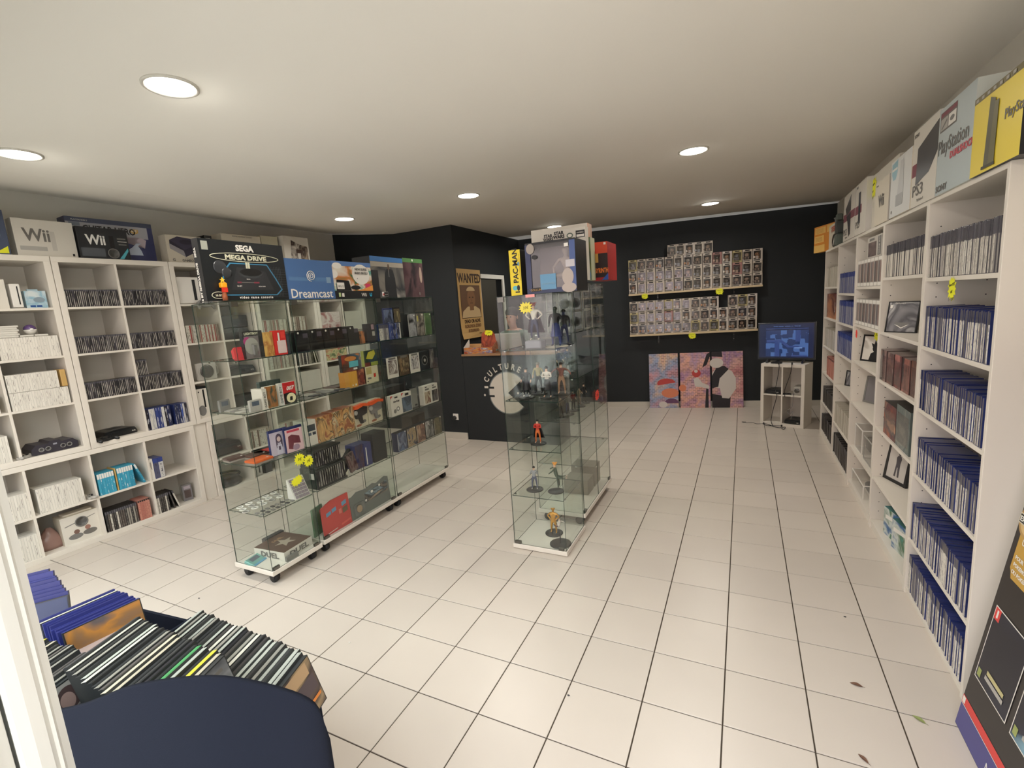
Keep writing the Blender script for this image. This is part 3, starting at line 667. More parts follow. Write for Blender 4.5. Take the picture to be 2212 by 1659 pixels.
# ---------------------------------------------------------------- on top of the left cube units (z 2.236)
TZ = 2.2355
t = pack('dark blue rounded accessory box at the far left end of the shelf top', FL, -1.36, .04, TZ, .345, .12, .31, mat('dusty_navy', (66, 76, 100), .5), mat('dusty_navy2', (96, 100, 108), .5))
b = MB(); b.lathe([(.135, -.001), (.135, -.004), (.123, -.004), (.123, -.001)], 40, 0, (0, 0, 0), 'y'); part('ring_print', b, mat('pale_ring', (150, 160, 178), .4), t, (.175, 0, .155))
letter(t, 'e', .255, .16, .06, INKW); prints(t, [([(.265, .012), (.335, .012), (.335, .062)], YEL)], 'warning_triangle', y=-.003)
t = pack('white games console box left of the black one on the shelf top', FL, -.975, .06, TZ, .345, .10, .268, BOXW)
letter(t, 'Wii', .125, .115, .125, INKG, bold=.003, sx=.82)
prints(t, [(rect(.20, .228, .05, .19), mat('pale_grey_print', (196, 190, 180), .4)), (rect(.02, .17, .045, .075), mat('grey_print', (176, 172, 164), .4)), (rect(.313, .326, .015, .033), INKK)])
GHF = art('guitar_art', [(44, 46, 92), (56, 58, 110), (150, 150, 180), (210, 196, 190), (48, 48, 96)], 1.6, 3, dist=.6)
t = pack('wide blue guitar game box behind the small black console box', FL, -.640, .14, TZ, .60, .13, .335, mat('guitar_blue', (54, 58, 98), .42), BOXN)
prints(t, [(rect(.0, .60, .30, .335), mat('slate_strip', (70, 76, 96), .4)), (rect(.0, .56, .20, .298), mat('pale_lilac', (170, 170, 176), .45)), ([(.26, .115), (.33, .17), (.42, .165), (.50, .21), (.54, .19), (.52, .12), (.45, .20), (.26, .20)], mat('lilac_sky', (186, 172, 180), .45)),
           ([(.34, .06), (.50, .06), (.49, .10), (.47, .14), (.50, .165), (.46, .16), (.42, .12), (.37, .09)], mat('spray_white', (186, 196, 212), .5)), (rect(.02, .09, .268, .296), mat('badge_grey', (120, 128, 140), .4)), ([(.43, .278), (.49, .278), (.49, .25), (.46, .235), (.43, .25)], mat('tan_badge', (206, 168, 96), .4))])
letter(t, 'GUITAR HERO', .285, .228, .072, INKK, bold=.002, sx=.78); letter(t, 'LIVE', .46, .256, .024, PAPERW, bold=.0006, sx=.9); letter(t, 'PLAYSTATION 3', .09, .309, .016, PAPERW, sx=.9)
t = pack('black games console box standing in front of the guitar game box', FL, -.622, .035, TZ, .335, .09, .246, mat('wii_black', (38, 40, 44), .3), BOXK)
letter(t, 'Wii', .115, .115, .105, INKW, bold=.003, sx=.82)
prints(t, [(rect(.01, .165, .02, .085), mat('gloss_grey', (82, 86, 92), .25)), (rect(.205, .236, .06, .19), INKK), (rect(.26, .32, .165, .175), GREY), (rect(.26, .325, .145, .150), PAPERW), (rect(.265, .32, .12, .128), GREY), ([(.255, .008), (.285, .008), (.325, .072), (.325, .098)], TEALP)])
part('wheel_print', MB().lathe([(.040, -.001), (.040, -.003), (.034, -.003), (.034, -.001)], 28, 0, (.22, 0, .05), 'y'), GREY, t)
t = pack('white box showing a dark cube console, right of the guitar game box', FL, .012, .05, TZ, .31, .12, .245, BOXW2)
PURP = mat('indigo_print', (44, 40, 58), .4)
prints(t, [([(.03, .20), (.10, .235), (.235, .222), (.285, .185), (.285, .125), (.15, .055), (.025, .125)], PURP), ([(.025, .125), (.025, .17), (.14, .11), (.15, .055)], mat('indigo_light', (150, 146, 150), .4)), ([(.03, .20), (.10, .235), (.235, .222), (.285, .185), (.15, .12)], mat('indigo_top', (60, 56, 76), .4)), (oval(.17, .19, .055, .022), PURP)])
letter(t, 'GAMECUBE', .185, .015, .028, INKG, bold=.0012); letter(t, 'NINTENDO', .185, .042, .012, INKG, space=1.6); letter(t, 'G', .045, .015, .034, INKG, bold=.001)
t = pack('dark console box with pale edge print squeezed next to the cube console box', FL, .355, .05, TZ, .07, .2, .27, BOXK)
prints(t, [(rect(.012, .055, .02+.04*i, .045+.04*i), mat('pale_edge', (170, 166, 158), .4)) for i in range(6)])
t = pack('long white box seen above the black sixteen bit console box', FL, .55, .10, TZ, .42, .2, .315, BOXW2); letter(t, 'ENTERTAINMENT SYSTEM', .22, .29, .02, INKG, sx=.9)
pack('plain cream carton right of the long white box on the shelf top', FL, .985, .11, TZ, .20, .2, .335, mat('cream2', (190, 184, 160), .5))
t = pack('white console box with a brown group picture at the right end of the shelf top', FL, 1.215, .06, TZ, .33, .12, .35, BOXW)
prints(t, [([(.07, .03), (.31, .01), (.31, .25), (.20, .27), (.10, .31)], art('brown_group', [(150, 140, 130), (92, 78, 70), (206, 198, 186), (64, 50, 46), (176, 160, 140)], 3, 9)), (rect(.17, .21, .05, .17), mat('print_white', (214, 208, 200), .5)), (rect(.155, .225, .17, .21), mat('print_brown', (70, 52, 46), .5))])
# ---------------------------------------------------------------- in the left cube units
flat('plain white upright box at the left end of the top shelf', FL, -1.235, .03, 1.86, .145, .2, .205, BOXW, name='product_box', cat='box')
console('white upright console left of the light blue box', FL, -1.072, .02, 1.868, .055, .2, .165, WPLAST, kind='tower')
t = pack('light blue accessory box on the top shelf at the left', FL, -.998, .04, 1.86, .118, .09, .125, art('pale_blue_art', [(168, 196, 206), (190, 208, 212), (140, 178, 196), (206, 214, 214)], 2.5, 4), mat('pale_blue_side', (170, 192, 200), .5))
part('hang_tab', MB().box(.03, .09, .04, .05, .125, .140), MATS['pale_blue_side'], t); prints(t, [(rect(.02, .05, .008, .022), mat('deep_blue', (40, 80, 140), .4)), (rect(.055, .085, .008, .022), MATS['deep_blue']), (oval(.075, .06, .032, .02), mat('grey_blue', (134, 150, 160), .4))])
for k in range(6):
    solo('white_case', MB().cbox(0, .155, 0, .13, 0, .0135).mesh('flat_case', MATS['white_case_plastic']), ['lowest', 'second lowest', 'third lowest', 'third highest', 'second highest', 'topmost'][k]+' white case in the flat stack left of the ball', 'game case', FL, -1.235+(.008 if k % 2 else 0), .02, 1.657+k*.0142, group='white cases lying flat in a stack')
for k, x in enumerate((-1.075, -.995)): solo('white_case', MB().cbox(0, .075, 0, .13, 0, .0135).mesh('flat_case', MATS['white_case_plastic']), ['white case lying under the left side of the ball', 'white case lying under the right side of the ball'][k], 'game case', FL, x, .02, 1.657)
t = thing('toy_ball', 'purple and white toy ball on top of the white cases', 'toy ball', FL, -1.0, .075, 1.708)
for nm, m, zz in (('upper_half', mat('purple_plastic', (92, 70, 116), .25), (0, 1)), ('lower_half', WPLAST, (-1, 0))):
    pr_ = [(max(.002, .036*math.cos(R(a))), .036*math.sin(R(a))) for a in range(int(90*zz[0]), int(90*zz[1])+1, 15)]
    part(nm, MB().lathe(pr_, 24), m, t)
part('button', MB().lathe([(.010, 0), (.010, -.037), (.006, -.039)], 16, 0, (0, 0, 0), 'y'), WPLAST, t)
console('dark console with four controller ports in the left cube unit', FL, -1.155, .03, .79, .27, .19, .085, mat('charcoal_purple', (52, 48, 56), .4), kind='four_port')
t = pad('clear game controller lying at the left of the four port console', FL, -1.195, .05, .79, LGREY, .7, 30)
console('dark flat console with a black controller on it, below the jewel cases', FL, -.70, .05, .79, .24, .2, .055, BLACK, 6)
pad('black game controller resting against the dark flat console', FL, -.715, .025, .792, BLACK, .9, 10, 12)
pad('black and white game controller at the right of the long white row', FL, -.878, .05, .357, LGREY, .75, 70)
t = pack('white racing wheel box with cartoon karts on the bottom shelf', FL, -1.09, .05, .036, .235, .13, .225, BOXW, BOXW2)
part('lid_handle', MB().cbox(.03, .21, .02, .11, .225, .238), BOXW2, t)
prints(t, [([(.02, .145), (.215, .185), (.215, .19), (.02, .152)], GREY), (oval(.075, .055, .045, .022), GREY), (oval(.165, .062, .045, .022), INKG), (oval(.085, .09, .018, .018), mat('brown_p', (120, 92, 80), .5)), (oval(.155, .10, .018, .018), mat('brown_p2', (150, 110, 96), .5))])
part('wheel_print', MB().lathe([(.042, -.001), (.042, -.003), (.034, -.003), (.034, -.001)], 28, 0, (.125, 0, .158), 'y'), GREY, t)
bag = MB(); rg = random.Random(4); vs = []; n = 10
bag.lathe([(.075, 0), (.088, .03), (.08, .075), (.06, .11), (.03, .14), (.012, .165)], 14)
bag.v = [(x+rg.uniform(-.008, .008), y*.7+rg.uniform(-.006, .006), z) for x, y, z in bag.v]
bg_ = thing('plastic_bag', 'crumpled reddish plastic bag left of the racing wheel box', 'bag', FL, -1.14, .14, .037); part('bag_body', bag, mat('reddish_film', (150, 118, 108), .3, bump=.3, bscale=30), bg_)
part('contents', MB().ball(.035, (.01, -.01, .05)), mat('red_toy', (150, 70, 60), .4), bg_)
t = pack('small clear packed toy figure standing alone on the bottom shelf', FL, -.205, .10, .037, .075, .05, .155, mat('blister_card', (120, 116, 118), .4), LGREY, name='boxed_figure', cat='boxed figure', rz=-12)
prints(t, [(rect(.012, .064, .03, .105), mat('blister_dark', (84, 70, 66), .4)), (rect(.012, .064, .115, .145), mat('blister_lilac', (170, 160, 166), .4))])
# behind the glass cabinets
console('white upright console beside a controller, above the silver cube console', FL, .035, .04, 1.868, .215, .2, .24, WPLAST, kind='tower')
pad('grey game controller hanging its cord on the shelf above the jewel row', FL, .245, .03, 1.862, GREY, 1.0, 0, 70, cord=[(0, .03, .01), (-.02, .05, .06), (.03, .05, .09), (.06, .05, .04)])
console('silver cube console with a round dark lid facing forward', FL, .075, .05, 1.138, .19, .15, .165, LGREY, kind='cube')
t = pack('white and black console box standing on the lowest shelf of the upper unit', FL, .0, .03, .787, .125, .2, .30, BOXW, BOXK, name='product_box'); prints(t, [(rect(.0, .125, .28, .30), BOXK), (rect(.085, .10, .1, .27), BOXK), (oval(.05, .25, .006, .008), BOXK), (oval(.06, .07, .035, .05), GREY)])
console('large dark console in the right half behind the nearest cabinet', FL, .375, .04, 1.502, .29, .22, .11, DKGREY)
console('dark steering wheel console behind the nearest cabinet, one shelf lower', FL, .375, .05, 1.139, .29, .22, .09, DKGREY)
flat('dark blue grey storage box behind the red handheld', FL, .37, .10, 1.62, .31, .2, .12, DKGREY, name='product_box', cat='box')
flat('dark books lying behind the toy robot box', FL, .375, .05, .788, .30, .2, .13, mat('dark_books', (46, 44, 46), .5), name='product_box', cat='box')
console('black console on the low unit seen left through the nearest cabinet', FL, .11, .04, .378, .28, .22, .115, BLACK)
console('black console on the low unit seen through the nearest cabinet, right one', FL, .445, .04, .378, .24, .22, .10, BLACK)
t = thing('steering_wheel', 'round black game steering wheel on the bottom of the low unit', 'game wheel', FL, .24, .16, .042)
part('hub', MB().lathe([(.13, 0), (.14, .03), (.11, .07), (.05, .09)], 28), BLACK, t); part('rim', MB().tube([(.12*math.cos(a*math.pi/12), .12*math.sin(a*math.pi/12), .095) for a in range(25)], .012, 8), RUBBER, t)
console('white console standing on the bottom of the low unit', FL, .46, .05, .045, .10, .2, .24, LGREY, kind='tower')
flat('dark picture box standing behind the price stars', FL, .60, .06, .04, .08, .2, .24, DKGREY, name='product_box', cat='box')
flat('stack of white manuals behind the middle cabinet', FL, .80, .04, .788, .30, .2, .06, BOXW, name='booklet_stack', cat='booklets')
flat('grey drawer box behind the right half of the middle cabinet', FL, 1.15, .03, .788, .30, .3, .27, mat('drawer_grey', (190, 188, 176), .5), name='product_box', cat='box')
flat('grey drawer box low behind the far cabinet', FL, 1.55, .02, .79, .32, .3, .27, MATS['drawer_grey'], name='product_box', cat='box')
flat('pink and white game posters box on the upper shelf behind the far cabinet', FL, 1.56, .02, 1.502, .28, .2, .22, art('pink_art', [(206, 190, 184), (170, 120, 118), (214, 206, 198), (150, 90, 88)], 3, 5), name='product_box', cat='box')
flat('white picture box with red spots behind the far cabinet', FL, 1.56, .02, 1.139, .34, .2, .18, art('pink_art2', [(214, 206, 198), (190, 176, 168), (176, 60, 60), (206, 200, 150), (90, 110, 70)], 3.2, 8), name='product_box', cat='box')
flat('pale grey box high behind the far cabinet', FL, 1.90, .02, 1.502, .30, .2, .22, BOXW, name='product_box', cat='box')
flat('pale carton lower behind the far cabinet', FL, 1.93, .02, 1.139, .28, .2, .20, BOXW2, name='product_box', cat='box')

# ---------------------------------------------------------------- on top of the glass cabinets (z 1.771)
CT = 1.7712
t = pack('large black sixteen bit console box on top of the nearest cabinet', FC, -.965, .012, CT, .526, .055, .335, mat('md_black', (24, 27, 30), .3), BOXK)
cream = mat('cream_ink', (206, 204, 178), .45); MDB = mat('md_blue', (60, 128, 164), .35)
letter(t, 'SEGA', .265, .282, .046, PAPERW, bold=.0022); 
part('oval_outline', MB().tube([(.268+(.215*math.cos(a*math.pi/24))*(1.0), -.0015, .245+.0235*math.sin(a*math.pi/24)) for a in range(49)], .0022, 6), cream, t)
letter(t, 'MEGA DRIVE', .268, .232, .036, cream, bold=.0016, sx=1.28)
letter(t, 'II', .27, .186, .044, cream, bold=.0024, sx=1.3)
scr_ = [(.13, .03), (.42, .03), (.46, .06), (.46, .08), (.395, .205), (.165, .205), (.16, .19)]
prints(t, [([(.09, .028), (.445, .028), (.487, .062), (.455, .125), (.40, .213), (.16, .213), (.112, .16)], MDB), ([(.098, .034), (.44, .034), (.478, .064), (.447, .122), (.395, .207), (.166, .207), (.12, .158)], mat('md_panel', (34, 37, 40), .3)),
           ([(.15, .06), (.425, .06), (.38, .17), (.20, .19)], mat('md_deck', (46, 47, 50), .3)), (oval(.285, .155, .075, .028), mat('md_dish', (60, 62, 64), .25)), (oval(.285, .162, .070, .022), INKK), (rect(.19, .215, .098, .107), CRIM), (rect(.295, .33, .098, .107), CRIM), (rect(.215, .295, .101, .104), GREY)])
letter(t, 'SEGA', .262, .118, .010, PAPERW); letter(t, '16-BIT', .20, .078, .012, PAPERW); letter(t, 'MEGA DRIVE', .345, .078, .008, PAPERW)
letter(t, 'video game console', .30, .010, .020, PAPERW, space=1.35, bold=.0006)
prints(t, [(oval(.068, .030, .042, .020), cream), (oval(.068, .030, .038, .017), INKK)], 'oval_badge', y=-.003); letter(t, '16 BIT', .068, .024, .016, cream, y=-.0044, bold=.0005)
part('pad_print', MB().lathe([(.038, 0), (.038, -.002), (.03, -.003)], 20, 0, (.10, 0, .185), 'y'), mat('pad_dark', (50, 52, 55), .3), t); part('pad_print', MB().lathe([(.03, 0), (.03, -.002), (.02, -.003)], 20, 0, (.135, -.001, .155), 'y'), MATS['pad_dark'], t)
prints(t, [(rect(.014, .05, .275, .322), mat('seal', (150, 152, 140), .4))], 'seal'); 
g = MB()
for i in range(9): g.box(.40+.011*i, .4008+.011*i, -.0006, 0, .02, .20)
for i in range(12): g.box(.40, .53, -.0006, 0, .02+.015*i, .0208+.015*i)
part('grid_print', g, mat('grid_grey', (88, 92, 96), .4), t)
for i, zz in enumerate((.03, .09, .15, .21, .27)): letter(t, ['16 BIT', 'SEGA', 'MEGA DRIVE', 'II', 'SEGA'][i], .03, zz-.01, .022, PAPERW, side='left', rot=90, bold=.0006)
t = pack('blue console box with a white swirl right of the black console box', FC, -.436, .016, CT, .395, .11, .262, BOXB, mat('blue_side', (84, 120, 168), .42))
part('swirl', MB().tube([(.20+(.003+.00085*k)*math.cos(k*.42), -.002, .155+(.003+.00085*k)*math.sin(k*.42)) for k in range(2, 42)], .0024, 6), PAPERW, t)
letter(t, 'Dreamcast', .195, .010, .082, PAPERW, bold=.001, sx=.98); 
prints(t, [(rect(.02, .37, .12, .145), mat('tape', (92, 128, 172), .25)), (rect(.33, .37, .11, .15), mat('tape2', (130, 158, 184), .3))])
NSF = art('platform_art', [(70, 120, 176), (120, 176, 196), (84, 150, 130), (222, 216, 200), (196, 120, 60), (60, 110, 70)], 3.2, 12)
t = pack('colourful console box with a white bubble in the middle of the cabinet tops', FC, -.040, .02, CT, .40, .11, .268, NSF, mat('ns_side', (70, 90, 150), .4))
prints(t, [(rect(0, .40, 0, .055), BOXK), (rect(0, .40, .235, .268), mat('ns_sky', (84, 120, 176), .4)), (oval(.285, .178, .092, .075), PAPERW), (oval(.05, .235, .045, .022), PAPERW), (oval(.01, .175, .04, .03), PAPERW), ([(.02, .056), (.17, .056), (.15, .13), (.03, .135)], mat('pad_black', (30, 30, 32), .3)),
           (rect(.03, .10, .068, .115), PAPERW), (rect(.32, .375, .075, .11), mat('magenta', (206, 60, 100), .4)), (oval(.215, .08, .05, .016), BOXK), ([(.22, .056), (.4, .056), (.4, .10), (.3, .07)], mat('ns_orange', (226, 150, 70), .4)), (rect(.035, .055, .012, .042), mat('pale_green', (180, 200, 140), .4)), (rect(.065, .088, .012, .038), PAPERW)], label='print with a white bubble and coloured shapes')
letter(t, 'Wii U', .065, .08, .024, INKG, y=-.005); letter(t, 'Wii', .295, .014, .036, PAPERW, y=-.0015, bold=.0006); letter(t, 'U', .37, .014, .036, mat('cyan_ink', (60, 190, 226), .4), bold=.0012)
letter(t, 'NEW SUPER', .285, .208, .024, INKG, y=-.005, bold=.001); letter(t, 'MARIO BROS.U', .285, .180, .024, INKG, y=-.005, bold=.001, sx=.85); letter(t, '+', .24, .14, .02, INKG, y=-.005)
t = pack('tall black box with a dark coated figure picture, blue topped', FC, .372, .03, CT, .405, .18, .33, art('mono_art', [(60, 60, 60), (96, 94, 90), (150, 146, 138), (44, 46, 50), (120, 116, 108)], 2.0, 21), BOXK, mat('blue_lid', (48, 84, 150), .4))
COAT = mat('coat_black', (22, 25, 28), .5)
prints(t, [(rect(.0, .405, .29, .33), mat('blue_lid2', (52, 104, 160), .4)), (rect(.0, .08, 0, .22), INKK), (rect(.0, .405, .25, .288), mat('haze_grey', (150, 142, 128), .5)), ([(.15, .0), (.29, .0), (.285, .16), (.265, .225), (.235, .235), (.19, .235), (.165, .2), (.155, .14)], COAT), (oval(.213, .250, .013, .026), mat('head_brown', (84, 68, 54), .5)), ([(.208, .17), (.214, .17), (.212, .225), (.206, .225)], GREY), (rect(.10, .175, .012, .048), INKW), (rect(.125, .174, .013, .047), INKK)])
letter(t, '18', .113, .02, .022, mat('ink_red', (190, 50, 40), .4), y=-.0045, bold=.001); letter(t, 'o o', .15, .022, .02, PAPERW, y=-.0045)
t = pack('dark box with a green lid at the far end of the cabinet tops', FC, .79, .04, CT, .285, .18, .34, art('wine_art', [(44, 30, 34), (62, 40, 44), (84, 62, 64), (36, 30, 34)], 2.2, 31), BOXK, mat('green_lid', (60, 110, 54), .4))
prints(t, [(rect(0, .285, .305, .34), mat('green_lid2', (70, 112, 62), .4)), (oval(.14, .325, .008, .010), PAPERW), (oval(.245, .20, .02, .07), mat('pale_face', (150, 130, 116), .5)), (rect(.20, .215, .02, .045), GREY)])
t = thing('toy_figure', 'tiny orange and red toy figure in front of the black sixteen bit box', 'figurine', FC, -.875, -.006, CT)
YO = mat('toy_orange', (236, 160, 30), .35)
part('body', MB().lathe([(.013, 0), (.014, .02), (.010, .045), (.013, .055)], 14, 0), mat('toy_rust', (150, 80, 44), .4), t); part('arms', MB().box(-.016, .016, -.012, -.006, .045, .07), mat('toy_red', (206, 50, 36), .35), t)
part('head', MB().cbox(-.017, .017, -.014, .014, .07, .098), YO, t); part('crown', MB().prism([(.016*(1 if i % 2 == 0 else .45)*math.sin(i*math.pi/5), .112+.016*(1 if i % 2 == 0 else .45)*math.cos(i*math.pi/5)) for i in range(10)], -.003, .003), mat('toy_yellow', (240, 196, 60), .35), t)

# ---------------------------------------------------------------- inside cabinet A
def F_(z): return z+.0006
t = thing('handheld_console', 'red closed handheld console lying upright on the top glass shelf', 'handheld console', FC, -.838, .045, F_(1.425), rx=-8)
b = MB(); b.prism([(.012, .0), (.125, .0), (.137, .015), (.137, .068), (.125, .078), (.012, .078), (0, .068), (0, .015)], 0, .012); part('lid', b, mat('handheld_red', (206, 52, 60), .28), t)
b = MB(); b.prism([(.012, -.0), (.125, -.0), (.137, .015), (.137, .06), (.125, .072), (.012, .072), (0, .06), (0, .015)], .013, .024); part('lower_half', b, MATS['handheld_red'], t); part('round_label', MB().lathe([(.008, 0), (.008, -.0012)], 16, 0, (0, 0, 0), 'y'), PAPERW, t, (.115, 0, .055))
t = pack('blister pack reading LIGHTBOY with a clear lamp, on the top glass shelf', FC, -.785, .03, F_(1.425), .128, .03, .165, mat('lb_card', (40, 38, 40), .4), BOXK)
prints(t, [(rect(.006, .10, .0, .135), mat('lb_grey', (120, 112, 112), .3)), (oval(.025, .105, .026, .026), mat('lb_pink', (170, 70, 120), .4)), (oval(.05, .075, .045, .05), mat('lb_pale', (160, 158, 150), .3))])
letter(t, 'LIGHTBOY', .055, .143, .019, cream, bold=.0008); part('lamp_blister', MB().cbox(.04, .09, -.02, 0, .01, .09, c=.008), CLEAR, t); part('lamp', MB().cbox(.052, .076, -.014, -.002, .02, .08, c=.004), GREY, t)
flat('gold card sleeve right of the blister pack', FC, -.652, .035, F_(1.425), .07, .03, .15, art('gold_art', [(200, 150, 80), (226, 180, 100), (170, 110, 60), (214, 170, 96)], 3, 2))
t = pack('red boxed game with a pale label on the top glass shelf', FC, -.58, .03, F_(1.425), .088, .03, .155, mat('red_game', (214, 48, 44), .35)); prints(t, [(rect(.02, .084, .01, .09), mat('pink_label', (226, 200, 198), .4)), (rect(.03, .042, .09, .14), PAPERW), (rect(.052, .08, .105, .145), mat('red_game2', (236, 70, 60), .4))])
flat('dark slate game box at the right end of the top glass shelf', FC, -.488, -.0+.03, F_(1.425), .02, .1, .13, mat('slate_box', (60, 64, 70), .4))
# shelf two
t = pack('boxed game with red and cream cover reading 007 on the second glass shelf', FC, -.598, .03, F_(1.105), .115, .028, .14, mat('bb_red', (196, 40, 44), .35), BOXW, rz=-4)
prints(t, [(rect(.0, .026, .0, .14), mat('gb_side', (206, 206, 200), .4)), ([(.028, .0), (.115, .0), (.115, .055), (.08, .075), (.028, .07)], INKK), (oval(.078, .036, .033, .032), mat('bb_cream', (232, 222, 180), .4)), ([(.066, .02), (.086, .02), (.088, .045), (.07, .045)], INKK)])
letter(t, '007', .075, .09, .034, PAPERW, shear=.3, bold=.0012); letter(t, 'GAME BOY', .018, .012, .022, INKK, rot=90, align='LEFT')
flat('green boxed game beside the red 007 box', FC, -.69, .04, F_(1.105), .08, .03, .135, art('green_art', [(70, 90, 70), (110, 120, 90), (170, 110, 60), (60, 76, 66)], 3, 14), BOXW)
t = pack('narrow white boxed game standing by the grey handheld', FC, -.725, .02, F_(1.105), .03, .10, .128, BOXW, name='boxed_game', cat='boxed game'); letter(t, 'GAME BOY', .021, .012, .02, INKK, rot=90, align='LEFT')
flat('dark green flat game box standing at the back of the second glass shelf', FC, -.66, .12, F_(1.105), .15, .03, .16, mat('dkgreen', (64, 76, 72), .4))
def handheld(label, F, x, y, z, w, h, m, rz=0, rx=0):
    t = thing('handheld_console', label, 'handheld console', F, x, y, z, rz, rx)
    part('shell', MB().cbox(0, w, 0, .02, 0, h, c=.003), m, t); part('screen', MB().box(w*.2, w*.8, -.001, 0, h*.5, h*.88), mat('lcd_slate', (84, 94, 108), .15), t); return t
handheld('grey handheld console standing at the front corner of the second glass shelf', FC, -.805, .035, F_(1.105), .078, .072, LGREY)
handheld('handheld console with a slate screen standing further back', FC, -.84, .27, F_(1.105), .07, .075, GREY)
for i in range(9):
    solo('game_cartridge', MB().cbox(0, .055, 0, .058, 0, .008).mesh('cart', GREY if i % 2 else LGREY), lab(i % 3+1, 'loose grey cartridge from the left, %s line of the second glass shelf' % ['front', 'middle', 'back'][i//3]), 'cartridge', FC, -.84+.062*(i % 3)+.004*i, .09+.065*(i//3), F_(1.105), rz=rowrng.uniform(-8, 8), group='loose cartridges on the second glass shelf')
# shelf three
def dvdbox(label, x, y, z, cover, w=.132, h=.172, lid=None, F=FC, rz=0, d=.015, white=True):
    t = thing('game_case', label, 'game case', F, x, y, z, rz)
    part('shell', MB().cbox(0, w, 0, d, 0, h, c=.002), lid or shell_blue, t)
    b = MB(); b.poly([(.006, -.0006, .003), (w-.002, -.0006, .003), (w-.002, -.0006, h*.9), (.006, -.0006, h*.9)]); part('cover_sheet', b, cover, t); return t
t = dvdbox('standing game case with a pale lilac cover of a long haired girl', -.683, .085, F_(.78), mat('lilac_cover', (196, 184, 202), .35), rz=-6)
HAIRP = mat('hair_print', (78, 60, 84), .45)
prints(t, [(oval(.066, .112, .021, .030), HAIRP), (rect(.045, .055, .05, .11), HAIRP), (rect(.078, .088, .05, .11), HAIRP), (oval(.066, .107, .013, .017), mat('skin_print', (214, 186, 184), .45)), ([(.045, .01), (.088, .01), (.082, .07), (.05, .07)], mat('shirt_print', (206, 200, 216), .45)), (rect(.058, .072, .035, .06), HAIRP)], y=-.001)
t = dvdbox('standing game case with a pink and brown cover in front of the lilac one', -.60, .045, F_(.78), mat('rose_cover', (222, 186, 190), .35), rz=-6)
prints(t, [(rect(.02, .11, .135, .150), mat('rose_ink', (200, 60, 84), .4)), ([(.02, .03), (.05, .02), (.06, .06), (.11, .05), (.105, .10), (.05, .12), (.025, .11)], mat('wine_ink', (110, 40, 56), .45)), (oval(.075, .03, .025, .02), mat('mauve_ink', (160, 130, 150), .45))], y=-.001)
for k, (lb, x, y, c, w, d) in enumerate([('brown slim console case lying at the left of the third glass shelf', -.845, .26, (74, 46, 42), .11, .09), ('dark brown slim case lying in the middle of the third glass shelf', -.76, .16, (84, 54, 46), .12, .1),
        ('orange slim case lying at the front of the third glass shelf', -.835, .03, (214, 98, 40), .13, .1), ('red slim case lying in front of the standing game cases', -.695, .155, (196, 34, 34), .12, .09)]):
    t = thing('handheld_case', lb, 'case', FC, x, y, F_(.78), rz=-8+4*k); part('lid', MB().cbox(0, w, 0, d, .012, .026, c=.003), mat('slimcase_%d' % k, c, .35), t); part('tray', MB().cbox(.002, w-.002, .002, d-.002, 0, .012, c=.002), mat('slimtray', (150, 140, 132), .3), t)
    part('round_label', MB().lathe([(.007, 0), (.007, .0008)], 12), PAPERW, t, (w*.8, d*.25, .026))
# shelf four: rings and rack
for i in range(15):
    x, y = -.83+.062*(i % 5)+.018*(i//5), .20+.055*(i//5)
    t = thing('ring_disc', lab(i % 5+1, 'round token from the left, %s row on the fourth glass shelf' % ['front', 'middle', 'back'][i//5]), 'token', FC, x, y, F_(.462), group='round disc tokens in rows')
    part('ring', MB().lathe([(.023, 0), (.023, .004), (.014, .005), (.014, 0)], 20), PAPERW if i % 3 else LGREY, t); part('core', MB().lathe([(.013, .0), (.013, .002)], 16), GREY, t)
for i in range(16):
    solo('game_cartridge', MB().cbox(0, .022, 0, .03, 0, .004).mesh('cart', DKGREY if i % 2 else GREY), lab(i % 8+1, 'small dark card from the left, %s line of the fourth glass shelf' % ['front', 'second'][i//8]), 'memory card', FC, -.835+.036*(i % 8), .035+.05*(i//8), F_(.462), rz=rowrng.uniform(-6, 6), group='small cards on the fourth glass shelf')
t = thing('cartridge_rack', 'white sloping rack holding small purple grey cartridges', 'rack', FC, -.595, .035, F_(.462), rz=-6)
b = MB(); b.T = Matrix.Rotation(R(90), 4, 'Z') @ Matrix.Scale(-1, 4, (0, 1, 0)); b.prism([(0, 0), (.08, 0), (.075, .13), (.065, .13)], 0, .115); part('rack_body', b, WPLAST, t)
CARTP = mat('cart_lilac', (150, 138, 144), .4)
for r_ in range(6):
    for c_ in range(4):
        o = part('cartridge', MB().cbox(0, .022, 0, .006, 0, .019, c=.001), CARTP, t, (.008+.026*c_, .004+.011*r_-.008, .006+.0205*r_), (R(-20), 0, 0))
# base
t = pack('flat board game box reading DUEL on the base of the nearest cabinet', FC, -.735, .035, .1006, .235, .27, .062, BOXW, BOXW, mat('duel_top', (92, 70, 58), .4), rz=4)
letter(t, 'DUEL', .12, .012, .05, INKG, bold=.002, sx=1.3); letter(t, 'DUEL', -.13, .012, .05, INKG, side='left', bold=.002, sx=1.3)
o = letter(t, 'DUEL', .13, .19, .035, mat('duel_gold', (160, 130, 96), .4), side='top', y=.0626, bold=.001)
b = MB(); st = [(.12+.07*(1 if i % 2 == 0 else .42)*math.cos(i*math.pi/5+.3), .12+.07*(1 if i % 2 == 0 else .42)*math.sin(i*math.pi/5+.3)) for i in range(10)]; b.poly([(p, q, .0624) for p, q in st]); part('star_print', b, mat('duel_star', (170, 158, 140), .4), t)
t = handheld('teal boxed handheld lying at the front corner of the cabinet base', FC, -.84, .18, .1006, .11, .09, mat('teal_toy', (110, 160, 150), .4), rz=10, rx=-72)
part('blue_trim', MB().box(0, .11, -.003, 0, 0, .015), mat('sky_plastic', (90, 150, 180), .35), t)
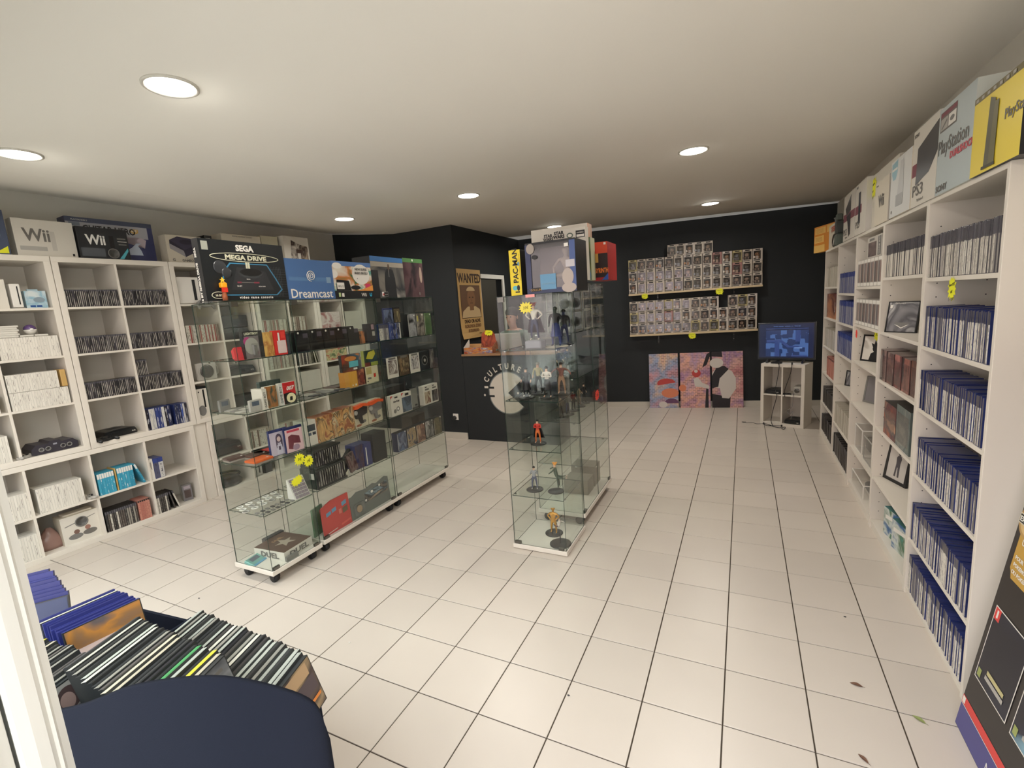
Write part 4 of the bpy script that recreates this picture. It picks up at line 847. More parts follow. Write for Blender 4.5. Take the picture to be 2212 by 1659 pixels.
flat('grey small box lying at the front of the cabinet base', FC, -.735, .016, .1006, .09, .016, .03, GREY, name='product_box', cat='box')
flat('dark grey box behind the board game on the cabinet base', FC, -.66, .315, .1006, .15, .035, .07, DKGREY, name='product_box', cat='box')
# ================================================================ inside cabinet B
for i in range(5):
    t = thing('cartridge_box', ['black cartridge sleeve with a round label at the left end of the black row', 'black cartridge sleeve with a purple print, second in the black row', 'black cartridge sleeve with a round label in the middle of the black row', 'black cartridge sleeve, fourth in the black row', 'black cartridge sleeve at the right end of the black row'][i], 'cartridge', FC, -.425+.118*i, .03, F_(1.425))
    part('sleeve', MB().prism([(0, 0), (.114, 0), (.114, .085), (.100, .105), (.07, .108), (.062, .142), (.01, .142), (0, .135)], 0, .10), mat('sleeve_black', (24, 22, 22), .4), t)
    part('round_label', MB().lathe([(.007, 0), (.007, -.001)], 12, 0, (0, 0, 0), 'y'), PAPERW, t, (.03, 0, .125))
    prints(t, [(rect(.066, .108, .092, .125) if i % 2 else rect(.066, .106, .09, .12), mat('cart_plum', (84, 76, 86), .4))])
flat('small orange and grey cartridge box on the top shelf of the middle cabinet', FC, .20, .05, F_(1.425), .04, .08, .095, art('orange_slate', [(70, 66, 64), (196, 110, 50), (60, 62, 66), (200, 130, 80)], 1.6, 2))
t = pack('dark grey boxed game with two pale marks, right of the black sleeves', FC, .245, .03, F_(1.425), .098, .04, .148, mat('charcoal_card', (50, 48, 52), .4)); prints(t, [(rect(.055, .085, .10, .14), mat('pinkgrey', (170, 140, 146), .4)), (rect(.06, .09, .05, .085), LGREY)])
# shelf two: papers, boxes
for i in range(6):
    solo('game_manual', MB().box(0, .10, 0, .13, 0, .003+.001*i).mesh('manual', [GREY, LGREY, mat('brown_paper', (96, 76, 70), .5)][i % 3]), ['grey manual lying open near the left side', 'pale manual under the grey one', 'brown manual lying in the middle', 'grey manual lying in the middle row', 'pale manual at the front edge', 'brown manual behind the orange box'][i]+' on the second shelf of the middle cabinet', 'manual', FC, -.42+.075*i, .04+.05*(i % 3), F_(1.105)+.004*(i % 2), rz=rowrng.uniform(-14, 14))
for i in range(7):
    solo('game_cartridge', MB().cbox(0, .075, 0, .045, 0, .008).mesh('cart', DKGREY if i % 3 else GREY), lab(i+1, 'dark cartridge from the left, front line, second shelf of the middle cabinet'), 'cartridge', FC, -.42+.058*i-.0, .02, F_(1.105)+.0075*(i % 2), group='dark cartridges lying in a front line')
t = thing('game_mouse', 'pale rounded mouse on the left of the second shelf of the middle cabinet', 'mouse', FC, -.375, .16, F_(1.105)+.012); part('mouse_body', MB().ball(.045, (0, 0, .018), 0, 14, (.75, 1.2, .45)), LGREY, t); part('button_line', MB().box(-.001, .001, -.05, -.02, .034, .0385), DKGREY, t)
BO = art('quest_art', [(60, 40, 30), (200, 120, 50), (50, 100, 120), (80, 50, 36), (160, 60, 40)], 2.0, 16)
t = pack('dark boxed game with a teal scene standing on top of the orange box', FC, -.02, .06, F_(1.105)+.122, .195, .03, .128, BO, BOXK); prints(t, [(oval(.09, .095, .06, .018), mat('gold_ink', (206, 130, 60), .4)), (rect(.07, .165, .03, .075), TEALP), (rect(.11, .15, .008, .022), PAPERW)])
t = pack('orange carton at the front of the second shelf of the middle cabinet', FC, -.02, .05, F_(1.105), .128, .06, .12, BOXO, mat('orange2', (190, 130, 50), .5)); prints(t, [(rect(.0, .04, 0, .12), mat('orange3', (206, 150, 70), .5)), (rect(.07, .08, .01, .02), PAPERW), (rect(.10, .115, .008, .022), PAPERW)])
flat('red brown boxed game between the orange carton and the cream box', FC, .112, .062, F_(1.105), .085, .03, .125, art('brickred', [(110, 40, 36), (140, 60, 46), (90, 34, 34), (176, 110, 80)], 3, 6))
t = pack('dark boxed game with a yellow green burst on top of the cream box', FC, .215, .06, F_(1.105)+.133, .15, .03, .125, mat('dk_green_box', (44, 60, 44), .4), mat('yelgreen', (176, 184, 90), .4)); prints(t, [([(.02, .06), (.05, .11), (.12, .122), (.13, .09), (.09, .05)], mat('burst', (196, 186, 50), .4)), (rect(.07, .15, 0, .03), mat('lime_ink', (150, 160, 60), .4)), (rect(.0, .06, 0, .03), mat('rust_ink', (110, 50, 40), .4))])
t = pack('cream boxed game back cover with a red square at the right of the second shelf', FC, .205, .055, F_(1.105), .145, .035, .132, mat('cream_cover', (212, 204, 168), .4), mat('dark_side_red', (70, 30, 28), .4)); prints(t, [(rect(.01, .07, .07, .125), mat('map_ink', (176, 160, 100), .45)), (rect(.09, .115, .04, .07), mat('ink_red2', (196, 50, 30), .4)), (rect(.02, .06, .03, .045), INKG), (rect(.01, .025, .01, .02), INKK)])
# shelf three: big boxes
t = pack('white boxed game side with blue pictures at the left of the third shelf', FC, -.432, .04, F_(.78), .088, .12, .175, BOXW); prints(t, [(rect(.012, .078, .10, .145), mat('photo_blue', (50, 56, 66), .4)), (rect(.014, .04, .07, .09), mat('photo_blue2', (70, 80, 96), .4)), (rect(.05, .078, .07, .09), mat('photo_blue3', (44, 48, 60), .4))])
for k, (x, w, h, s, lb) in enumerate([(-.342, .135, .180, 3.0, 'brown comic covered box, first of three on the third shelf'), (-.204, .105, .185, 3.6, 'brown and white comic covered box, second of three on the third shelf'), (-.096, .108, .190, 3.4, 'brown comic covered box with a white corner, third of three on the third shelf')]):
    flat(lb, FC, x, .035, F_(.78), w, .10, h, art('comic_%d' % k, [(110, 76, 50), (176, 120, 76), (206, 186, 150), (84, 60, 44), (214, 170, 110), (150, 90, 60)], s, 40+k*7), mat('comic_side', (170, 104, 72), .4))
GUNO = mat('gun_orange', (226, 90, 40), .35)
for k, (x, m, lb) in enumerate([(.016, mat('gun_black', (46, 42, 44), .35), 'cream box holding a black light gun with an orange top'), (.186, mat('gun_grey', (120, 116, 114), .4), 'cream box holding a grey light gun with an orange top')]):
    t = pack(lb, FC, x, .06, F_(.78), .162, .06, .185, mat('gun_card', (206, 196, 170), .45))
    part('light_gun', MB().prism([(.015, .10), (.03, .075), (.055, .08), (.075, .03), (.095, .03), (.088, .09), (.14, .10), (.15, .15), (.10, .165), (.03, .15)], -.018, 0), m, t)
    part('orange_top', MB().prism([(.0, .155), (.03, .152), (.10, .167), (.155, .155), (.16, .175), (.10, .19), (.01, .178)], -.03, .0), GUNO, t)
    prints(t, [(oval(.12, .04, .022, .012), INKG), (oval(.06, .018, .03, .009), mat('gun_ring', (150, 90, 60), .4))]); part('barrel_ring', MB().lathe([(.018, 0), (.018, -.02), (.012, -.02)], 14, 0, (0, 0, 0), 'y'), LGREY, t, (.024, 0, .125))
# shelf four
def drawer(label, x, y, z, w, d, h, n, rz=0):
    t = thing('media_box', label, 'media box', FC, x, y, z, rz)
    part('shell', MB().cbox(0, w, 0.012, d, 0, h, c=.004), mat('drawer_black', (40, 42, 42), .45), t); part('face_rim', MB().box(0, w, 0, .014, 0, h*.1), MATS['drawer_black'], t); part('face_rim', MB().box(0, w, 0, .014, h*.9, h), MATS['drawer_black'], t)
    sm = MB().box(0, w/n*.7, .002, .02, h*.12, h*.88).mesh('slot', CASES['jewel']['spine'])
    for i in range(n): part('disc_case', sm, None, t, (.006+i*(w-.012)/n, 0, 0))
    part('side_label', MB().box(-.0012, 0, .03, .07, h*.5, h*.8), PAPERW, t); return t
drawer('upper black drawer of upright cases with silver spines on the fourth shelf', -.405, .025, F_(.462)+.146, .24, .16, .132, 12)
drawer('lower black drawer of upright cases with silver spines on the fourth shelf', -.412, .02, F_(.462), .27, .17, .143, 13)
t = thing('light_gun', 'dark grey light gun lying beside the black drawers', 'light gun', FC, -.12, .09, F_(.462), 8)
part('gun_body', MB().prism([(0, .01), (.03, 0), (.06, .02), (.075, .06), (.14, .15), (.12, .17), (.05, .12), (.0, .08)], 0, .03), DKGREY, t); part('trigger', MB().box(.05, .06, .008, .022, .01, .04), BLACK, t)
flat('dark wine game box leaning in front of the navy book', FC, -.065, .05, F_(.462), .075, .02, .15, art('wine_cover', [(50, 36, 38), (84, 50, 52), (120, 100, 96), (44, 30, 34)], 3, 55), ry=-16)
t = pack('thick navy boxed set with a dark wine cover on the fourth shelf', FC, .0, .06, F_(.462), .085, .10, .19, art('wine_cover2', [(40, 34, 44), (80, 50, 60), (50, 50, 90), (60, 36, 44)], 3, 57), mat('navy_side', (46, 54, 110), .35))
t = pack('thick navy boxed set with a white vertical stripe on the fourth shelf', FC, .088, .05, F_(.462), .075, .12, .185, mat('navy_set', (44, 52, 104), .35)); prints(t, [(rect(.012, .022, .01, .15), PAPERW)])
t = pack('tall black storage box leaning at the right end of the fourth shelf', FC, .178, .04, F_(.462), .15, .12, .235, mat('soft_black', (28, 30, 32), .5))
# base B
t = thing('poster_card', 'red game display card with blue window cutouts on the cabinet base', 'display card', FC, -.405, .03, .1056, rx=-4)
part('card', MB().prism([(0, 0), (.262, 0), (.262, .235), (.10, .235), (.0, .205)], 0, .012), mat('pokered', (196, 64, 60), .4), t)
SKYP = mat('sky_print', (96, 150, 186), .3)
prints(t, [([(.04, .13), (.085, .14), (.085, .165), (.04, .158)], SKYP), ([(.092, .142), (.135, .15), (.135, .178), (.092, .17)], SKYP), ([(.19, .155), (.235, .165), (.235, .195), (.19, .185)], SKYP), ([(.19, .10), (.24, .11), (.24, .150), (.19, .142)], mat('olive_print', (110, 90, 70), .4)), (rect(.155, .18, .11, .145), mat('pale_red', (214, 120, 110), .4)), ([(.03, .01), (.12, .018), (.12, .022), (.03, .015)], PAPERW), ([(.16, .02), (.25, .03), (.25, .045), (.16, .035)], mat('pale_red2', (220, 90, 80), .4))])
flat('green translucent card standing behind the red card', FC, -.43, .10, .1056, .12, .012, .205, mat('green_card', (66, 112, 80), .35), rz=14, name='display_card', cat='display card')
t = thing('blister_pack', 'long grey blister card with pale figures on the cabinet base', 'blister pack', FC, -.135, .035, .1056, rx=-3)
part('card', MB().prism([(0, 0), (.44, 0), (.44, .20), (.40, .215), (.30, .19), (.26, .205), (.18, .19), (.08, .20), (.03, .18), (0, .18)], 0, .006), mat('blister_grey', (108, 112, 108), .4), t)
part('clear_bubble', MB().cbox(.02, .13, -.03, -.001, .02, .12, c=.012), CLEAR, t)
part('toy_part', MB().ball(.03, (.075, -.014, .07), 0, 10, (1, .4, 1)), mat('toy_tan', (176, 150, 120), .4), t)
prints(t, [([(.15, .08), (.42, .09), (.42, .18), (.16, .16)], art('blister_art', [(70, 80, 90), (130, 150, 160), (50, 54, 60), (170, 150, 130)], 3, 61)), (oval(.24, .145, .014, .012), PAPERW), (oval(.33, .165, .010, .010), PAPERW), (oval(.165, .10, .010, .010), PAPERW)])
# ================================================================ inside cabinet C
for i in range(9):
    solo('game_case', case_mesh('bluebox', .0155, .13, .135), lab(i+1, 'dark blue case from the left in the far cabinet block'), 'game case', FC, .512+.0162*i, .03, F_(1.425), group='dark blue cases, lower block')
for i in range(8): solo('game_case', case_mesh('navy', .0148, .12, .13), lab(i+1, 'navy case from the left beside the far cabinet blue block'), 'game case', FC, .392+.0154*i, .04, F_(1.425), group='navy cases left of the blue block')
t = dvdbox('navy game case standing on top of the blue block', .47, .04, F_(1.425)+.1362, art('navy_cover', [(34, 44, 84), (60, 76, 120), (110, 120, 150), (30, 36, 60)], 2.5, 65), .12, .125)
t = dvdbox('game case with a picture of ruins standing right of the navy one on the blue block', .60, .04, F_(1.425)+.1362, art('ruin_cover', [(90, 84, 76), (150, 130, 96), (60, 50, 44), (176, 160, 120)], 2.5, 68), .085, .13, lid=shell_black)
for i, (x, c, lb) in enumerate([(.768, [(36, 32, 34), (90, 86, 88), (160, 158, 160), (30, 28, 30)], 'clear boxed figure with pale marks, first of three on the top shelf of the far cabinet'), (.888, [(40, 28, 26), (80, 50, 36), (150, 140, 130), (30, 24, 24)], 'dark brown boxed figure, second of three on the top shelf of the far cabinet'), (1.006, [(66, 92, 56), (84, 110, 66), (60, 84, 54), (100, 120, 80)], 'green boxed figure, third of three on the top shelf of the far cabinet')]):
    t = pack(lb, FC, x, .03, F_(1.425), .112, .06, .20, art('figbox%d' % i, c, 2.2, 70+i), BOXK, name='boxed_figure', cat='boxed figure')
    part('round_label', MB().lathe([(.007, 0), (.007, -.001)], 12, 0, (0, 0, 0), 'y'), PAPERW, t, (.095, 0, .185)); prints(t, [(rect(.004, .010, .01, .19), LGREY)])
    if i == 1: prints(t, [(rect(.015, .03, .13, .18), mat('straw', (190, 176, 84), .4))], y=-.001)
for i, (lb, c) in enumerate([('white edged game case with a grey brown cover, first of four on the second shelf', [(140, 130, 124), (190, 184, 176), (90, 70, 62), (206, 200, 192)]), ('game case with a sepia cover, second of four on the second shelf', [(110, 88, 66), (150, 124, 92), (64, 50, 40), (170, 150, 116)]), ('white edged game case with a pale cover, third of four on the second shelf', [(170, 164, 158), (120, 100, 92), (206, 200, 196), (90, 84, 84)]), ('black game case with a round grey emblem, last of four on the second shelf', [(30, 32, 34), (60, 64, 66), (28, 28, 30), (44, 50, 54)])]):
    t = pack(lb, FC, .43+.152*i, .03, F_(1.105), .143, .05, .172, BOXW if i in (0, 2) else (art('m%d' % i, c, 2, i)), BOXK, BOXK, name='boxed_game', cat='boxed game')
    prints(t, [(rect(.022, .13, .03, .148), art('cov4_%d' % i, c, 3, 80+i)), (rect(.03, .12, .152, .168), INKG if i != 3 else BOXK)]) if i != 3 else prints(t, [(oval(.07, .09, .045, .045), GREY), (oval(.07, .09, .038, .038), INKK), (oval(.07, .09, .015, .015), LGREY)])
row(FC, 1.045, 1.13, F_(1.105), 'jewel', .018, .13, .185, 'black bright edged case ending the second shelf', 'black cases at the end of the second shelf', y=.04)
t = pack('white boxed game with a small round drawing on the third shelf of the far cabinet', FC, .43, .03, F_(.78), .142, .05, .175, BOXW, BOXW); letter(t, 'Alex Kidd', .07, .115, .022, INKK, bold=.0006, sx=.9)
prints(t, [(oval(.045, .04, .018, .018), INKG), (oval(.085, .055, .022, .02), GREY), (oval(.085, .055, .012, .011), PAPERW), ([(.0, .15), (.03, .175), (.0, .175)], mat('ink_red3', (190, 50, 44), .4)), (rect(.05, .09, .150, .162), INKK)])
t = pack('white topped boxed game with a slate blue picture on the third shelf', FC, .576, .034, F_(.78), .135, .05, .175, BOXW, BOXW); prints(t, [(rect(.004, .131, .004, .135), art('slate_art', [(70, 84, 100), (100, 116, 132), (50, 60, 74), (130, 146, 156)], 2.5, 91)), (rect(.05, .10, .145, .165), INKK), ([(.0, .15), (.03, .175), (.0, .175)], MATS['ink_red3'])])
flat('black hanger box behind the white boxed games of the third shelf', FC, .43, .12, F_(.78), .30, .12, .235, mat('soft_black', (28, 30, 32), .5), name='product_box', cat='box')
t = pack('grey boxed game set back in the middle of the third shelf', FC, .765, .09, F_(.78), .105, .04, .175, mat('grey_cover', (130, 130, 124), .45), BOXK); prints(t, [(rect(.06, .095, .01, .025), INKK)])
for i, (x, c) in enumerate([(.885, [(150, 120, 96), (90, 60, 50), (190, 176, 150), (120, 80, 66)]), (1.0, [(60, 60, 60), (96, 96, 98), (40, 38, 38), (120, 120, 116)])]):
    t = pack(['white framed boxed game with a brown picture near the right of the third shelf', 'white framed boxed game with a dark round picture at the right end of the third shelf'][i], FC, x, .03, F_(.78), .115, .05, .178, BOXW, BOXW); prints(t, [(rect(.018, .108, .012, .12), art('frame5_%d' % i, c, 2.6, 95+i)), (rect(.03, .09, .135, .15), INKG), (rect(.03, .06, .16, .168), INKK)])
for i, c in enumerate([[(60, 76, 110), (90, 110, 140), (40, 48, 80), (130, 140, 160)], [(110, 96, 88), (70, 76, 96), (176, 150, 110), (60, 60, 80)], [(120, 84, 70), (150, 110, 90), (90, 60, 54), (176, 146, 120)], [(190, 186, 180), (110, 110, 108), (60, 60, 58), (206, 200, 196)], [(56, 60, 60), (70, 74, 72), (110, 100, 70), (50, 52, 54)]]):
    t = pack(['blue case standing first on the lowest shelf of the far cabinet', 'blue and tan case standing second on the lowest shelf', 'reddish brown case in the middle of the lowest shelf', 'white and grey case standing fourth on the lowest shelf', 'dark case with an olive label at the right end of the lowest shelf'][i], FC, .46+.135*i, .03, F_(.462), .124, .06, .165, art('disc5_%d' % i, c, 2.8, 110+i), [BOXN, BOXK, BOXK, BOXK, BOXK][i], BOXK, name='boxed_game', cat='boxed game')
    part('round_label', MB().lathe([(.007, 0), (.007, -.001)], 12, 0, (0, 0, 0), 'y'), PAPERW, t, (.11, 0, .158)); prints(t, [(rect(.004, .009, .01, .155), LGREY)])
flat('dark box with a brown picture behind the lowest shelf row', FC, .83, .15, F_(.462), .20, .12, .22, mat('dim_brown', (66, 58, 50), .5), name='product_box', cat='box')
# stickers on the cabinet glass
star_tag('yellow price star reading 3€ on the glass of the nearest cabinet', FC, -.545, .004, .452+.33-.05, .085, .085, ('3€',), seed=5, tilt=8)
star_tag('yellow price star reading 1€ on the glass near the cabinet seam', FC, -.478, .002, .70, .082, .085, ('1€',), seed=6, tilt=-6)
star_tag('blank yellow price star above the round tokens', FC, -.585, .003, .60, .10, .07, ('',), seed=7, tilt=-18)
# ================================================================ figures
SKIN = mat('toy_skin', (214, 168, 140), .45)
def skin_mesh(J, E, root, lvl=1, name='body'):
    """one continuous surface grown over a joint graph; J name -> (x,y,z,r)"""
    ks = list(J); me = bpy.data.meshes.new(name)
    me.from_pydata([J[k][:3] for k in ks], [(ks.index(a), ks.index(b)) for a, b in E], [])
    o = bpy.data.objects.new('tmp', me); COL.objects.link(o)
    sk = o.modifiers.new('s', 'SKIN'); sk.use_smooth_shade = True
    for i, k in enumerate(ks):
        r = J[k][3]; r = r if isinstance(r, tuple) else (r, r)
        me.skin_vertices[0].data[i].radius = r
    me.skin_vertices[0].data[ks.index(root)].use_root = True
    ss = o.modifiers.new('u', 'SUBSURF'); ss.levels = lvl
    dg = bpy.context.evaluated_depsgraph_get(); m2 = bpy.data.meshes.new_from_object(o.evaluated_get(dg)); m2.name = name
    bpy.data.objects.remove(o); bpy.data.meshes.remove(me); return m2
def paint(me, mats, fn):
    me.materials.clear()
    for m in mats: me.materials.append(m)
    for p in me.polygons: p.material_index = fn(p.center); p.use_smooth = True
    return me
def figure(label, F, x, y, z, H, cols, hair, pose='stand', rz=0, base=.05, base_m=None, hairkind='short', cape=None, block=None, robe=None, wide=1.0, stand_lift=0.0, group=None):
    """cols = skin, top, trousers, shoes"""
    t = thing('figurine', label, 'figurine', F, x, y, z, rz, group=group)
    s = H/1.75; bt = .006
    if block: part('base', MB().cbox(-block[0], block[0], -block[1], block[1], 0, block[2], c=.006), base_m or LGREY, t); bt = block[2]
    elif base: part('base', MB().lathe([(base, 0), (base, .005), (base*.93, .007)], 32), base_m or BLACK, t)
    bt += stand_lift
    if stand_lift: part('stand_rod', MB().cyl(.004, .006, bt+.9*s*.5, 8), base_m or BLACK, t)
    W = wide
    J = {'pel': (0, 0, .93, .125*W), 'wst': (0, .0, 1.08, .105*W), 'chs': (0, .01, 1.28, .135*W), 'nck': (0, .0, 1.46, .055), 'hed': (0, -.01, 1.58, .085), 'top': (0, 0, 1.68, .075)}
    arms = {'stand': [(.21, 0, 1.38), (.30, .02, 1.13), (.30, -.05, .90)], 'hips': [(.23, 0, 1.38), (.42, .02, 1.17), (.20, -.04, .98)], 'crossed': [(.21, 0, 1.38), (.27, -.05, 1.14), (.03, -.18, 1.20)], 'out': [(.21, 0, 1.38), (.42, -.02, 1.28), (.56, -.08, 1.12)], 'up': [(.21, 0, 1.38), (.30, -.12, 1.25), (.14, -.22, 1.45)]}
    arms['fly'] = [(.18, 0, 1.38), (.34, -.14, 1.30), (.42, -.28, 1.22)]; arms['lean'] = [(.2, 0, 1.38), (.28, -.14, 1.2), (.12, -.26, 1.32)]
    A = arms.get(pose, arms['stand'])
    legs = [(.11, 0, .82), (.16, -.01, .47), (.18, .02, .08), (.20, -.12, .03)]
    if pose == 'fly': legs = [(.10, .12, .86), (.16, .36, .80), (.18, .62, .86), (.18, .72, .84)]
    rl_ = [.088*W, .062*W, .042*W, .036*W]; ra = [.062*W, .045*W, .032*W]
    E = [('pel', 'wst'), ('wst', 'chs'), ('chs', 'nck'), ('nck', 'hed'), ('hed', 'top')]
    for sgn, S in ((-1, 'L'), (1, 'R')):
        prv = 'chs'
        for i, a in enumerate(A): k = 'a%d%s' % (i, S); J[k] = (sgn*a[0], a[1], a[2], ra[i]); E.append((prv, k)); prv = k
        J['h'+S] = (J[prv][0]*1.02, J[prv][1]-.05, J[prv][2]-.05*(pose != 'up'), .034*W); E.append((prv, 'h'+S))
        prv = 'pel'
        for i, a in enumerate(legs): k = 'l%d%s' % (i, S); J[k] = (sgn*a[0], a[1], a[2], rl_[i]); E.append((prv, k)); prv = k
    JJ = {k: (v[0]*s, v[1]*s, v[2]*s+bt, v[3]*s) for k, v in J.items()}
    me = skin_mesh(JJ, E, 'pel')
    hz = lambda c: (c.z-bt)/s
    def f(c):
        z_ = hz(c); ax = abs(c.x)/s
        if z_ > 1.45: return 0
        if (pose != 'fly' and z_ < .10) or (pose == 'fly' and c.y/s > .6): return 3
        if pose != 'fly' and z_ < .98 and ax < .26: return 2
        if pose == 'fly' and c.y/s > .08: return 2
        if z_ < 1.02 and ax > .24 and pose != 'fly': return 0
        return 1
    part('body', paint(me, cols, f), None, t)
    hb = MB(); R_ = .105*s; hc = (0, .012*s, 1.645*s+bt)
    if hair:
        hb.ball(R_, hc, 0, 12, (1, 1.05, .86))
        if hairkind == 'spiky':
            for k in range(9):
                a = k*2*math.pi/9; hb.add([(hc[0]+R_*.8*math.cos(a), hc[1]+R_*.8*math.sin(a), hc[2]), (hc[0]+R_*.8*math.cos(a+.6), hc[1]+R_*.8*math.sin(a+.6), hc[2]), (hc[0]+R_*.3*math.cos(a), hc[1]+R_*.3*math.sin(a), hc[2]+R_*.8), (hc[0]+R_*1.6*math.cos(a+.2), hc[1]+R_*1.6*math.sin(a+.2), hc[2]+R_*.9)], [(0, 1, 3), (1, 2, 3), (2, 0, 3), (0, 2, 1)])
        if hairkind == 'long': hb.tube([(0, .06*s, 1.66*s+bt), (0, .11*s, 1.45*s+bt), (0, .12*s, 1.2*s+bt)], [.09*s, .08*s, .03*s], 8)
        part('hair', hb, hair, t)
    eb = MB()
    for k in (-1, 1): eb.ball(.014*s, (k*.035*s, -.088*s, 1.60*s+bt), 0, 6)
    eb.box(-.018*s, .018*s, -.094*s, -.085*s, 1.535*s+bt, 1.542*s+bt); part('face_marks', eb, INKK, t)
    if cape:
        c = MB(); n = 7; v = []
        for j, (zz, ww, yy) in enumerate([(1.42, .16, .09), (1.1, .26, .14), (.7, .36, .2), (.35, .44, .24)]):
            for i in range(n): u = i/(n-1.0)*2-1; v.append((u*ww*s, (yy-.05*u*u+.02*math.cos(i*2.4))*s, zz*s+bt))
        c.add(v, [(j*n+i, j*n+i+1, (j+1)*n+i+1, (j+1)*n+i) for j in range(3) for i in range(n-1)], 0, True)
        o = part('cape', c, cape, t); md = o.modifiers.new('thick', 'SOLIDIFY'); md.thickness = .003
    if robe:
        c = MB(); c.lathe([(.13*s, 1.02*s+bt), (.18*s, .8*s+bt), (.25*s, .45*s+bt), (.26*s, .42*s+bt)], 16); part('robe', c, robe, t)
    return t
col = lambda n, c, r=.45: mat('fig_'+n, c, r)
SK2 = col('skin2', (226, 186, 160)); NV = col('navy', (44, 50, 84)); BKF = col('black', (30, 28, 30)); WTF = col('white', (214, 206, 196)); MARF = col('maroon', (120, 40, 40))
dark_base = mat('fig_base', (52, 48, 46), .35)
z5_, z4_, z3_, z2_, z1_ = 1.3526, 1.0246, .6986, .3786, .0356
FTW = lambda x, y: (x, y-.06)
figure('figurine with spiky red hair and white vest on a lilac grey block', FT, -1.135, .12, z5_, .24, [SK2, WTF, NV, WTF], col('redhair', (150, 50, 34)), 'hips', 0, block=(.055, .045, .05), base_m=mat('lilac_block', (150, 150, 160), .5), hairkind='spiky', cape=col('plum', (48, 34, 44)))
figure('figurine in dark top, red belt and wide blue trousers on a cream round base', FT, -1.01, .17, z5_, .25, [col('dgreen', (54, 64, 54)), BKF, col('blue', (54, 64, 120)), NV], col('dgreen', (54, 64, 54)), 'stand', 0, base=.075, base_m=mat('cream_base', (176, 170, 156), .4), wide=1.15, robe=col('blue', (54, 64, 120)))
figure('second dark figurine standing behind the wide trousered one', FT, -1.0, .30, z5_, .23, [NV, BKF, NV, BKF], BKF, 'stand', 0, base=.045)
figure('figurine in a black suit with white cuffs, left on the second shelf of the tower', FT, -1.222, .13, z4_, .20, [SK2, BKF, BKF, WTF], BKF, 'stand', 0, base=.055, robe=BKF)
figure('figurine in a cream jacket standing behind the black suited one', FT, -1.19, .26, z4_, .215, [SK2, col('cream', (190, 180, 140)), BKF, BKF], col('silver', (170, 164, 150)), 'stand', 0, base=.055)
figure('figurine with crossed white arms and a black skirt in the second shelf middle', FT, -1.075, .13, z4_, .205, [SK2, WTF, BKF, SK2], BKF, 'crossed', 0, base=.052, robe=BKF)
figure('figurine in red and brown clothes with one arm spread, right on the second shelf', FT, -1.02, .25, z4_, .215, [SK2, col('rust', (120, 66, 54)), col('tan', (180, 140, 110)), SK2], col('brownhair', (60, 40, 34)), 'out', 0, base=.055)
figure('orange and red clothed figurine with crossed arms and a dark cape', FT, -1.18, .17, z3_, .165, [SK2, col('red', (206, 60, 46)), col('orange', (214, 110, 50)), SK2], BKF, 'crossed', 0, base=.055, cape=BKF)
figure('figurine in a grey shirt leaning on a round dark base, third tower level', FT, -1.215, .14, z2_, .165, [SK2, col('lgrey', (150, 152, 156)), col('slate', (74, 80, 104)), WTF], BKF, 'lean', 15, base=.058, base_m=dark_base)
figure('flying figurine with orange hair and a dark green coat on a stand', FT, -1.065, .15, z2_, .20, [SK2, col('coat', (74, 88, 76)), col('coat', (74, 88, 76)), col('sandal', (190, 170, 150))], col('orhair', (232, 160, 70)), 'fly', -75, base=.055, base_m=dark_base, hairkind='spiky', stand_lift=.0, cape=col('coat', (74, 88, 76)))
GOLDF = mat('fig_gold', (206, 150, 62), .3, .55)
figure('muscular golden figurine with hands on hips at the tower bottom', FT, -1.125, .22, z1_, .18, [GOLDF, GOLDF, GOLDF, GOLDF], GOLDF, 'hips', 0, base=.062, base_m=dark_base, wide=1.3, hairkind='spiky')
figure('small figurine in pale and wine colours on a rod above a wide round base', FT, -1.03, .09, z1_, .12, [SK2, WTF, col('wine', (80, 50, 58)), BKF], None, 'fly', 60, base=.072, base_m=dark_base, stand_lift=.06)
star_tag('yellow price star reading 35€ at the top of the glass tower', FT, -1.135, .003, 1.612, .095, .075, ('35€',), seed=9, m=mat('soft_yellow_card', (230, 216, 84), .6))
tg = thing('price_label', 'small pink paper label on the top edge of the glass tower', 'label', FT, -1.10, -.001, 1.672); part('paper', MB().box(-.03, .03, 0, .001, 0, .018), mat('pink_paper', (236, 160, 156), .6), tg)
# cabinet behind the tower
for i, (x, z, h, c, hcol, ps) in enumerate([(.60, .7806, .17, [SK2, col('tan2', (130, 110, 96)), BKF, BKF], BKF, 'hips'), (.74, .7806, .16, [SK2, col('grey', (120, 116, 112)), NV, BKF], col('silver', (170, 164, 150)), 'out'), (.88, .7806, .165, [SK2, MARF, BKF, BKF], BKF, 'stand'), (1.03, .7806, .16, [SK2, col('tan3', (150, 130, 104)), col('tan2', (130, 110, 96)), BKF], col('brownhair', (60, 40, 34)), 'crossed'), (1.16, .7806, .17, [SK2, BKF, BKF, BKF], BKF, 'stand'),
                                           (.62, 1.1006, .2, [SK2, BKF, BKF, BKF], BKF, 'stand'), (.80, 1.1006, .19, [SK2, NV, BKF, BKF], BKF, 'hips')]):
    figure(['tan figurine, nearest in the cabinet behind the tower, middle shelf', 'grey figurine with spread arms in the cabinet behind the tower', 'maroon figurine in the middle of the rear cabinet row', 'tan figurine with crossed arms in the rear cabinet row', 'black figurine at the far end of the rear cabinet row', 'black figurine on the second shelf of the rear cabinet', 'navy figurine on the second shelf of the rear cabinet'][i], FT2, x-.0, .18, z, h, c, hcol, ps, rz=-20, base=.05, base_m=dark_base)
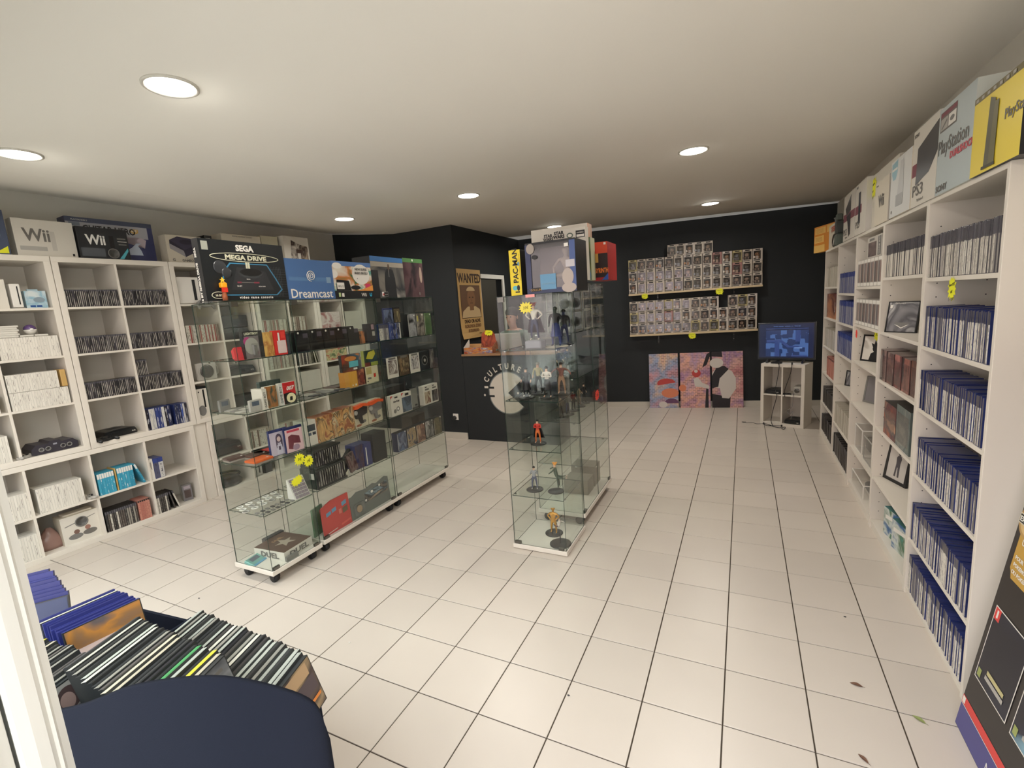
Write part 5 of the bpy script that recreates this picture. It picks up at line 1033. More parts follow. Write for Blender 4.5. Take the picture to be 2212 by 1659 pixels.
for i in range(4):
    t = thing('clear_display_box', ['clear acrylic box with white edges, lower near one on the rear cabinet top shelf', 'clear acrylic box with white edges, lower far one on the rear cabinet top shelf', 'clear acrylic box with white edges, upper near one on the rear cabinet top shelf', 'clear acrylic box with white edges, upper far one on the rear cabinet top shelf'][i], 'display box', FT2, .62+.26*(i % 2), .06, 1.4206+.145*(i//2))
    b = MB(); w, d, h, k = .22, .2, .142, .007
    for (x0, x1, y0, y1, z0, z1) in [(0, w, 0, k, 0, k), (0, w, 0, k, h-k, h), (0, k, 0, k, k, h-k), (w-k, w, 0, k, k, h-k), (0, w, d-k, d, 0, k), (0, w, d-k, d, h-k, h), (0, k, d-k, d, k, h-k), (w-k, w, d-k, d, k, h-k)]: b.box(x0, x1, y0, y1, z0, z1)
    part('white_edges', b, LGREY, t); part('clear_walls', MB().box(.002, w-.002, .002, d-.002, .002, h-.002), CLEAR, t); part('contents', MB().ball(.04, (w/2, d/2, .055), 0, 10), DKGREY, t)
t = pack('grey storage box on the base of the cabinet behind the tower', FT2, 1.03, .08, .1006, .17, .20, .17, mat('box_taupe', (120, 112, 98), .5)); prints(t, [(rect(.05, .10, .145, .155), PAPERW)])
flat('low grey box beside the taller grey one in the rear cabinet', FT2, .84, .08, .1006, .16, .2, .12, mat('box_taupe', (120, 112, 98), .5), name='product_box', cat='box')
star_tag('red price star on the glass of the cabinet behind the tower', FT2, .93, -.001, .90, .12, .09, ('25€',), m=REDC, seed=12)
# ---------------------------------------------------------------- on top of the tower
TT = 1.6912; WT = 1.7612
t = pack('yellow and black maze game box lying on its side edge on the tower', FT, -1.245, .045, TT, .075, .20, .275, BOXY, mat('pm_black', (40, 38, 36), .4), BOXK, name='boxed_game', cat='boxed game')
letter(t, 'PAC-MAN', .055, .075, .047, INKK, rot=90, align='LEFT', bold=.0012); letter(t, 'PAC-MAN', .052, .0765, .042, BOXY, rot=90, align='LEFT', y=-.003) if False else None
prints(t, [(oval(.03, .045, .018, .014), TEALP), (oval(.052, .045, .010, .018), INKK), (rect(.03, .06, .016, .024), INKK), (oval(.062, .19, .009, .012), mat('pm_blue', (80, 140, 170), .4)), (rect(.066, .070, .09, .25), mat('pm_shadow', (190, 160, 40), .4))])
b = MB(); b.add([(-.0008, .0, .05), (-.0008, .20, .05), (-.0008, .20, .20), (-.0008, .0, .27)][::-1], [(0, 1, 2, 3)]); part('yellow_print', b, BOXY, t); letter(t, 'PAC-MAN', -.10, .16, .05, INKK, side='left', bold=.001, y=-.0022)
WH = mat('window_brown', (120, 108, 98), .3)
t = pack('large clear fronted figure box with blue card on top of the tower', FT, -1.128, .03, TT, .01, .01, .01, BOXN)
for ch in list(t.children): bpy.data.objects.remove(ch)
t['category'] = 'boxed figure'; t.name = 'boxed_figure'
NVB = mat('deep_navy_card', (50, 58, 90), .4)
b = MB(); w, d, h = .315, .22, .30
b.box(0, w, d-.01, d, 0, h); b.box(0, w, 0, d-.01, 0, .012); b.box(0, w, 0, d-.01, h-.012, h); b.box(0, .012, 0, d-.01, .012, h-.012); b.box(w-.012, w, 0, d-.01, .012, h-.012); part('card_tray', b, BOXK, t)
part('inner_backing', MB().box(.012, w-.012, d-.018, d-.0105, .012, h-.012), WH, t)
prints(t, [(rect(.0, w, .0, .028), NVB), (rect(.0, .035, .03, h-.01), NVB), (rect(w-.035, w, .03, h-.01), mat('blue_edge', (70, 90, 140), .4)), (rect(.09, .19, .02, .11), mat('ice_blue', (96, 146, 180), .4)), (oval(.035, h-.035, .026, .030), mat('bust_grey', (160, 150, 140), .45)), (oval(.265, .085, .035, .048), mat('bust_pale', (176, 164, 156), .45)), (oval(.27, .022, .045, .028), MATS['bust_pale']), (oval(.06, .215, .018, .013), BOXK), (rect(.03, .09, .012, .035), BOXK), (rect(w-.065, w-.04, .255, .275), PAPERW), (rect(w-.06, w-.005, .14, .18), mat('pale_scr', (190, 186, 190), .4))], y=-.002)
letter(t, 'GOLLUM', .06, .016, .018, mat('gold_letter', (190, 150, 84), .4), y=-.006); letter(t, 'COLLECTORS', .14, .05, .013, mat('ice_ink', (150, 180, 196), .4), y=-.006)
part('window_film', MB().box(.012, w-.012, .002, .003, .012, h-.012), CLEAR, t)
J = {'pel': (.22, .13, .09, .026), 'wst': (.22, .12, .13, .02), 'chs': (.22, .12, .18, .028), 'nck': (.22, .11, .22, .011), 'hed': (.22, .10, .25, .027), 'top': (.22, .105, .268, .024)}
E_ = [('pel', 'wst'), ('wst', 'chs'), ('chs', 'nck'), ('nck', 'hed'), ('hed', 'top')]
for sg, S in ((-1, 'L'), (1, 'R')):
    J.update({'s'+S: (.22+sg*.045, .12, .20, .011), 'e'+S: (.22+sg*.08, .10, .15, .008), 'w'+S: (.22+sg*.06, .06, .11, .007), 'k'+S: (.22+sg*.06, .07, .10, .013), 'f'+S: (.22+sg*.07, .09, .035, .009), 't'+S: (.22+sg*.075, .05, .028, .009)})
    E_ += [('chs', 's'+S), ('s'+S, 'e'+S), ('e'+S, 'w'+S), ('pel', 'k'+S), ('k'+S, 'f'+S), ('f'+S, 't'+S)]
part('crouching_figure', paint(skin_mesh(J, E_, 'pel'), [mat('figure_clay', (150, 136, 122), .5)], lambda c: 0), None, t, label='pale crouching toy behind the window')
t = pack('white topped figure box with a brown picture behind the clear fronted box', FT2, .52, -.10, WT, .10, .40, .37, art('desert_art', [(96, 60, 44), (176, 120, 84), (206, 160, 130), (84, 96, 84)], 2, 15), BOXW)
t2 = pack('white header box with film lettering rising above the clear fronted box', FT, -1.135, .36, WT, .29, .06, .335, BOXW)
letter(t2, 'STAR', .035, .295, .028, INKK, bold=.0012, sx=.9); letter(t2, 'WARS', .035, .273, .028, INKK, bold=.0012, sx=.9); letter(t2, 'STAR', .11, .305, .028, INKK, bold=.0014); letter(t2, 'WARS', .11, .281, .028, INKK, bold=.0014); letter(t2, 'MANDALORIAN', .11, .268, .009, INKG)
prints(t2, [(oval(.185, .29, .022, .017), mat('sage', (96, 110, 96), .4)), (oval(.185, .29, .014, .010), PAPERW), (rect(.225, .285, .27, .315), INKK), (rect(.23, .28, .275, .29), PAPERW)]); letter(t2, 'HASBRO', .255, .297, .012, PAPERW, y=-.003)
t = pack('narrow blue and olive figure box between the white header box and the red one', FT, -.895, .44, WT, .055, .10, .275, art('olive_art', [(50, 90, 150), (70, 120, 180), (110, 120, 60), (60, 70, 44)], 1.5, 19), mat('pale_edge2', (176, 180, 150), .4))
t = pack('red and black board game box with burning lettering at the far end of the cabinet top', FT, -.885, .60, WT, .115, .25, .255, mat('lab_black', (40, 24, 24), .4), mat('lab_red', (150, 30, 30), .4), name='board_game', cat='board game')
prints(t, [(rect(0, .115, .18, .255), mat('lab_fire', (206, 70, 40), .4)), (rect(.015, .022, .16, .25), mat('lab_beam', (255, 190, 170), .3)), (rect(.0, .05, .12, .18), mat('lab_gold', (190, 150, 70), .4)), (rect(0, .115, 0, .02), MATS['lab_red']), ([(.07, .0), (.115, .0), (.115, .045)], mat('corner_blue', (40, 80, 160), .4)), (rect(.09, .105, .235, .25), PAPERW)])
letter(t, 'LABYRINTH', .058, .05, .045, mat('lab_orange', (240, 130, 50), .4), bold=.001, sx=.5, y=-.0035)

# ================================================================ far wall
SHW = mat('pale_wood', (206, 184, 148), .5, mott=.06, mscale=8)
for z, lb in ((1.688, 'upper pale wooden wall shelf under four rows of figure boxes'), (1.10, 'lower pale wooden wall shelf under three rows of figure boxes')):
    t = thing('wall_shelf', lb, 'shelf', FB, 1.567, -.155, z); part('shelf_board', MB().cbox(0, 1.74, 0, .155, -.024, 0, c=.001), SHW, t)
    for x in (.39, 1.40): 
        b = MB(); b.box(x, x+.02, .149, .155, -.16, -.024); b.box(x, x+.02, .02, .155, -.030, -.024); part('bracket', b, BLACK, t)
        part('bracket_screw', MB().lathe([(.006, 0), (.006, -.003)], 8, 0, (0, 0, 0), 'y'), CHROME, t, (x+.01, .149, -.07)); part('bracket_screw', MB().lathe([(.006, 0), (.006, -.003)], 8, 0, (0, 0, 0), 'y'), CHROME, t, (x+.01, .149, -.13))
FW = mat('figure_box_card', (196, 184, 170), .4, var=.05); FI = [mat('fb_in%d' % i, c, .5) for i, c in enumerate([(70, 62, 58), (96, 84, 76), (60, 60, 66), (110, 60, 56), (120, 112, 70), (84, 78, 70)])]
FH = [mat('fb_head%d' % i, c, .45, var=.2) for i, c in enumerate([(190, 160, 140), (120, 110, 104), (206, 196, 186), (84, 70, 62), (150, 150, 156), (176, 130, 96)])]
FC2 = [mat('fb_card%d' % i, c, .4) for i, c in enumerate([(196, 184, 170), (196, 184, 170), (186, 176, 168), (170, 124, 118), (186, 172, 124), (200, 190, 180)])]
def fbox(i):
    w, d, h = .117, .09, .158; b = MB(); k = .009; zl, zh = .022, .13
    b.box(0, w, d-.002, d, 0, h, 0); b.box(0, .002, 0, d, 0, h, 0); b.box(w-.002, w, 0, d, 0, h, 0); b.box(0, w, 0, d, 0, .002, 0); b.box(0, w, 0, d, h-.002, h, 0)
    b.box(0, w, 0, .0015, 0, zl, 0); b.box(0, w, 0, .0015, zh, h, 0); b.box(0, k, 0, .0015, zl, zh, 0); b.box(w-k-.012*(i % 2), w, 0, .0015, zl, zh, 0)
    b.poly([(.003, d-.003, .003), (w-.003, d-.003, .003), (w-.003, d-.003, h-.003), (.003, d-.003, h-.003)], 1)
    b.ball(.026, (w*.5, .045, .088), 2, 10, (1.12, .9, .92)); b.box(w*.5-.014, w*.5+.014, .035, .055, .024, .065, 3); b.box(w*.5-.024, w*.5-.014, .035, .052, .035, .063, 2); b.box(w*.5+.014, w*.5+.024, .035, .052, .035, .063, 2)
    b.box(w*.5-.017, w*.5-.009, .018, .022, .085, .093, 4); b.box(w*.5+.009, w*.5+.017, .018, .022, .085, .093, 4)
    b.poly([(.03, -.0005, zh+.008), (w-.03, -.0005, zh+.008), (w-.03, -.0005, h-.006), (.03, -.0005, h-.006)], 4); b.poly([(.008, -.0005, .006), (w-.03, -.0005, .006), (w-.03, -.0005, .016), (.008, -.0005, .016)], 4)
    b.ball(.016, (.016, -.002, .05), 3, 8, (.9, .12, 1)) 
    return b.mesh('figure_box', [FC2[i], FI[i], FH[i], FH[(i+3) % 6], INKK, CLEAR])
FBM = [fbox(i) for i in range(6)]
pane_m = MB().box(.009, .108, .0005, .001, .022, .13).mesh('window_film', CLEAR)
def funko(u, z, k, label, group):
    o = solo('boxed_figure', FBM[k], label, 'boxed figure', FB, u, -.115+rowrng.uniform(-.004, .003), z, rz=rowrng.uniform(-1.2, 1.2), group=group)
    part('window_film', pane_m, None, o)
rn = random.Random(21); pickk = lambda: rn.choice([0, 1, 2, 0, 1, 5, 2, 0, 5, 1, 0, 2, 5, 1, 3, 0, 1, 4, 2, 5])
names = ['bottom', 'middle', 'top']
for r in range(3):
    for c in range(14): funko(1.572+.1245*c, 1.6885+.1595*r, pickk(), lab(c+1, 'boxed figure from the left, %s row, upper wall shelf' % names[r]), 'boxed figures, upper shelf, %s row' % names[r])
for c in range(5): funko(2.108+.1175*c, 1.6885+.1595*3, pickk(), lab(c+1, 'boxed figure from the left in the short top row'), 'boxed figures, short top row')
for r in range(3):
    for c in range(14):
        if r == 2 and c == 10: continue
        if r == 2 and c > 12: funko(1.572+.120*c, 1.1005+.1595*r, pickk(), lab(c-10, 'boxed figure right of the gap, top row, lower wall shelf'), 'boxed figures right of the gap'); continue
        funko(1.572+.120*c, 1.1005+.1595*r, pickk(), lab((c-10) if (r == 2 and c > 10) else c+1, 'boxed figure from the left%s, %s row, lower wall shelf' % (' after the gap' if (r == 2 and c > 10) else '', names[r])), 'boxed figures, lower shelf, %s row%s' % (names[r], (' right' if c > 10 else ' left') if r == 2 else ''))
star_tag('yellow note star hanging at the left of the upper wall shelf', FB, 1.79, -.157, 1.645, .10, .085, ('12€ piece', 'Figurine'), seed=14)
star_tag('yellow note star hanging at the right of the upper wall shelf', FB, 2.775, -.157, 1.637, .11, .095, ('Figurines', '15€', '24€'), seed=15)
star_tag('yellow note star hanging below the lower wall shelf', FB, 2.42, -.157, 1.05, .11, .095, ('Figurines', 'Neuf'), seed=16)
# three leaning picture panels
def brick_art(name, washes):
    m, n, p = nt(name); N = n.nodes; L = n.links; p.inputs['Roughness'].default_value = .5
    tc = N.new('ShaderNodeTexCoord'); mp = N.new('ShaderNodeMapping'); mp.inputs['Rotation'].default_value = (R(90), 0, 0); L.new(tc.outputs['Object'], mp.inputs[0])
    br = N.new('ShaderNodeTexBrick'); br.inputs['Scale'].default_value = 1.0; br.inputs['Brick Width'].default_value = .055; br.inputs['Row Height'].default_value = .024; br.inputs['Mortar Size'].default_value = .0022; br.inputs['Color1'].default_value = (1, 1, 1, 1); br.inputs['Color2'].default_value = (.45, .45, .45, 1); br.inputs['Mortar'].default_value = (1.5, 1.5, 1.5, 1)
    L.new(mp.outputs[0], br.inputs['Vector'])
    no = N.new('ShaderNodeTexNoise'); no.inputs['Scale'].default_value = 3.2; no.inputs['Detail'].default_value = 4; L.new(tc.outputs['Object'], no.inputs['Vector'])
    cr = N.new('ShaderNodeValToRGB'); el = cr.color_ramp.elements
    while len(el) < len(washes): el.new(.5)
    for i, c in enumerate(washes): el[i].position = .28+.44*i/(len(washes)-1.0); el[i].color = lin(c)
    L.new(no.outputs['Fac'], cr.inputs[0]); mx = N.new('ShaderNodeMix'); mx.data_type = 'RGBA'; mx.blend_type = 'MULTIPLY'; mx.inputs['Factor'].default_value = .75
    L.new(cr.outputs[0], mx.inputs['A']); L.new(br.outputs['Color'], mx.inputs['B']); L.new(mx.outputs['Result'], p.inputs['Base Color']); MATS[name] = m; return m
BW = [brick_art('brick_print_a', [(176, 120, 136), (190, 140, 146), (140, 152, 180), (206, 170, 140), (170, 130, 150)]), brick_art('brick_print_b', [(196, 130, 130), (160, 120, 150), (214, 160, 140), (170, 140, 166), (216, 150, 130)]), brick_art('brick_print_c', [(206, 156, 130), (180, 116, 120), (206, 160, 150), (150, 116, 150), (216, 170, 136)])]
PINK1 = mat('wash_red', (176, 56, 50), .5); PINK2 = mat('wash_peach', (206, 120, 84), .5); SWH = mat('wash_white', (200, 192, 184), .5); SBK = mat('wash_black', (26, 20, 26), .5)
pp = [('left brick patterned picture panel with a red and peach colour patch, leaning on the wall', 1.822, 0), ('middle brick patterned picture panel with a small white patch, leaning on the wall', 2.256, 1), ('right brick patterned picture panel with a large black and white figure, leaning on the wall', 2.686, 2)]
for lb, u, k in pp:
    t = thing('canvas_print', lb, 'picture', FB, u, -.115, .0, rx=-6)
    part('canvas', MB().box(0, .405, 0, .02, 0, .80, [0, 1, 1, 1, 1, 1]), [BW[k], SBK], t)
    if k == 0: prints(t, [(oval(.24, .36, .13, .075, 24, 10, 200), PINK1), (oval(.29, .22, .12, .07), PINK2), (oval(.31, .07, .10, .07, 20, 0, 180), mat('wash_plum', (96, 56, 90), .5)), (oval(.19, .05, .06, .045), SWH)])
    if k == 1: prints(t, [(oval(.03, .29, .05, .05), PINK2), (oval(.22, .50, .06, .055), PINK1), (oval(.215, .53, .025, .022), SWH), ([(.18, .42), (.24, .44), (.30, .36), (.39, .32), (.39, .27), (.28, .30), (.20, .31)], SWH), ([(.33, .0), (.38, .0), (.38, .27), (.35, .28)], SBK), ([(.30, .58), (.36, .62), (.405, .74), (.405, .80), (.36, .77)], SBK)])
    if k == 2: prints(t, [([(.0, .0), (.23, .0), (.24, .15), (.0, .20)], SBK), ([(.0, .30), (.10, .28), (.13, .14), (.22, .13), (.31, .27), (.31, .42), (.26, .52), (.16, .57), (.05, .56), (.0, .50)], SWH), ([(.0, .28), (.08, .30), (.10, .42), (.22, .55), (.16, .60), (.06, .58), (.0, .46)], SBK), (oval(.06, .64, .09, .07), SWH), ([(.0, .74), (.14, .72), (.13, .80), (.0, .80)], SBK)])
# television stand and television
FTV = frame(.256, 3.775, -21)
t = thing('tv_stand', 'white four cube stand under the television', 'cube stand', FTV, 0, 0, 0)
w, d, h = .47, .30, .745; k = .035
part('side_panel', MB().cbox(0, k, 0, d, 0, h, c=.001), WHITE, t); part('side_panel', MB().cbox(w-k, w, 0, d, 0, h, c=.001), WHITE, t); part('top_panel', MB().cbox(k, w-k, 0, d, h-k, h, c=.001), WHITE, t); part('bottom_panel', MB().cbox(k, w-k, 0, d, 0, k, c=.001), WHITE, t)
part('divider', MB().box(w/2-.008, w/2+.008, 0, d, k, h-k), WHITE, t)
for x0, x1 in ((k, w/2-.008), (w/2+.008, w-k)): part('shelf', MB().box(x0, x1, .002, d, h*.5-.008, h*.5+.008), WHITE, t)
part('back_panel', MB().box(k, w-k, d-.006, d, k, h-k), WHITE, t)
def scrmat():
    m, n, p = nt('television_picture'); N = n.nodes; L = n.links
    p.inputs['Base Color'].default_value = (.01, .015, .03, 1); p.inputs['Roughness'].default_value = .2
    tc = N.new('ShaderNodeTexCoord'); mp = N.new('ShaderNodeMapping'); mp.inputs['Scale'].default_value = (9, 1, 7); L.new(tc.outputs['Generated'], mp.inputs[0])
    v = N.new('ShaderNodeTexVoronoi'); v.distance = 'CHEBYCHEV'; v.inputs['Scale'].default_value = .8; v.inputs['Randomness'].default_value = .55; L.new(mp.outputs[0], v.inputs[0])
    cr = N.new('ShaderNodeValToRGB'); cr.color_ramp.elements[0].color = lin((34, 58, 110)); cr.color_ramp.elements[1].color = lin((84, 122, 190)); cr.color_ramp.interpolation = 'CONSTANT'; cr.color_ramp.elements[1].position = .55
    L.new(v.outputs['Color'], cr.inputs[0]); L.new(cr.outputs[0], p.inputs['Emission Color']); p.inputs['Emission Strength'].default_value = .55; MATS['television_picture'] = m; return m
SM = scrmat(); SDK = mat('screen_dark', (12, 20, 44), .2, emit=(24, 40, 84), estr=.4); SLT = mat('screen_light', (60, 90, 150), .3, emit=(110, 140, 190), estr=.6); SMD = mat('screen_mid', (30, 50, 100), .3, emit=(40, 66, 128), estr=.55)
t = thing('television', 'flat television showing a blue platform game, on the white cube stand', 'television', FTV, -.075, .10, h+.0005, 8)
part('housing', MB().cbox(0, .60, 0, .045, .035, .475, c=.003), mat('tv_black', (20, 24, 34), .25), t)
part('screen', MB().box(.018, .582, -.001, .001, .06, .46), SDK, t); part('picture', MB().box(.09, .53, -.002, -.0008, .075, .385), SM, t)
prints(t, [(rect(.09, .53, .40, .408), SMD), ([(.10, .27), (.26, .27), (.34, .20), (.44, .20), (.44, .18), (.32, .18), (.25, .24), (.10, .24)], SMD), (rect(.185, .235, .075, .24), SMD), (rect(.40, .45, .25, .385), SMD), (rect(.36, .52, .075, .09), SMD), (rect(.39, .47, .17, .185), SLT)], y=-.003, name='screen_image')
letter(t, 'MARIO 000000   WORLD 1-2   TIME 300', .31, .425, .016, SLT, y=-.0032)
for x in (.10, .47):
    b = MB(); b.add([(x, -.07, 0), (x+.02, -.07, 0), (x+.02, .12, 0), (x, .12, 0), (x, .01, .04), (x+.02, .01, .04), (x+.02, .035, .04), (x, .035, .04)], [(0, 1, 5, 4), (1, 2, 6, 5), (2, 3, 7, 6), (3, 0, 4, 7), (3, 2, 1, 0), (4, 5, 6, 7)]); part('foot', b, BLACK, t)
console('flat black console in the upper left opening of the stand', FTV, .042, .01, h*.5+.009, .17, .2, .05, BLACK)
console('small light grey console in the upper right opening of the stand', FTV, .34, .05, h*.5+.009, .08, .15, .10, LGREY, kind='cube')
console('black slim console at the bottom right of the stand', FTV, .26, .01, .036, .17, .2, .05, BLACK)
console('small black set top console standing on the television stand', FTV, .10, .02, h+.001, .11, .06, .022, BLACK)
pad('black controller lying in the upper right opening of the stand', FTV, .275, .05, h*.5+.009, BLACK, .55, 20)
def cable(label, pts, r=.004, m=BLACK):
    t = thing('cable', label, 'cable', FTV, pts[0][0], pts[0][1], 0); p0_ = pts[0]
    part('wire', MB().tube(curve_smooth([(a-p0_[0], b-p0_[1], c) for a, b, c in pts], 6), r, 6), m, t); part('plug', MB().cbox(-.008, .008, -.006, .006, pts[0][2]-.012, pts[0][2]+.012, c=.002), m, t)
cable('black cable hanging from the stand top past its left opening', [(.20, -.012, h+.012), (.205, -.014, .70), (.19, -.012, .58), (.17, -.012, .44), (.185, -.014, .36), (.15, -.016, .20), (.13, -.018, .06), (.16, -.05, .008)])
cable('black cable hanging past the right opening of the stand', [(.34, -.012, h+.012), (.33, -.014, .66), (.30, -.013, .55), (.27, -.014, .44), (.272, -.014, .36)])
cable('thin grey cable looping in the right opening of the stand', [(.36, -.010, .40), (.35, -.012, .25), (.30, -.013, .20), (.33, -.014, .16), (.36, -.013, .20), (.34, -.012, .10)], .003, GREY)
cable('tangled black cable on the floor in front of the stand', [(.25, -.03, .012), (.16, -.05, .006), (.10, -.09, .012), (.06, -.05, .02), (.11, -.03, .008), (.18, -.08, .006), (.25, -.10, .006), (.30, -.07, .012), (.31, -.14, .006), (.28, -.13, .006)])
cable('thin cable end snaking left of the stand on the floor', [(.05, -.03, .015), (-.02, -.05, .006), (-.08, -.03, .01), (-.14, -.06, .005), (-.2, -.04, .005), (-.16, -.02, .005)], .003, DKGREY)
# socket with plug
t = thing('wall_socket', 'white wall socket with a black plug left of the counter', 'socket', FM, -3.245, -.0005, .29)
part('plate', MB().cbox(-.04, .04, -.008, 0, -.04, .04, c=.003), WPLAST, t); part('plug', MB().lathe([(.027, 0), (.027, -.03), (.02, -.035)], 16, 0, (0, 0, 0), 'y'), BLACK, t, (-.014, -.008, -.012))

# ================================================================ counter
t = thing('counter', 'dark counter with a white emblem and a wooden top', 'counter', FM, -3.072, .0, 0)
part('front_panel', MB().cbox(0, 1.24, 0, .03, 0, 1.068, c=.001), DARKWALL, t); part('end_panel', MB().box(1.21, 1.24, .03, .34, 0, 1.068), DARKWALL, t)
part('worktop', MB().cbox(-.0, 1.26, -.02, .34, 1.068, 1.092, c=.002), mat('oak_top', (150, 112, 78), .45, mott=.12, mscale=12), t)

LG = mat('emblem_white', (206, 198, 186), .5); LG2 = mat('emblem_grey', (120, 124, 124), .5)
cx, cz, rr_ = .600, .612, .25
def emb(r, notch):
    out = oval(cx, cz, r, r, 40, 40, 160)+[(cx-r*.955, cz+.075+.0), (cx-.185-notch, cz+.075), (cx-.185-notch, cz+.05), (cx-r*1.0, cz+.05), (cx-r*1.0, cz-.03), (cx-.185-notch, cz-.03), (cx-.185-notch, cz-.055), (cx-r*.955, cz-.055)]+oval(cx, cz, r, r, 40, 200, 320)+[(cx+.0, cz)]
    return out
prints(t, [(emb(.262, -.012), LG2), (emb(.25, 0), LG), (rect(.282, .334, .668, .694), LG), (oval(.279, .582, .013, .015), LG), (rect(.72, .745, .60, .625), LG), (rect(.79, .815, .60, .625), LG), (rect(.86, .885, .60, .625), LG)], name='emblem', y=-.0006)
for ch, a in zip('CULTURE &', [150, 134, 119, 104, 89, 74, 60, 50, 38]):
    if ch == ' ': continue
    letter(t, ch, cx+.292*math.cos(R(a))-.028*math.cos(R(a))*0, cz+.292*math.sin(R(a)), .098, LG, rot=a-90, bold=.003, sx=.8)
# things on the counter
t = thing('card_display_box', 'open cardboard display box of coloured sweet packets on the counter corner', 'display box', FM, -3.055, .02, 1.0925, rz=1)
CB = mat('display_card', (196, 150, 96), .5); ca = art('sweet_art', [(190, 70, 50), (226, 210, 180), (60, 90, 150), (206, 140, 60), (150, 60, 50)], 5, 77)
part('front_wall', MB().box(0, .40, 0, .005, 0, .075, [0, 1, 1, 1, 1, 1]), [ca, CB], t); part('back_wall', MB().box(0, .40, .15, .155, 0, .11), CB, t)
b = MB(); b.T = Matrix.Rotation(R(90), 4, 'Z') @ Matrix.Scale(-1, 4, (0, 1, 0)); b.prism([(0, 0), (.15, 0), (.15, .17), (.0, .075)], 0, .005); part('side_wall', b, PAPERW, t)
b = MB(); b.T = Matrix.Translation((.395, 0, 0)) @ Matrix.Rotation(R(90), 4, 'Z') @ Matrix.Scale(-1, 4, (0, 1, 0)); b.prism([(0, 0), (.15, 0), (.15, .15), (.0, .075)], 0, .005); part('side_wall', b, art('side_art', [(110, 60, 44), (190, 130, 90), (150, 80, 60)], 3, 7), t)
part('header_card', MB().prism([(.17, .06), (.38, .06), (.385, .20), (.34, .26), (.25, .275), (.19, .23)], .145, .149), art('header_art', [(206, 120, 76), (226, 170, 120), (120, 50, 40), (190, 90, 60)], 2.5, 17), t)
for i in range(5): part('packet', MB().cbox(.02+.07*i, .075+.07*i, .02, .12, .0, .07, c=.004), ca, t)
star_tag('yellow price star on the cardboard display of the counter', FM, -2.75, .14, 1.335, .13, .075, ('1,50€',), seed=18)
t = thing('laptop', 'open laptop on the counter with its grey lid towards the room', 'laptop', FM, -2.50, .20, 1.0925)
part('keyboard_half', MB().cbox(-.16, .16, 0, .13, 0, .014, c=.003), LGREY, t); part('lid', MB().cbox(-.17, .17, -.006, .006, 0, .22, c=.003), mat('laptop_grey', (176, 174, 168), .35, .3), t, (0, .0, .012), (R(14), 0, 0))
t = thing('wanted_poster', 'tan paper poster reading WANTED on the dark side wall', 'poster', FS, 2.41, -.003, 1.27)
PT = mat('poster_paper', (190, 154, 96), .7, mott=.06, mscale=6); SEP = mat('sepia_dark', (58, 36, 22), .6); SEM = mat('sepia_mid', (130, 92, 60), .6); SEL = mat('sepia_light', (196, 168, 124), .6); SEB = mat('sepia_back', (104, 74, 50), .6)
b = MB(); n = 12; vs = []
for j in range(n+1):
    zz = .865*j/n; bow = .0+.030*math.exp(-j*.9)
    vs += [(0, -bow, zz), (.585, -bow*.6, zz+.0)]
b.add(vs, [(2*j, 2*j+1, 2*j+3, 2*j+2) for j in range(n)]); o = part('paper', b, PT, t); md = o.modifiers.new('thick', 'SOLIDIFY'); md.thickness = .0012
prints(t, [(rect(.045, .535, .255, .665), SEP), (rect(.052, .528, .262, .658), SEB), ([(.052, .262), (.528, .262), (.50, .36), (.40, .40), (.20, .40), (.08, .34)], SEL), (rect(.25, .35, .35, .44), SEM), (oval(.30, .50, .10, .125), SEM), (oval(.30, .595, .105, .055, 20, 0, 180), SEL), (oval(.262, .515, .020, .007), SEP), (oval(.338, .515, .020, .007), SEP), (rect(.265, .335, .44, .446), SEP), ([(.296, .46), (.312, .46), (.304, .51)], SEB)], y=-.0016, label='sepia portrait print')
letter(t, 'WANTED', .293, .70, .158, SEP, bold=.004, sx=.82, y=-.003); letter(t, 'DEAD OR ALIVE', .293, .195, .060, SEP, bold=.002, sx=.92, y=-.004); letter(t, 'RORONOA ZORO', .293, .135, .058, SEM, bold=.002, sx=.85, y=-.008); letter(t, '฿120,000,000-'.replace('฿', 'B'), .293, .08, .05, SEM, bold=.0015, sx=.95, y=-.014); letter(t, 'MARINE', .45, .045, .02, SEP, y=-.02)
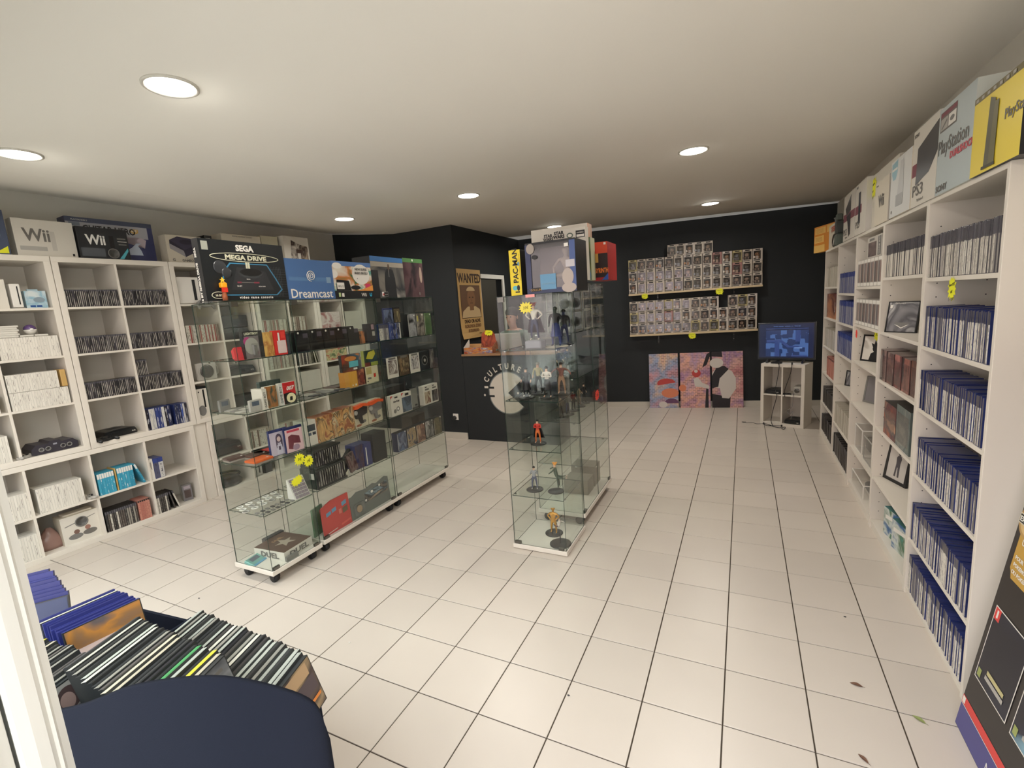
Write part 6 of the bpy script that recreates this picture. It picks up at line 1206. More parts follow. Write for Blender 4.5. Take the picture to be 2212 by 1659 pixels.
# ---------------------------------------------------------------- person behind the counter
PX, PY = -2.58, 2.90
t = thing('person', 'seated person in a grey green t-shirt looking down at the laptop behind the counter', 'person', W0, PX, PY, 0)
JP = {'pel': (0, .06, .76, (.15, .12)), 'wst': (0, .05, .92, (.135, .11)), 'chs': (0, .02, 1.14, (.16, .115)), 'shb': (0, .0, 1.27, (.13, .085)), 'nck': (0, -.02, 1.345, .052), 'nk2': (0, -.04, 1.39, .050), 'jaw': (0, -.075, 1.435, (.058, .062)), 'hed': (0, -.06, 1.50, (.072, .088)), 'top': (0, -.045, 1.565, (.062, .075))}
EP = [('pel', 'wst'), ('wst', 'chs'), ('chs', 'shb'), ('shb', 'nck'), ('nck', 'nk2'), ('nk2', 'jaw'), ('jaw', 'hed'), ('hed', 'top')]
for sg, S in ((-1, 'L'), (1, 'R')):
    for k_, v in dict(s=(sg*.185, .0, 1.275, .062), u=(sg*.235, -.03, 1.13, .05), e=(sg*.26, -.10, 1.01, .042), f=(sg*.20, -.21, 1.06, .034), w=(sg*.135, -.285, 1.105, .024), p=(sg*.11, -.325, 1.118, (.034, .016)), h=(sg*.10, .0, .72, .088), k=(sg*.16, -.36, .72, .062), c=(sg*.17, -.38, .50, .052), a=(sg*.17, -.33, .30, .036), t=(sg*.17, -.45, .26, .036)).items(): JP[k_+S] = v
    EP += [('shb', 's'+S), ('s'+S, 'u'+S), ('u'+S, 'e'+S), ('e'+S, 'f'+S), ('f'+S, 'w'+S), ('w'+S, 'p'+S), ('pel', 'h'+S), ('h'+S, 'k'+S), ('k'+S, 'c'+S), ('c'+S, 'a'+S), ('a'+S, 't'+S)]
    for i in range(5):
        a = (i-2)*.012; ln = [.045, .07, .078, .072, .058][i if sg > 0 else i]
        bx, by, bz = sg*.11+a*1.1, -.345, 1.12
        if i == 0: bx = sg*.11-sg*.03; by = -.315
        JP['x%d%s' % (i, S)] = (bx, by, bz, .009); JP['y%d%s' % (i, S)] = (bx+a*.4, by-ln*.55, bz+.006, .008); JP['z%d%s' % (i, S)] = (bx+a*.5, by-ln, bz-.010, .007)
        EP += [('p'+S, 'x%d%s' % (i, S)), ('x%d%s' % (i, S), 'y%d%s' % (i, S)), ('y%d%s' % (i, S), 'z%d%s' % (i, S))]
HS = mat('skin', (196, 150, 130), .55); TS = mat('grey_green_shirt', (92, 112, 100), .85, bump=.2, bscale=60); JN = mat('dark_jeans', (50, 54, 66), .8); SHO = mat('dark_shoes', (36, 34, 34), .6)
def pf(c):
    if c.z > 1.335: return 0
    if c.z > .80:
        if c.z < 1.10 and c.y < -.11: return 0
        if abs(c.x) > .20 and c.z < 1.06: return 0
        if c.y < -.15 and abs(c.x) > .08: return 0
        return 1
    if c.z < .31: return 3
    return 2
part('body', paint(skin_mesh(JP, EP, 'pel', 2), [HS, TS, JN, SHO], pf), None, t)
b = MB(); b.ball(.098, (0, -.035, 1.555), 0, 16, (.86, 1.04, .80)); b.tube([(0, .03, 1.56), (0, .045, 1.49), (0, .03, 1.44)], [.07, .065, .04], 12); part('hair', b, mat('dark_hair', (34, 28, 26), .7), t)
b = MB()
for k_ in (-1, 1): b.ball(.010, (k_*.028, -.142, 1.505), 0, 8)
part('eyes', b, INKK, t); part('nose', MB().add([(-.011, -.142, 1.468), (.011, -.142, 1.468), (0, -.168, 1.468), (0, -.146, 1.512)], [(0, 1, 2), (0, 2, 3), (1, 3, 2), (0, 3, 1)]), HS, t)
part('mouth', MB().box(-.02, .02, -.141, -.134, 1.440, 1.446), mat('lip', (150, 90, 84), .5), t)
for k_ in (-1, 1): part('ear', MB().ball(.02, (k_*.076, -.045, 1.495), 0, 8, (.4, .7, 1.2)), HS, t)
t = thing('bar_stool', 'tall dark stool under the person behind the counter', 'stool', W0, PX, PY+.05, 0)
part('seat', MB().lathe([(.16, .60), (.18, .615), (.18, .635), (.16, .65)], 24), BLACK, t)
for sx_ in (-1, 1):
    for sy_ in (-1, 1): part('leg', MB().tube([(sx_*.10, sy_*.10, .60), (sx_*.17, sy_*.17, .0)], .012, 8), CHROME, t)
part('foot_ring', MB().tube([(.15*math.cos(a*math.pi/10), .15*math.sin(a*math.pi/10), .24) for a in range(21)], .008, 6), CHROME, t)
# ================================================================ right bookcases: display items
def picframe(label, x, y, z, w, h, fill, rz, fm=BLACK, k=.012, name='framed_picture', cat='framed picture', rx=-8, F=W0):
    t = thing(name, label, cat, F, x, y, z+.0006, rz, rx)
    b = MB(); b.box(0, w, 0, .014, 0, k); b.box(0, w, 0, .014, h-k, h); b.box(0, k, 0, .014, k, h-k); b.box(w-k, w, 0, .014, k, h-k); part('frame', b, fm, t)
    part('print', MB().box(k, w-k, .003, .012, k, h-k), fill, t); return t
MET = art('metal_art', [(110, 108, 112), (160, 158, 160), (196, 194, 192), (84, 82, 86), (140, 138, 140)], 2.0, 33)
t = picframe('framed grey game cover standing on the second bookcase shelf', .838, 1.0, 1.31, .185, .185, MET, -52, k=.006); letter(t, 'PlayStation.2', .07, .17, .012, PAPERW, y=.0015)
prints(t, [([(.05, .05), (.095, .025), (.14, .05), (.095, .035)], PAPERW), ([(.045, .06), (.15, .06), (.095, .03)], GREY), (rect(.012, .026, .145, .165), PAPERW)], y=.0025)
solo('game_case', case_mesh('smoky', .0142, .136, .19), 'game case leaning at the near end of the shelf with the framed cover', 'game case', FR, -.375, .01, 1.3106, ry=9)
for i in range(5):
    t = pack(['brown boxed figure, farthest of five on the third shelf', 'brown boxed figure with a pale body, second farthest of five', 'reddish boxed figure in the middle of five on the third shelf', 'reddish boxed figure, second nearest of five on the third shelf', 'wide brown boxed figure, nearest of five on the third shelf'][i], FR, -1.066+.138*i, .012+.004*i, .9956, .132, .11, .205-.004*(i % 2), art('fig5_%d' % i, [[(60, 52, 50), (110, 100, 96), (150, 120, 110), (40, 36, 36)], [(80, 60, 54), (150, 110, 96), (70, 50, 46), (180, 150, 140)], [(110, 50, 44), (150, 80, 70), (70, 40, 38), (180, 120, 110)], [(120, 60, 52), (80, 50, 46), (170, 110, 96), (50, 40, 40)], [(96, 66, 54), (130, 84, 64), (60, 44, 40), (160, 116, 96)]][i], 2.6, 130+i), mat('figside', (70, 54, 52), .4), mat('figtop', (130, 116, 110), .35), name='boxed_figure', cat='boxed figure')
    part('window_film', MB().box(.01, .122, -.001, -.0003, .03, .17), CLEAR, t)
for i, (x, w, h, c, lb) in enumerate([(-.925, .25, .20, [(60, 66, 70), (170, 96, 66), (110, 60, 56), (60, 50, 60), (200, 150, 120)], 'colourful boxed warrior figure with a dark lid on the fourth shelf'), (-.665, .245, .235, [(96, 110, 100), (120, 130, 120), (80, 96, 96), (150, 150, 140)], 'grey green boxed figure standing nearer on the fourth shelf')]):
    t = pack(lb, FR, x, .014, .7006, w, .17, h, art('big_%d' % i, c, 3, 140+i), mat('bigside%d' % i, [(90, 60, 56), (80, 90, 88)][i], .4), BOXK, name='boxed_figure', cat='boxed figure')
    part('window_film', MB().box(.02, w-.02, -.001, -.0003, .03, h-.04), CLEAR, t)
t = picframe('black framed picture of a standing toy fighter on the fifth shelf', .885, 1.065, .36, .205, .235, mat('frame_paper', (190, 184, 176), .5), -70, k=.02)
prints(t, [([(.085, .04), (.10, .04), (.102, .10), (.108, .10), (.115, .04), (.13, .04), (.125, .13), (.13, .16), (.122, .175), (.095, .175), (.085, .16), (.09, .12)], mat('fighter_ink', (76, 72, 76), .5)), (oval(.108, .188, .011, .014), MATS['fighter_ink'])], y=.0025)
for i, (y, rz) in enumerate([(.88, -78), (.70, -80)]):
    t = pack(['blue and green board box standing far on the lowest shelf', 'blue and green board box standing nearer on the lowest shelf'][i], W0, .862, y, .0356, .20, .14, .20, art('lagoon_%d' % i, [(40, 110, 150), (70, 150, 140), (60, 100, 60), (200, 206, 200), (30, 90, 140)], 2.4, 150+i), mat('lagoon_side', (60, 110, 110), .45), rz=rz)
    prints(t, [([(.02, .13), (.18, .15), (.18, .17), (.02, .155)], PAPERW)])
# middle bookcase: cassette like boxes with clear windows in stacks
for (z, n, nm) in ((1.5906, 0, 'upper'),): pass
SILV = mat('silver_spine', (176, 170, 162), .35, var=.08)
cm = MB(); cm.box(0, .096, 0, .07, 0, .19); b = cm
b.box(.006, .090, -.0006, 0, .165, .186, 1); b.box(.006, .090, -.0006, 0, .004, .025, 1); b.box(.012, .05, -.0006, 0, .03, .16, 2); b.box(.055, .088, -.0006, 0, .03, .16, 3)
cmed = cm.mesh('cassette_box', [SILV, PAPERW, mat('grey_window', (110, 104, 104), .3, var=.3), mat('brown_window', (140, 118, 110), .3, var=.3)])
for r, (z, hh, rn_) in enumerate([(1.5906, 1, 'upper'), (1.3106, 1, 'lower')]):
    for i in range(7): solo('cassette_box', cmed, lab(i+1, 'white labelled box from the left, %s line, middle bookcase' % rn_), 'boxed game', FR, -1.845+.1005*i, .01, z, group='white labelled boxes, %s line' % rn_)
t = pack('light grey game box with a dark window standing on its side above the labelled line', FR, -1.62, .02, 1.7812, .40, .10, .14, mat('gb_card', (196, 190, 180), .4)); prints(t, [(rect(.03, .26, .01, .105), art('dusk_art', [(90, 80, 80), (130, 116, 112), (60, 54, 56), (150, 130, 124)], 2, 160)), (rect(.06, .20, .115, .13), GREY), (rect(.30, .38, .01, .13), GREY)])
letter(t, 'GAME BOY', .35, .012, .026, PAPERW, rot=90, align='LEFT', y=-.0015)
t = picframe('tilted black frame with a black child silhouette and a yellow note', .868, 1.80, 1.03, .20, .20, mat('frame_white', (214, 208, 198), .5), -55, k=.012)
prints(t, [([(.07, .012), (.16, .012), (.155, .07), (.12, .085), (.08, .06)], INKK), (oval(.12, .10, .03, .028), INKK), ([(.09, .11), (.075, .14), (.10, .13), (.105, .165), (.125, .13), (.155, .15), (.15, .11)], INKK)], y=.0025)
star_tag('yellow note star stuck on the tilted black frame', W0, .94, 1.62, 1.245, .085, .11, ('15€',), rz=-60, seed=22)
star_tag('small red price star in the middle bookcase', FR, -1.76, .004, 1.24, .07, .07, ('',), m=REDC, seed=23)
picframe('grey framed game cover standing in the middle of the middle bookcase', .905, 1.84, .70, .23, .205, mat('slate_print', (120, 116, 118), .35), -62, k=.014, fm=GREY)
t = thing('clear_display_box', 'clear plastic box with white edges on the lower shelf of the middle bookcase', 'display box', FR, -1.80, .03, .3456)
def acr(t, w, d, h, k=.006, m=PAPERW):
    b = MB()
    for (x0, x1, y0, y1, z0, z1) in [(0, w, 0, k, 0, k), (0, w, 0, k, h-k, h), (0, k, 0, k, k, h-k), (w-k, w, 0, k, k, h-k), (0, w, d-k, d, 0, k), (0, w, d-k, d, h-k, h), (0, k, d-k, d, k, h-k), (w-k, w, d-k, d, k, h-k), (0, k, k, d-k, 0, k), (w-k, w, k, d-k, 0, k), (0, k, k, d-k, h-k, h), (w-k, w, k, d-k, h-k, h)]: b.box(x0, x1, y0, y1, z0, z1)
    part('white_edges', b, m, t); part('clear_walls', MB().box(.002, w-.002, .002, d-.002, .002, h-.002), CLEAR, t); part('contents', MB().cbox(w*.3, w*.7, d*.3, d*.7, .006, h*.55, c=.01), GREY, t)
acr(t, .24, .2, .19)
t = thing('clear_display_box', 'second clear plastic box standing nearer on the lower shelf', 'display box', FR, -1.50, .03, .3456); acr(t, .24, .2, .175, m=LGREY)
t = thing('clear_display_box', 'low clear plastic case on the bottom shelf of the middle bookcase', 'display box', FR, -1.80, .02, .0356); acr(t, .40, .22, .13)
t = picframe('small tilted grey picture on the fourth bookcase', .90, 2.56, .70, .12, .14, MET, -55, k=.008)
pack('blue and black game box lying beside the small tilted picture', W0, .97, 2.25, .7006, .14, .12, .15, mat('bb_game', (60, 64, 90), .4), rz=-85)
t = pack('red brown packed toy bag standing on the second shelf of the farthest bookcase', FR, -3.36, .02, 1.2906, .60, .15, .24, art('redbag_art', [(96, 40, 38), (120, 56, 50), (80, 36, 36), (190, 130, 90)], 2.4, 170), mat('redbag_side', (100, 44, 40), .45)); letter(t, 'J', .5, .09, .10, PAPERW, bold=.002)
t = pack('grey and pink blister game on top shelf of the farthest bookcase', FR, -2.80, .03, 1.6006, .10, .08, .23, mat('greyp', (110, 106, 108), .4)); prints(t, [(rect(.01, .09, .02, .10), mat('palep', (200, 190, 186), .4))])
# star on the near bookcase
t = star_tag('yellow note star on the second shelf edge of the nearest bookcase', FR, .045, .0, 1.568, .085, .10, ('Jeux PS2', '6€', '3 = 15€'), seed=24)
# ---------------------------------------------------------------- boxes on top of the right bookcases (z 1.9655)
RZ = 1.9725
t = pack('yellow console box nearest the entrance on the right bookcases', FR, .172, -.012, RZ, .36, .11, .272, mat('ps_yellow', (232, 208, 66), .35), BOXK, mat('ps_top', (90, 84, 60), .4))
prints(t, [(rect(0, .36, .252, .272), mat('ps_strip', (110, 100, 60), .4))]+[(rect(.012+.045*i, .032+.045*i, .257, .267), LGREY) for i in range(7)]+[([(.115, .02), (.165, .02), (.175, .225), (.135, .24)], mat('ps_dark1', (84, 80, 56), .35)), ([(.15, .02), (.195, .02), (.20, .215), (.17, .215)], mat('ps_dark2', (104, 98, 60), .35)), (rect(.10, .20, .010, .02), mat('ps_shadow', (60, 56, 40), .4))])
letter(t, 'PlayStation.2', .245, .135, .045, INKG, align='LEFT', bold=.0006)
t = pack('pale blue console box with a controller inset, second on the right bookcases', FR, -.205, -.008, RZ, .37, .11, .352, BOXP, mat('pale_side', (200, 204, 196), .45))
prints(t, [(rect(.015, .195, .255, .335), INKG), (rect(.018, .192, .315, .332), CRIM), (rect(.022, .100, .262, .308), LGREY), (rect(.108, .188, .262, .308), PAPERW), ([(.03, .27), (.09, .30), (.095, .29), (.04, .265)], GREY), (oval(.148, .285, .025, .010), GREY)])
letter(t, 'PlayStation', .006, .165, .082, INKG, align='LEFT', bold=.0008, sx=.9); letter(t, 'DUALSHOCK', .15, .125, .038, mat('dual_red', (196, 80, 90), .4), align='LEFT', bold=.0014); letter(t, 'SONY', .01, .012, .036, INKG, align='LEFT', bold=.0012, sx=1.3)
def ps3(label, x, w, h, wide=True):
    t = pack(label, FR, x, -.006, RZ, w, .11, h, BOXW, mat('p3side', (200, 196, 190), .45)); return t
t = ps3('white console box with a black slanted console and a crimson band', -.565, .35, .365)
prints(t, [(rect(0, .10, .145, .205), CRIM), ([(.06, .10), (.25, .13), (.35, .20), (.35, .33), (.075, .27)], mat('p3_body', (54, 54, 60), .3))]); letter(t, 'SONY', .015, .33, .022, INKG, align='LEFT', bold=.0006, sx=1.2); letter(t, 'PS3', .02, .05, .075, INKG, align='LEFT', bold=.001, sx=1.5); letter(t, 'PlayStation.3', .10, .02, .018, INKG, align='LEFT')
t = pack('white console box with a round blue badge, fourth on the right bookcases', FR, -.945, -.010, RZ, .38, .12, .305, mat('wiiu_white', (214, 214, 210), .4), BOXW2)
prints(t, [([(.02, .29), (.13, .30), (.13, .235), (.10, .20), (.05, .20), (.02, .235)], mat('badge_blue', (150, 186, 196), .4)), (rect(.025, .125, .25, .262), PAPERW), ([(.14, .10), (.26, .08), (.24, .28), (.19, .28)], mat('ghost_print', (196, 196, 194), .4)), (rect(.12, .25, .05, .11), mat('ghost_print2', (170, 170, 168), .4)), (oval(.045, .03, .012, .010), GREY)])
t = pack('black edged box behind the badge box', FR, -.985, -.002, RZ, .036, .12, .29, BOXK)
t = pack('cream games console box with a grey W lettering half hidden', FR, -1.32, -.008, RZ, .33, .10, .262, BOXW2, BOXW); letter(t, 'Wii', .10, .105, .10, INKG, bold=.002, align='LEFT', sx=.9); letter(t, 'Nintendo', .06, .235, .014, INKG)
t = pack('tall white box with a yellow note star on the right bookcases', FR, -1.72, .03, RZ, .75, .14, .362, mat('tallwhite', (206, 200, 186), .45))
star_tag('yellow note star on the tall white box', FR, -1.57, .028, 2.25, .19, .145, ('Livraison', 'sur', '3€'), seed=26)
t = ps3('white console box with a narrow slice of a black console', -1.945, .36, .365); prints(t, [(rect(0, .22, .15, .21), CRIM), (rect(.11, .18, .08, .30), mat('p3_body', (54, 54, 60), .3))]); letter(t, 'SONY', .03, .335, .022, INKG, align='LEFT', bold=.0006); letter(t, 'PS3', .03, .05, .07, INKG, align='LEFT', bold=.001, sx=1.4)
t = ps3('white console box with a black wedge shaped console and crimson band', -2.42, .46, .365); prints(t, [(rect(0, .46, .155, .215), CRIM), ([(.08, .255), (.30, .345), (.30, .22), (.13, .195)], mat('p3_glossy', (110, 106, 104), .2)), ([(.125, .19), (.30, .21), (.30, .04), (.24, .02), (.17, .15)], mat('p3_body2', (84, 80, 82), .25))]); letter(t, 'PS3', .015, .045, .07, INKG, align='LEFT', bold=.001, sx=1.6); letter(t, 'PlayStation.3', .10, .018, .018, INKG, align='LEFT')
t = pack('cream box with red lettering and a dark round toy, near the far end of the right bookcases', FR, -3.38, .02, RZ, .50, .14, .235, BOXW2)
letter(t, 'TEL', .12, .165, .062, mat('tel_red', (180, 84, 62), .4), align='LEFT', bold=.003, shear=.25, sx=2.6)
prints(t, [(rect(.14, .42, .155, .158), INKG), (oval(.33, .07, .14, .065), BOXK), ([(.25, .03), (.33, .11), (.36, .11), (.29, .03)], PAPERW)])
t = thing('toy_robot', 'grey green folded toy standing in front of the lettered box', 'toy', FR, -2.86, -.01, RZ)
GG = mat('toy_greygreen', (92, 100, 92), .45)
part('legs', MB().cbox(0, .16, 0, .06, 0, .10, c=.01), GG, t); part('torso', MB().cbox(.02, .14, .0, .06, .10, .22, c=.01), mat('toy_darker', (64, 68, 66), .45), t); part('head', MB().cbox(.05, .11, .0, .05, .22, .28, c=.008), GG, t)
part('arm', MB().tube([(.02, .02, .20), (-.06, .02, .26), (-.14, .02, .27)], [.014, .012, .006], 8), GREY, t); part('arm', MB().tube([(.02, .02, .16), (-.05, .02, .13)], [.014, .010], 8), GG, t)
t = pack('orange back side of a board game box at the far end of the right bookcases', W0, .755, 3.69, RZ+.0, .42, .06, .27, mat('bg_orange', (196, 124, 40), .5), mat('bg_side', (190, 130, 50), .5), rz=-72, name='board_game', cat='board game')
prints(t, [(rect(.02, .24, .19, .255), mat('bg_tan', (214, 170, 90), .5)), (rect(.27, .40, .19, .26), MATS['bg_tan']), (rect(.01, .21, .10, .17), MATS['bg_tan']), (rect(.0, .23, .0, .075), MATS['bg_tan'])]+[(rect(.04, .20, .20+.010*i, .202+.010*i), mat('bg_ink', (150, 96, 40), .5)) for i in range(5)]+[(rect(.03, .18, .115+.012*i, .117+.012*i), MATS['bg_ink']) for i in range(4)])

# ================================================================ standee by the nearest bookcase
t = thing('display_stand', 'large black cardboard game display leaning by the nearest bookcase', 'display stand', W0, .768, -.58, 0, -90, -8.1)
t.matrix_world = Matrix.Translation((.768, -.58, .0)) @ Matrix.Rotation(R(-90), 4, 'Z') @ Matrix.Rotation(R(-8.1), 4, 'X')
part('board', MB().box(0, .80, .004, .03, .002, 1.45, [0, 1, 1, 1, 1, 1]), [mat('standee_black', (38, 33, 32), .35), BOXK], t, label='black printed board')
SB = mat('standee_blue', (72, 70, 130), .4); SR = mat('standee_red', (214, 62, 58), .4); GOLDP = mat('standee_gold', (190, 150, 66), .4)
def cov(x, z): 
    G = art('splash_art', [(18, 20, 34), (30, 34, 60), (60, 110, 150), (150, 200, 220), (26, 30, 50), (20, 20, 34)], 1.2, 5, dist=1.4)
    return [(rect(x-.004, x+.214, z-.004, z+.279), PAPERW), (rect(x, x+.21, z, z+.275), G), (rect(x, x+.034, z+.232, z+.275), SR), (rect(x+.012, x+.022, z+.24, z+.268), PAPERW), (rect(x+.008, x+.03, z+.01, z+.04), mat('standee_lime', (150, 160, 90), .4)), ([(x+.06, z+.05), (x+.17, z+.05), (x+.17, z+.065), (x+.06, z+.065)], mat('title_tan', (190, 180, 130), .4)), ([(x+.055, z+.03), (x+.175, z+.03), (x+.175, z+.045), (x+.055, z+.045)], LGREY)]
prints(t, [(rect(0, .80, .004, .095), SB), (rect(0, .80, .097, .128), SR), (rect(.003, .022, .10, .125), PAPERW), (rect(.0, .80, .0945, .097), PAPERW)]+cov(.03, .235)+cov(.28, .235), y=.0035)
prints(t, [([(.04, .65), (.05, .63), (.6, .63), (.6, .80), (.03, .80), (.03, .66)], GOLDP), (oval(.055, .83, .055, .055), mat('medal_rim', (176, 140, 84), .35)), (oval(.055, .83, .045, .045), mat('medal_face', (206, 176, 120), .35)), (rect(.0, .14, .812, .848), mat('medal_band', (206, 196, 176), .4)), (rect(.004, .14, .816, .844), BOXK)], y=.0025, label='gold panel with a round medal')
letter(t, 'EXCLUSIF', .008, .822, .024, PAPERW, align='LEFT', bold=.0008, y=.0005)
letter(t, 'UN CADEAU', .055, .755, .026, PAPERW, align='LEFT', bold=.0008, y=.001); letter(t, 'POUR TOUT ACHAT DE', .045, .70, .018, PAPERW, align='LEFT', bold=.0005, y=.001); letter(t, 'POKEMON DIAMANT', .045, .675, .018, PAPERW, align='LEFT', bold=.0005, y=.001); letter(t, 'OU POKEMON PERLE', .045, .65, .018, PAPERW, align='LEFT', bold=.0005, y=.001)
for i in range(4): pass
letter(t, 'Nintendo', .22, .03, .04, PAPERW, align='LEFT', y=.0025)

# ================================================================ navy bin of cases in front
NF = mat('navy_fabric', (31, 34, 44), .95, spec=.1, bump=.4, bscale=900)
t = thing('storage_bin', 'tall navy fabric bin full of upright cases in the foreground', 'bin', W0, -1.15, -2.10, 0)
rim = curve_smooth([(-1.62, -2.395, .78), (-1.40, -2.352, .83), (-1.152, -2.272, .885), (-1.0, -2.225, .945), (-.837, -2.172, .972), (-.74, -2.12, .94), (-.680, -2.078, .885), (-.672, -2.06, .80)], 5)
b = MB(); n = len(rim); v = []
for (x, y, z) in rim: v += [(x+1.15, y+2.10, 0), (x+1.15, y+2.10, z)]
b.add(v, [(2*k, 2*k+2, 2*k+3, 2*k+1) for k in range(n-1)], 0, True)
o = part('front_panel', b, NF, t); md = o.modifiers.new('thick', 'SOLIDIFY'); md.thickness = .012; md.offset = -1
fp = [(-.672, -2.06), (-.985, -1.835), (-1.70, -1.76), (-2.12, -1.80), (-2.10, -2.36), (-1.62, -2.395)]
hs_ = [.54, .58, .60, .62, .66]
for k in range(5):
    p, q = Vector(fp[k])+Vector((1.15, 2.10)), Vector(fp[k+1])+Vector((1.15, 2.10)); d_ = q-p; nn = Vector((d_.y, -d_.x)).normalized()*.010
    b = MB(); b.slab([(p.x, p.y), (q.x, q.y), (q.x-nn.x, q.y-nn.y), (p.x-nn.x, p.y-nn.y)], .0, hs_[k]); part('side_wall', b, NF, t)
b = MB(); b.slab([(x+1.15, y+2.10) for x, y in fp], .50, .512); part('bottom_panel', b, NF, t)
b = MB(); b.slab([(-.44, .06), (-.46, .30), (-.47, .30), (-.45, .06)], .512, .66); b2 = part('partition', b, NF, t)
DV = [mat('dv%d' % i, c, .32, var=.12) for i, c in enumerate([(52, 54, 54), (176, 180, 170), (66, 64, 62), (150, 148, 138), (84, 160, 100), (220, 206, 66), (206, 204, 190), (44, 44, 48), (196, 188, 166), (40, 46, 110), (96, 92, 88)])]
DE = mat('case_dark_edge', (46, 48, 48), .3)
def dmesh(ci, t_):
    b = MB(); L, H = .19, .135
    b.box(0, L, 0, t_, -H, 0, [1, 1, 1, 1, 0, 1]); b.box(.001, L-.001, t_*.18, t_*.82, 0, .0008, 0)
    return b.mesh('upright_case', [DV[ci], DE if ci != 9 else DV[9]])
DM = {}
def tilt_row(P0, P1, n, seq, t_, label, group, bd=(.30, -.953), up=(-.20, -.30, .93), cover=None, clabel=None, hj=.004):
    """cases on a long edge; P0..P1 far top ends; up = direction of the short side"""
    ex = Vector((bd[0], bd[1], 0)).normalized(); up = Vector(up); up = (up-ex*up.dot(ex)*.85).normalized(); up = (up-ex*up.dot(ex)).normalized(); ey = up.cross(ex)
    for i in range(n):
        u = i/(n-1.0); p = Vector(P0).lerp(Vector(P1), u)+Vector((0, rowrng.uniform(-.004, .004), rowrng.uniform(-hj, hj)))
        M = Matrix(((ex.x, ey.x, up.x, p.x), (ex.y, ey.y, up.y, p.y), (ex.z, ey.z, up.z, p.z), (0, 0, 0, 1)))
        last = i == n-1 and cover; ci = seq[i % len(seq)]
        if last:
            bb = MB(); L, H = .19, .135
            bb.box(0, L, 0, t_, -H, 0, [1, 1, 1, 1, 0, 1]); tt = thing('game_case', clabel, 'game case', M=M); part('shell', bb, [DV[0] if cover[0].name != 'orange_back' else DV[9], DE], tt)
            sg = 1 if ey.x > 0 else -1; yy = t_+.0006 if sg > 0 else -.0006
            q = [(.003, yy, -H+.003), (L-.003, yy, -H+.003), (L-.003, yy, -.003), (.003, yy, -.003)]
            cb = MB(); cb.poly(q[::-1] if sg > 0 else q); part('cover_sheet', cb, cover[0], tt)
            for k, (pts, m) in enumerate(cover[1]):
                cb = MB(); e2 = (.0008+.0003*k)*sg; cb.poly([(x, yy+e2, z-H) for x, z in pts], 0); part('cover_print', cb, m, tt)
        else:
            k = (ci, t_)
            if k not in DM: DM[k] = dmesh(ci, t_)
            lb = lab(i+1, 'from the left, '+label.replace('*', {0: 'dark', 1: 'pale', 2: 'dark', 3: 'grey', 4: 'green', 5: 'yellow', 6: 'white', 7: 'black', 8: 'cream', 9: 'blue', 10: 'grey'}[ci]))
            solo('upright_case', DM[k], lb, 'game case', M=M, group=group)
GC = art('ruin_back', [(96, 80, 74), (130, 106, 84), (70, 60, 58), (176, 150, 110)], 2, 180)
tilt_row((-1.47, -1.848, .745), (-.993, -1.862, .745), 28, [1, 3, 1, 0, 1, 3, 0, 0, 1, 2, 6, 3, 1, 7, 2, 3, 6, 0, 2, 1, 1, 0, 3, 1, 0, 1, 1, 0, 0], .0158, '* case in the right rear bin row', 'cases in the right rear row of the bin',
         cover=(GC, [(rect(.02, .17, .095, .128), mat('sand_print', (176, 146, 110), .4)), (rect(.01, .18, .05, .09), mat('plum_brown', (84, 72, 74), .4)), (rect(.01, .18, .028, .036), mat('orange_bar', (206, 126, 56), .4)), (rect(.135, .17, .006, .024), PAPERW), (rect(.142, .163, .010, .021), INKG)]), clabel='case with a brown back cover and barcode at the right end of the bin')
tilt_row((-1.46, -2.014, .84), (-1.067, -2.024, .84), 23, [0, 6, 0, 3, 0, 1, 6, 0, 0, 3, 10, 8, 8, 0, 0, 7, 0, 4, 1, 0, 5, 8, 10, 3, 1, 0], .0158, '* case in the middle bin row', 'cases in the middle row of the bin',
         cover=(art('grey_smoke', [(70, 74, 78), (120, 124, 126), (150, 152, 152), (60, 62, 66)], 1.6, 182), [(rect(.02, .10, .11, .118), INKG)]), clabel='case with a smoky grey cover at the end of the middle bin row')
tilt_row((-1.70, -2.135, .80), (-1.455, -2.12, .80), 14, [0, 5, 0, 8, 2, 3, 10, 3, 0, 3, 10, 10, 3, 10], .0158, '* case in the left front bin row', 'cases in the left front row of the bin',
         cover=(mat('pale_cover', (170, 166, 158), .35), [(oval(.085, .095, .026, .028), mat('brown_hair', (84, 66, 64), .45)), (oval(.09, .09, .016, .020), mat('cover_skin', (176, 146, 136), .45)), ([(.04, .01), (.16, .02), (.15, .05), (.11, .075), (.07, .065)], mat('cover_coat', (96, 78, 78), .45)), ([(.12, .0), (.185, .0), (.185, .05), (.15, .04)], mat('cover_fire', (190, 140, 110), .45))]), clabel='case showing a dark haired man on its cover in the bin')
tilt_row((-1.85, -1.90, .775), (-1.700, -1.900, .775), 9, [9, 6, 9, 9, 9, 9, 9, 9, 9, 9], .0158, '* case in the left rear bin group', 'blue cases in the left rear group', bd=(-.12, -.99), up=(-.25, -.30, .9),
         cover=(art('orange_back', [(120, 104, 96), (150, 110, 70), (190, 130, 60), (100, 90, 88)], 1.6, 185), [(rect(.0, .19, .0, .04), mat('amber_bar', (196, 130, 50), .4))]), clabel='blue case with an orange and brown back cover in the bin')
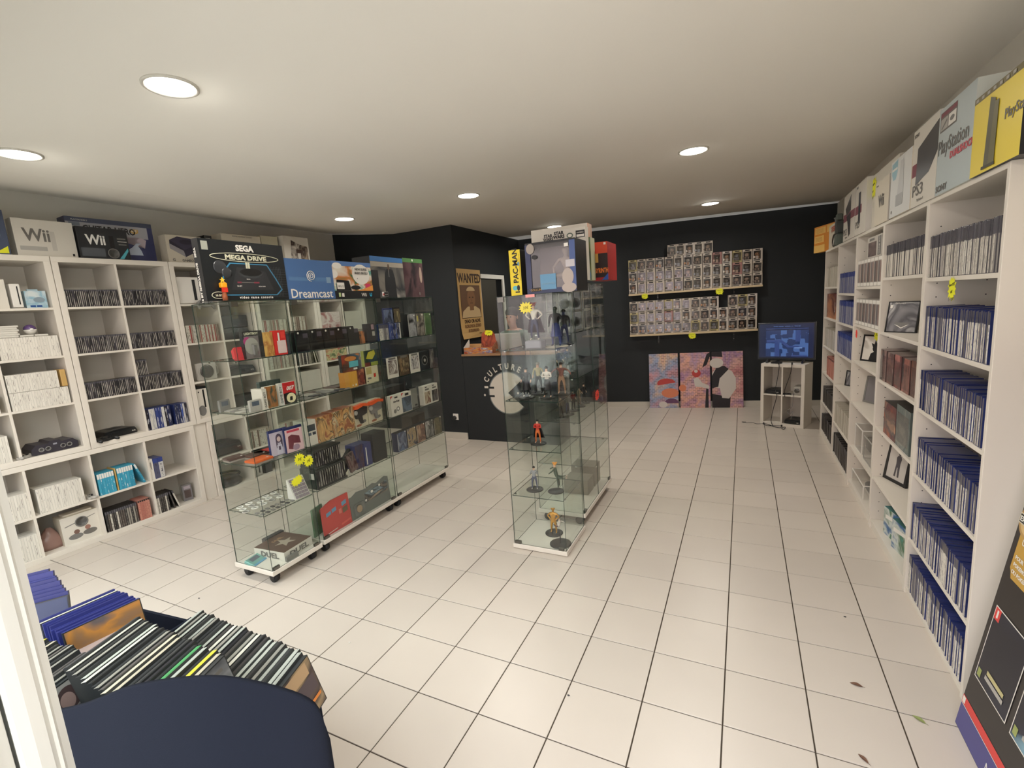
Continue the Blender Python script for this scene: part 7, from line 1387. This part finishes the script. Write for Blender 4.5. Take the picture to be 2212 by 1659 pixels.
tilt_row((-2.20, -1.93, .80), (-2.00, -1.96, .76), 9, [9, 9, 9, 9, 9, 9, 9, 9, 9], .0158, '* case at the far left of the bin', 'blue cases at the far left of the bin', bd=(-.55, -.83), up=(-.45, -.25, .8),
         cover=(mat('slate_blue_cover', (60, 70, 100), .3), []), clabel='slate blue case facing out at the left of the bin')
for i in range(4): solo('flat_case', MB().cbox(0, .16, 0, .10, 0, .014).mesh('flat_case', mat('pinkish_case', (170, 152, 146), .35)), ['lowest', 'second lowest', 'second highest', 'topmost'][i]+' pinkish case lying in the small stack in the bin', 'game case', W0, -1.80, -2.10, .66+.0145*i, rz=12, group='pinkish cases lying in the bin')
# bits on the floor
LEAF = mat('dry_leaf', (110, 78, 60), .7)
def leaf(label, x, y, l, w, rz, m):
    t = thing('leaf', label, 'leaf', W0, x, y, .001, rz)
    b = MB(); n = 8; v = [(0, 0, .001)]
    pts = [(l*(i/n-.5), w*.5*math.sin(math.pi*i/n), .004*math.sin(math.pi*i/n)) for i in range(n+1)]+[(l*(.5-i/n), -w*.5*math.sin(math.pi*i/n), .004*math.sin(math.pi*i/n)) for i in range(1, n)]
    b.poly([(x_, y_, z_+.0006) for x_, y_, z_ in pts]); b.poly([(x_, y_, z_) for x_, y_, z_ in pts][::-1]); part('blade', b, m, t); part('stem', MB().tube([(l*.4, 0, .001), (l*.65, 0, .001)], .0006, 5), m, t)
leaf('brown dry leaf on the floor near the right bookcase', .486, -.506, .045, .018, -10, LEAF)
leaf('small brown leaf on the floor at the very front right', .443, -.87, .04, .014, -50, LEAF)
leaf('green yellow leaf on the floor beside the cardboard display', .659, -.615, .045, .018, -40, mat('green_leaf', (140, 150, 90), .7))
for i, (x, y) in enumerate([(-.587, -.983), (-2.921, -1.107), (.521, -.037)]):
    t = thing('crumb', ['tiny dark crumb on a tile near the front middle', 'tiny dark crumb on the floor near the blue cases', 'tiny dark crumb on the floor in front of the right bookcases'][i], 'crumb', W0, x, y, 0); part('speck', MB().ball(.005, (0, 0, .003), 0, 6, (1.3, .8, .5)), DKGREY, t)
t = thing('crumb', 'tiny white crumb on a tile left of the middle', 'crumb', W0, -1.725, -1.072, 0); part('speck', MB().ball(.005, (0, 0, .003), 0, 6, (1.3, .8, .5)), PAPERW, t)
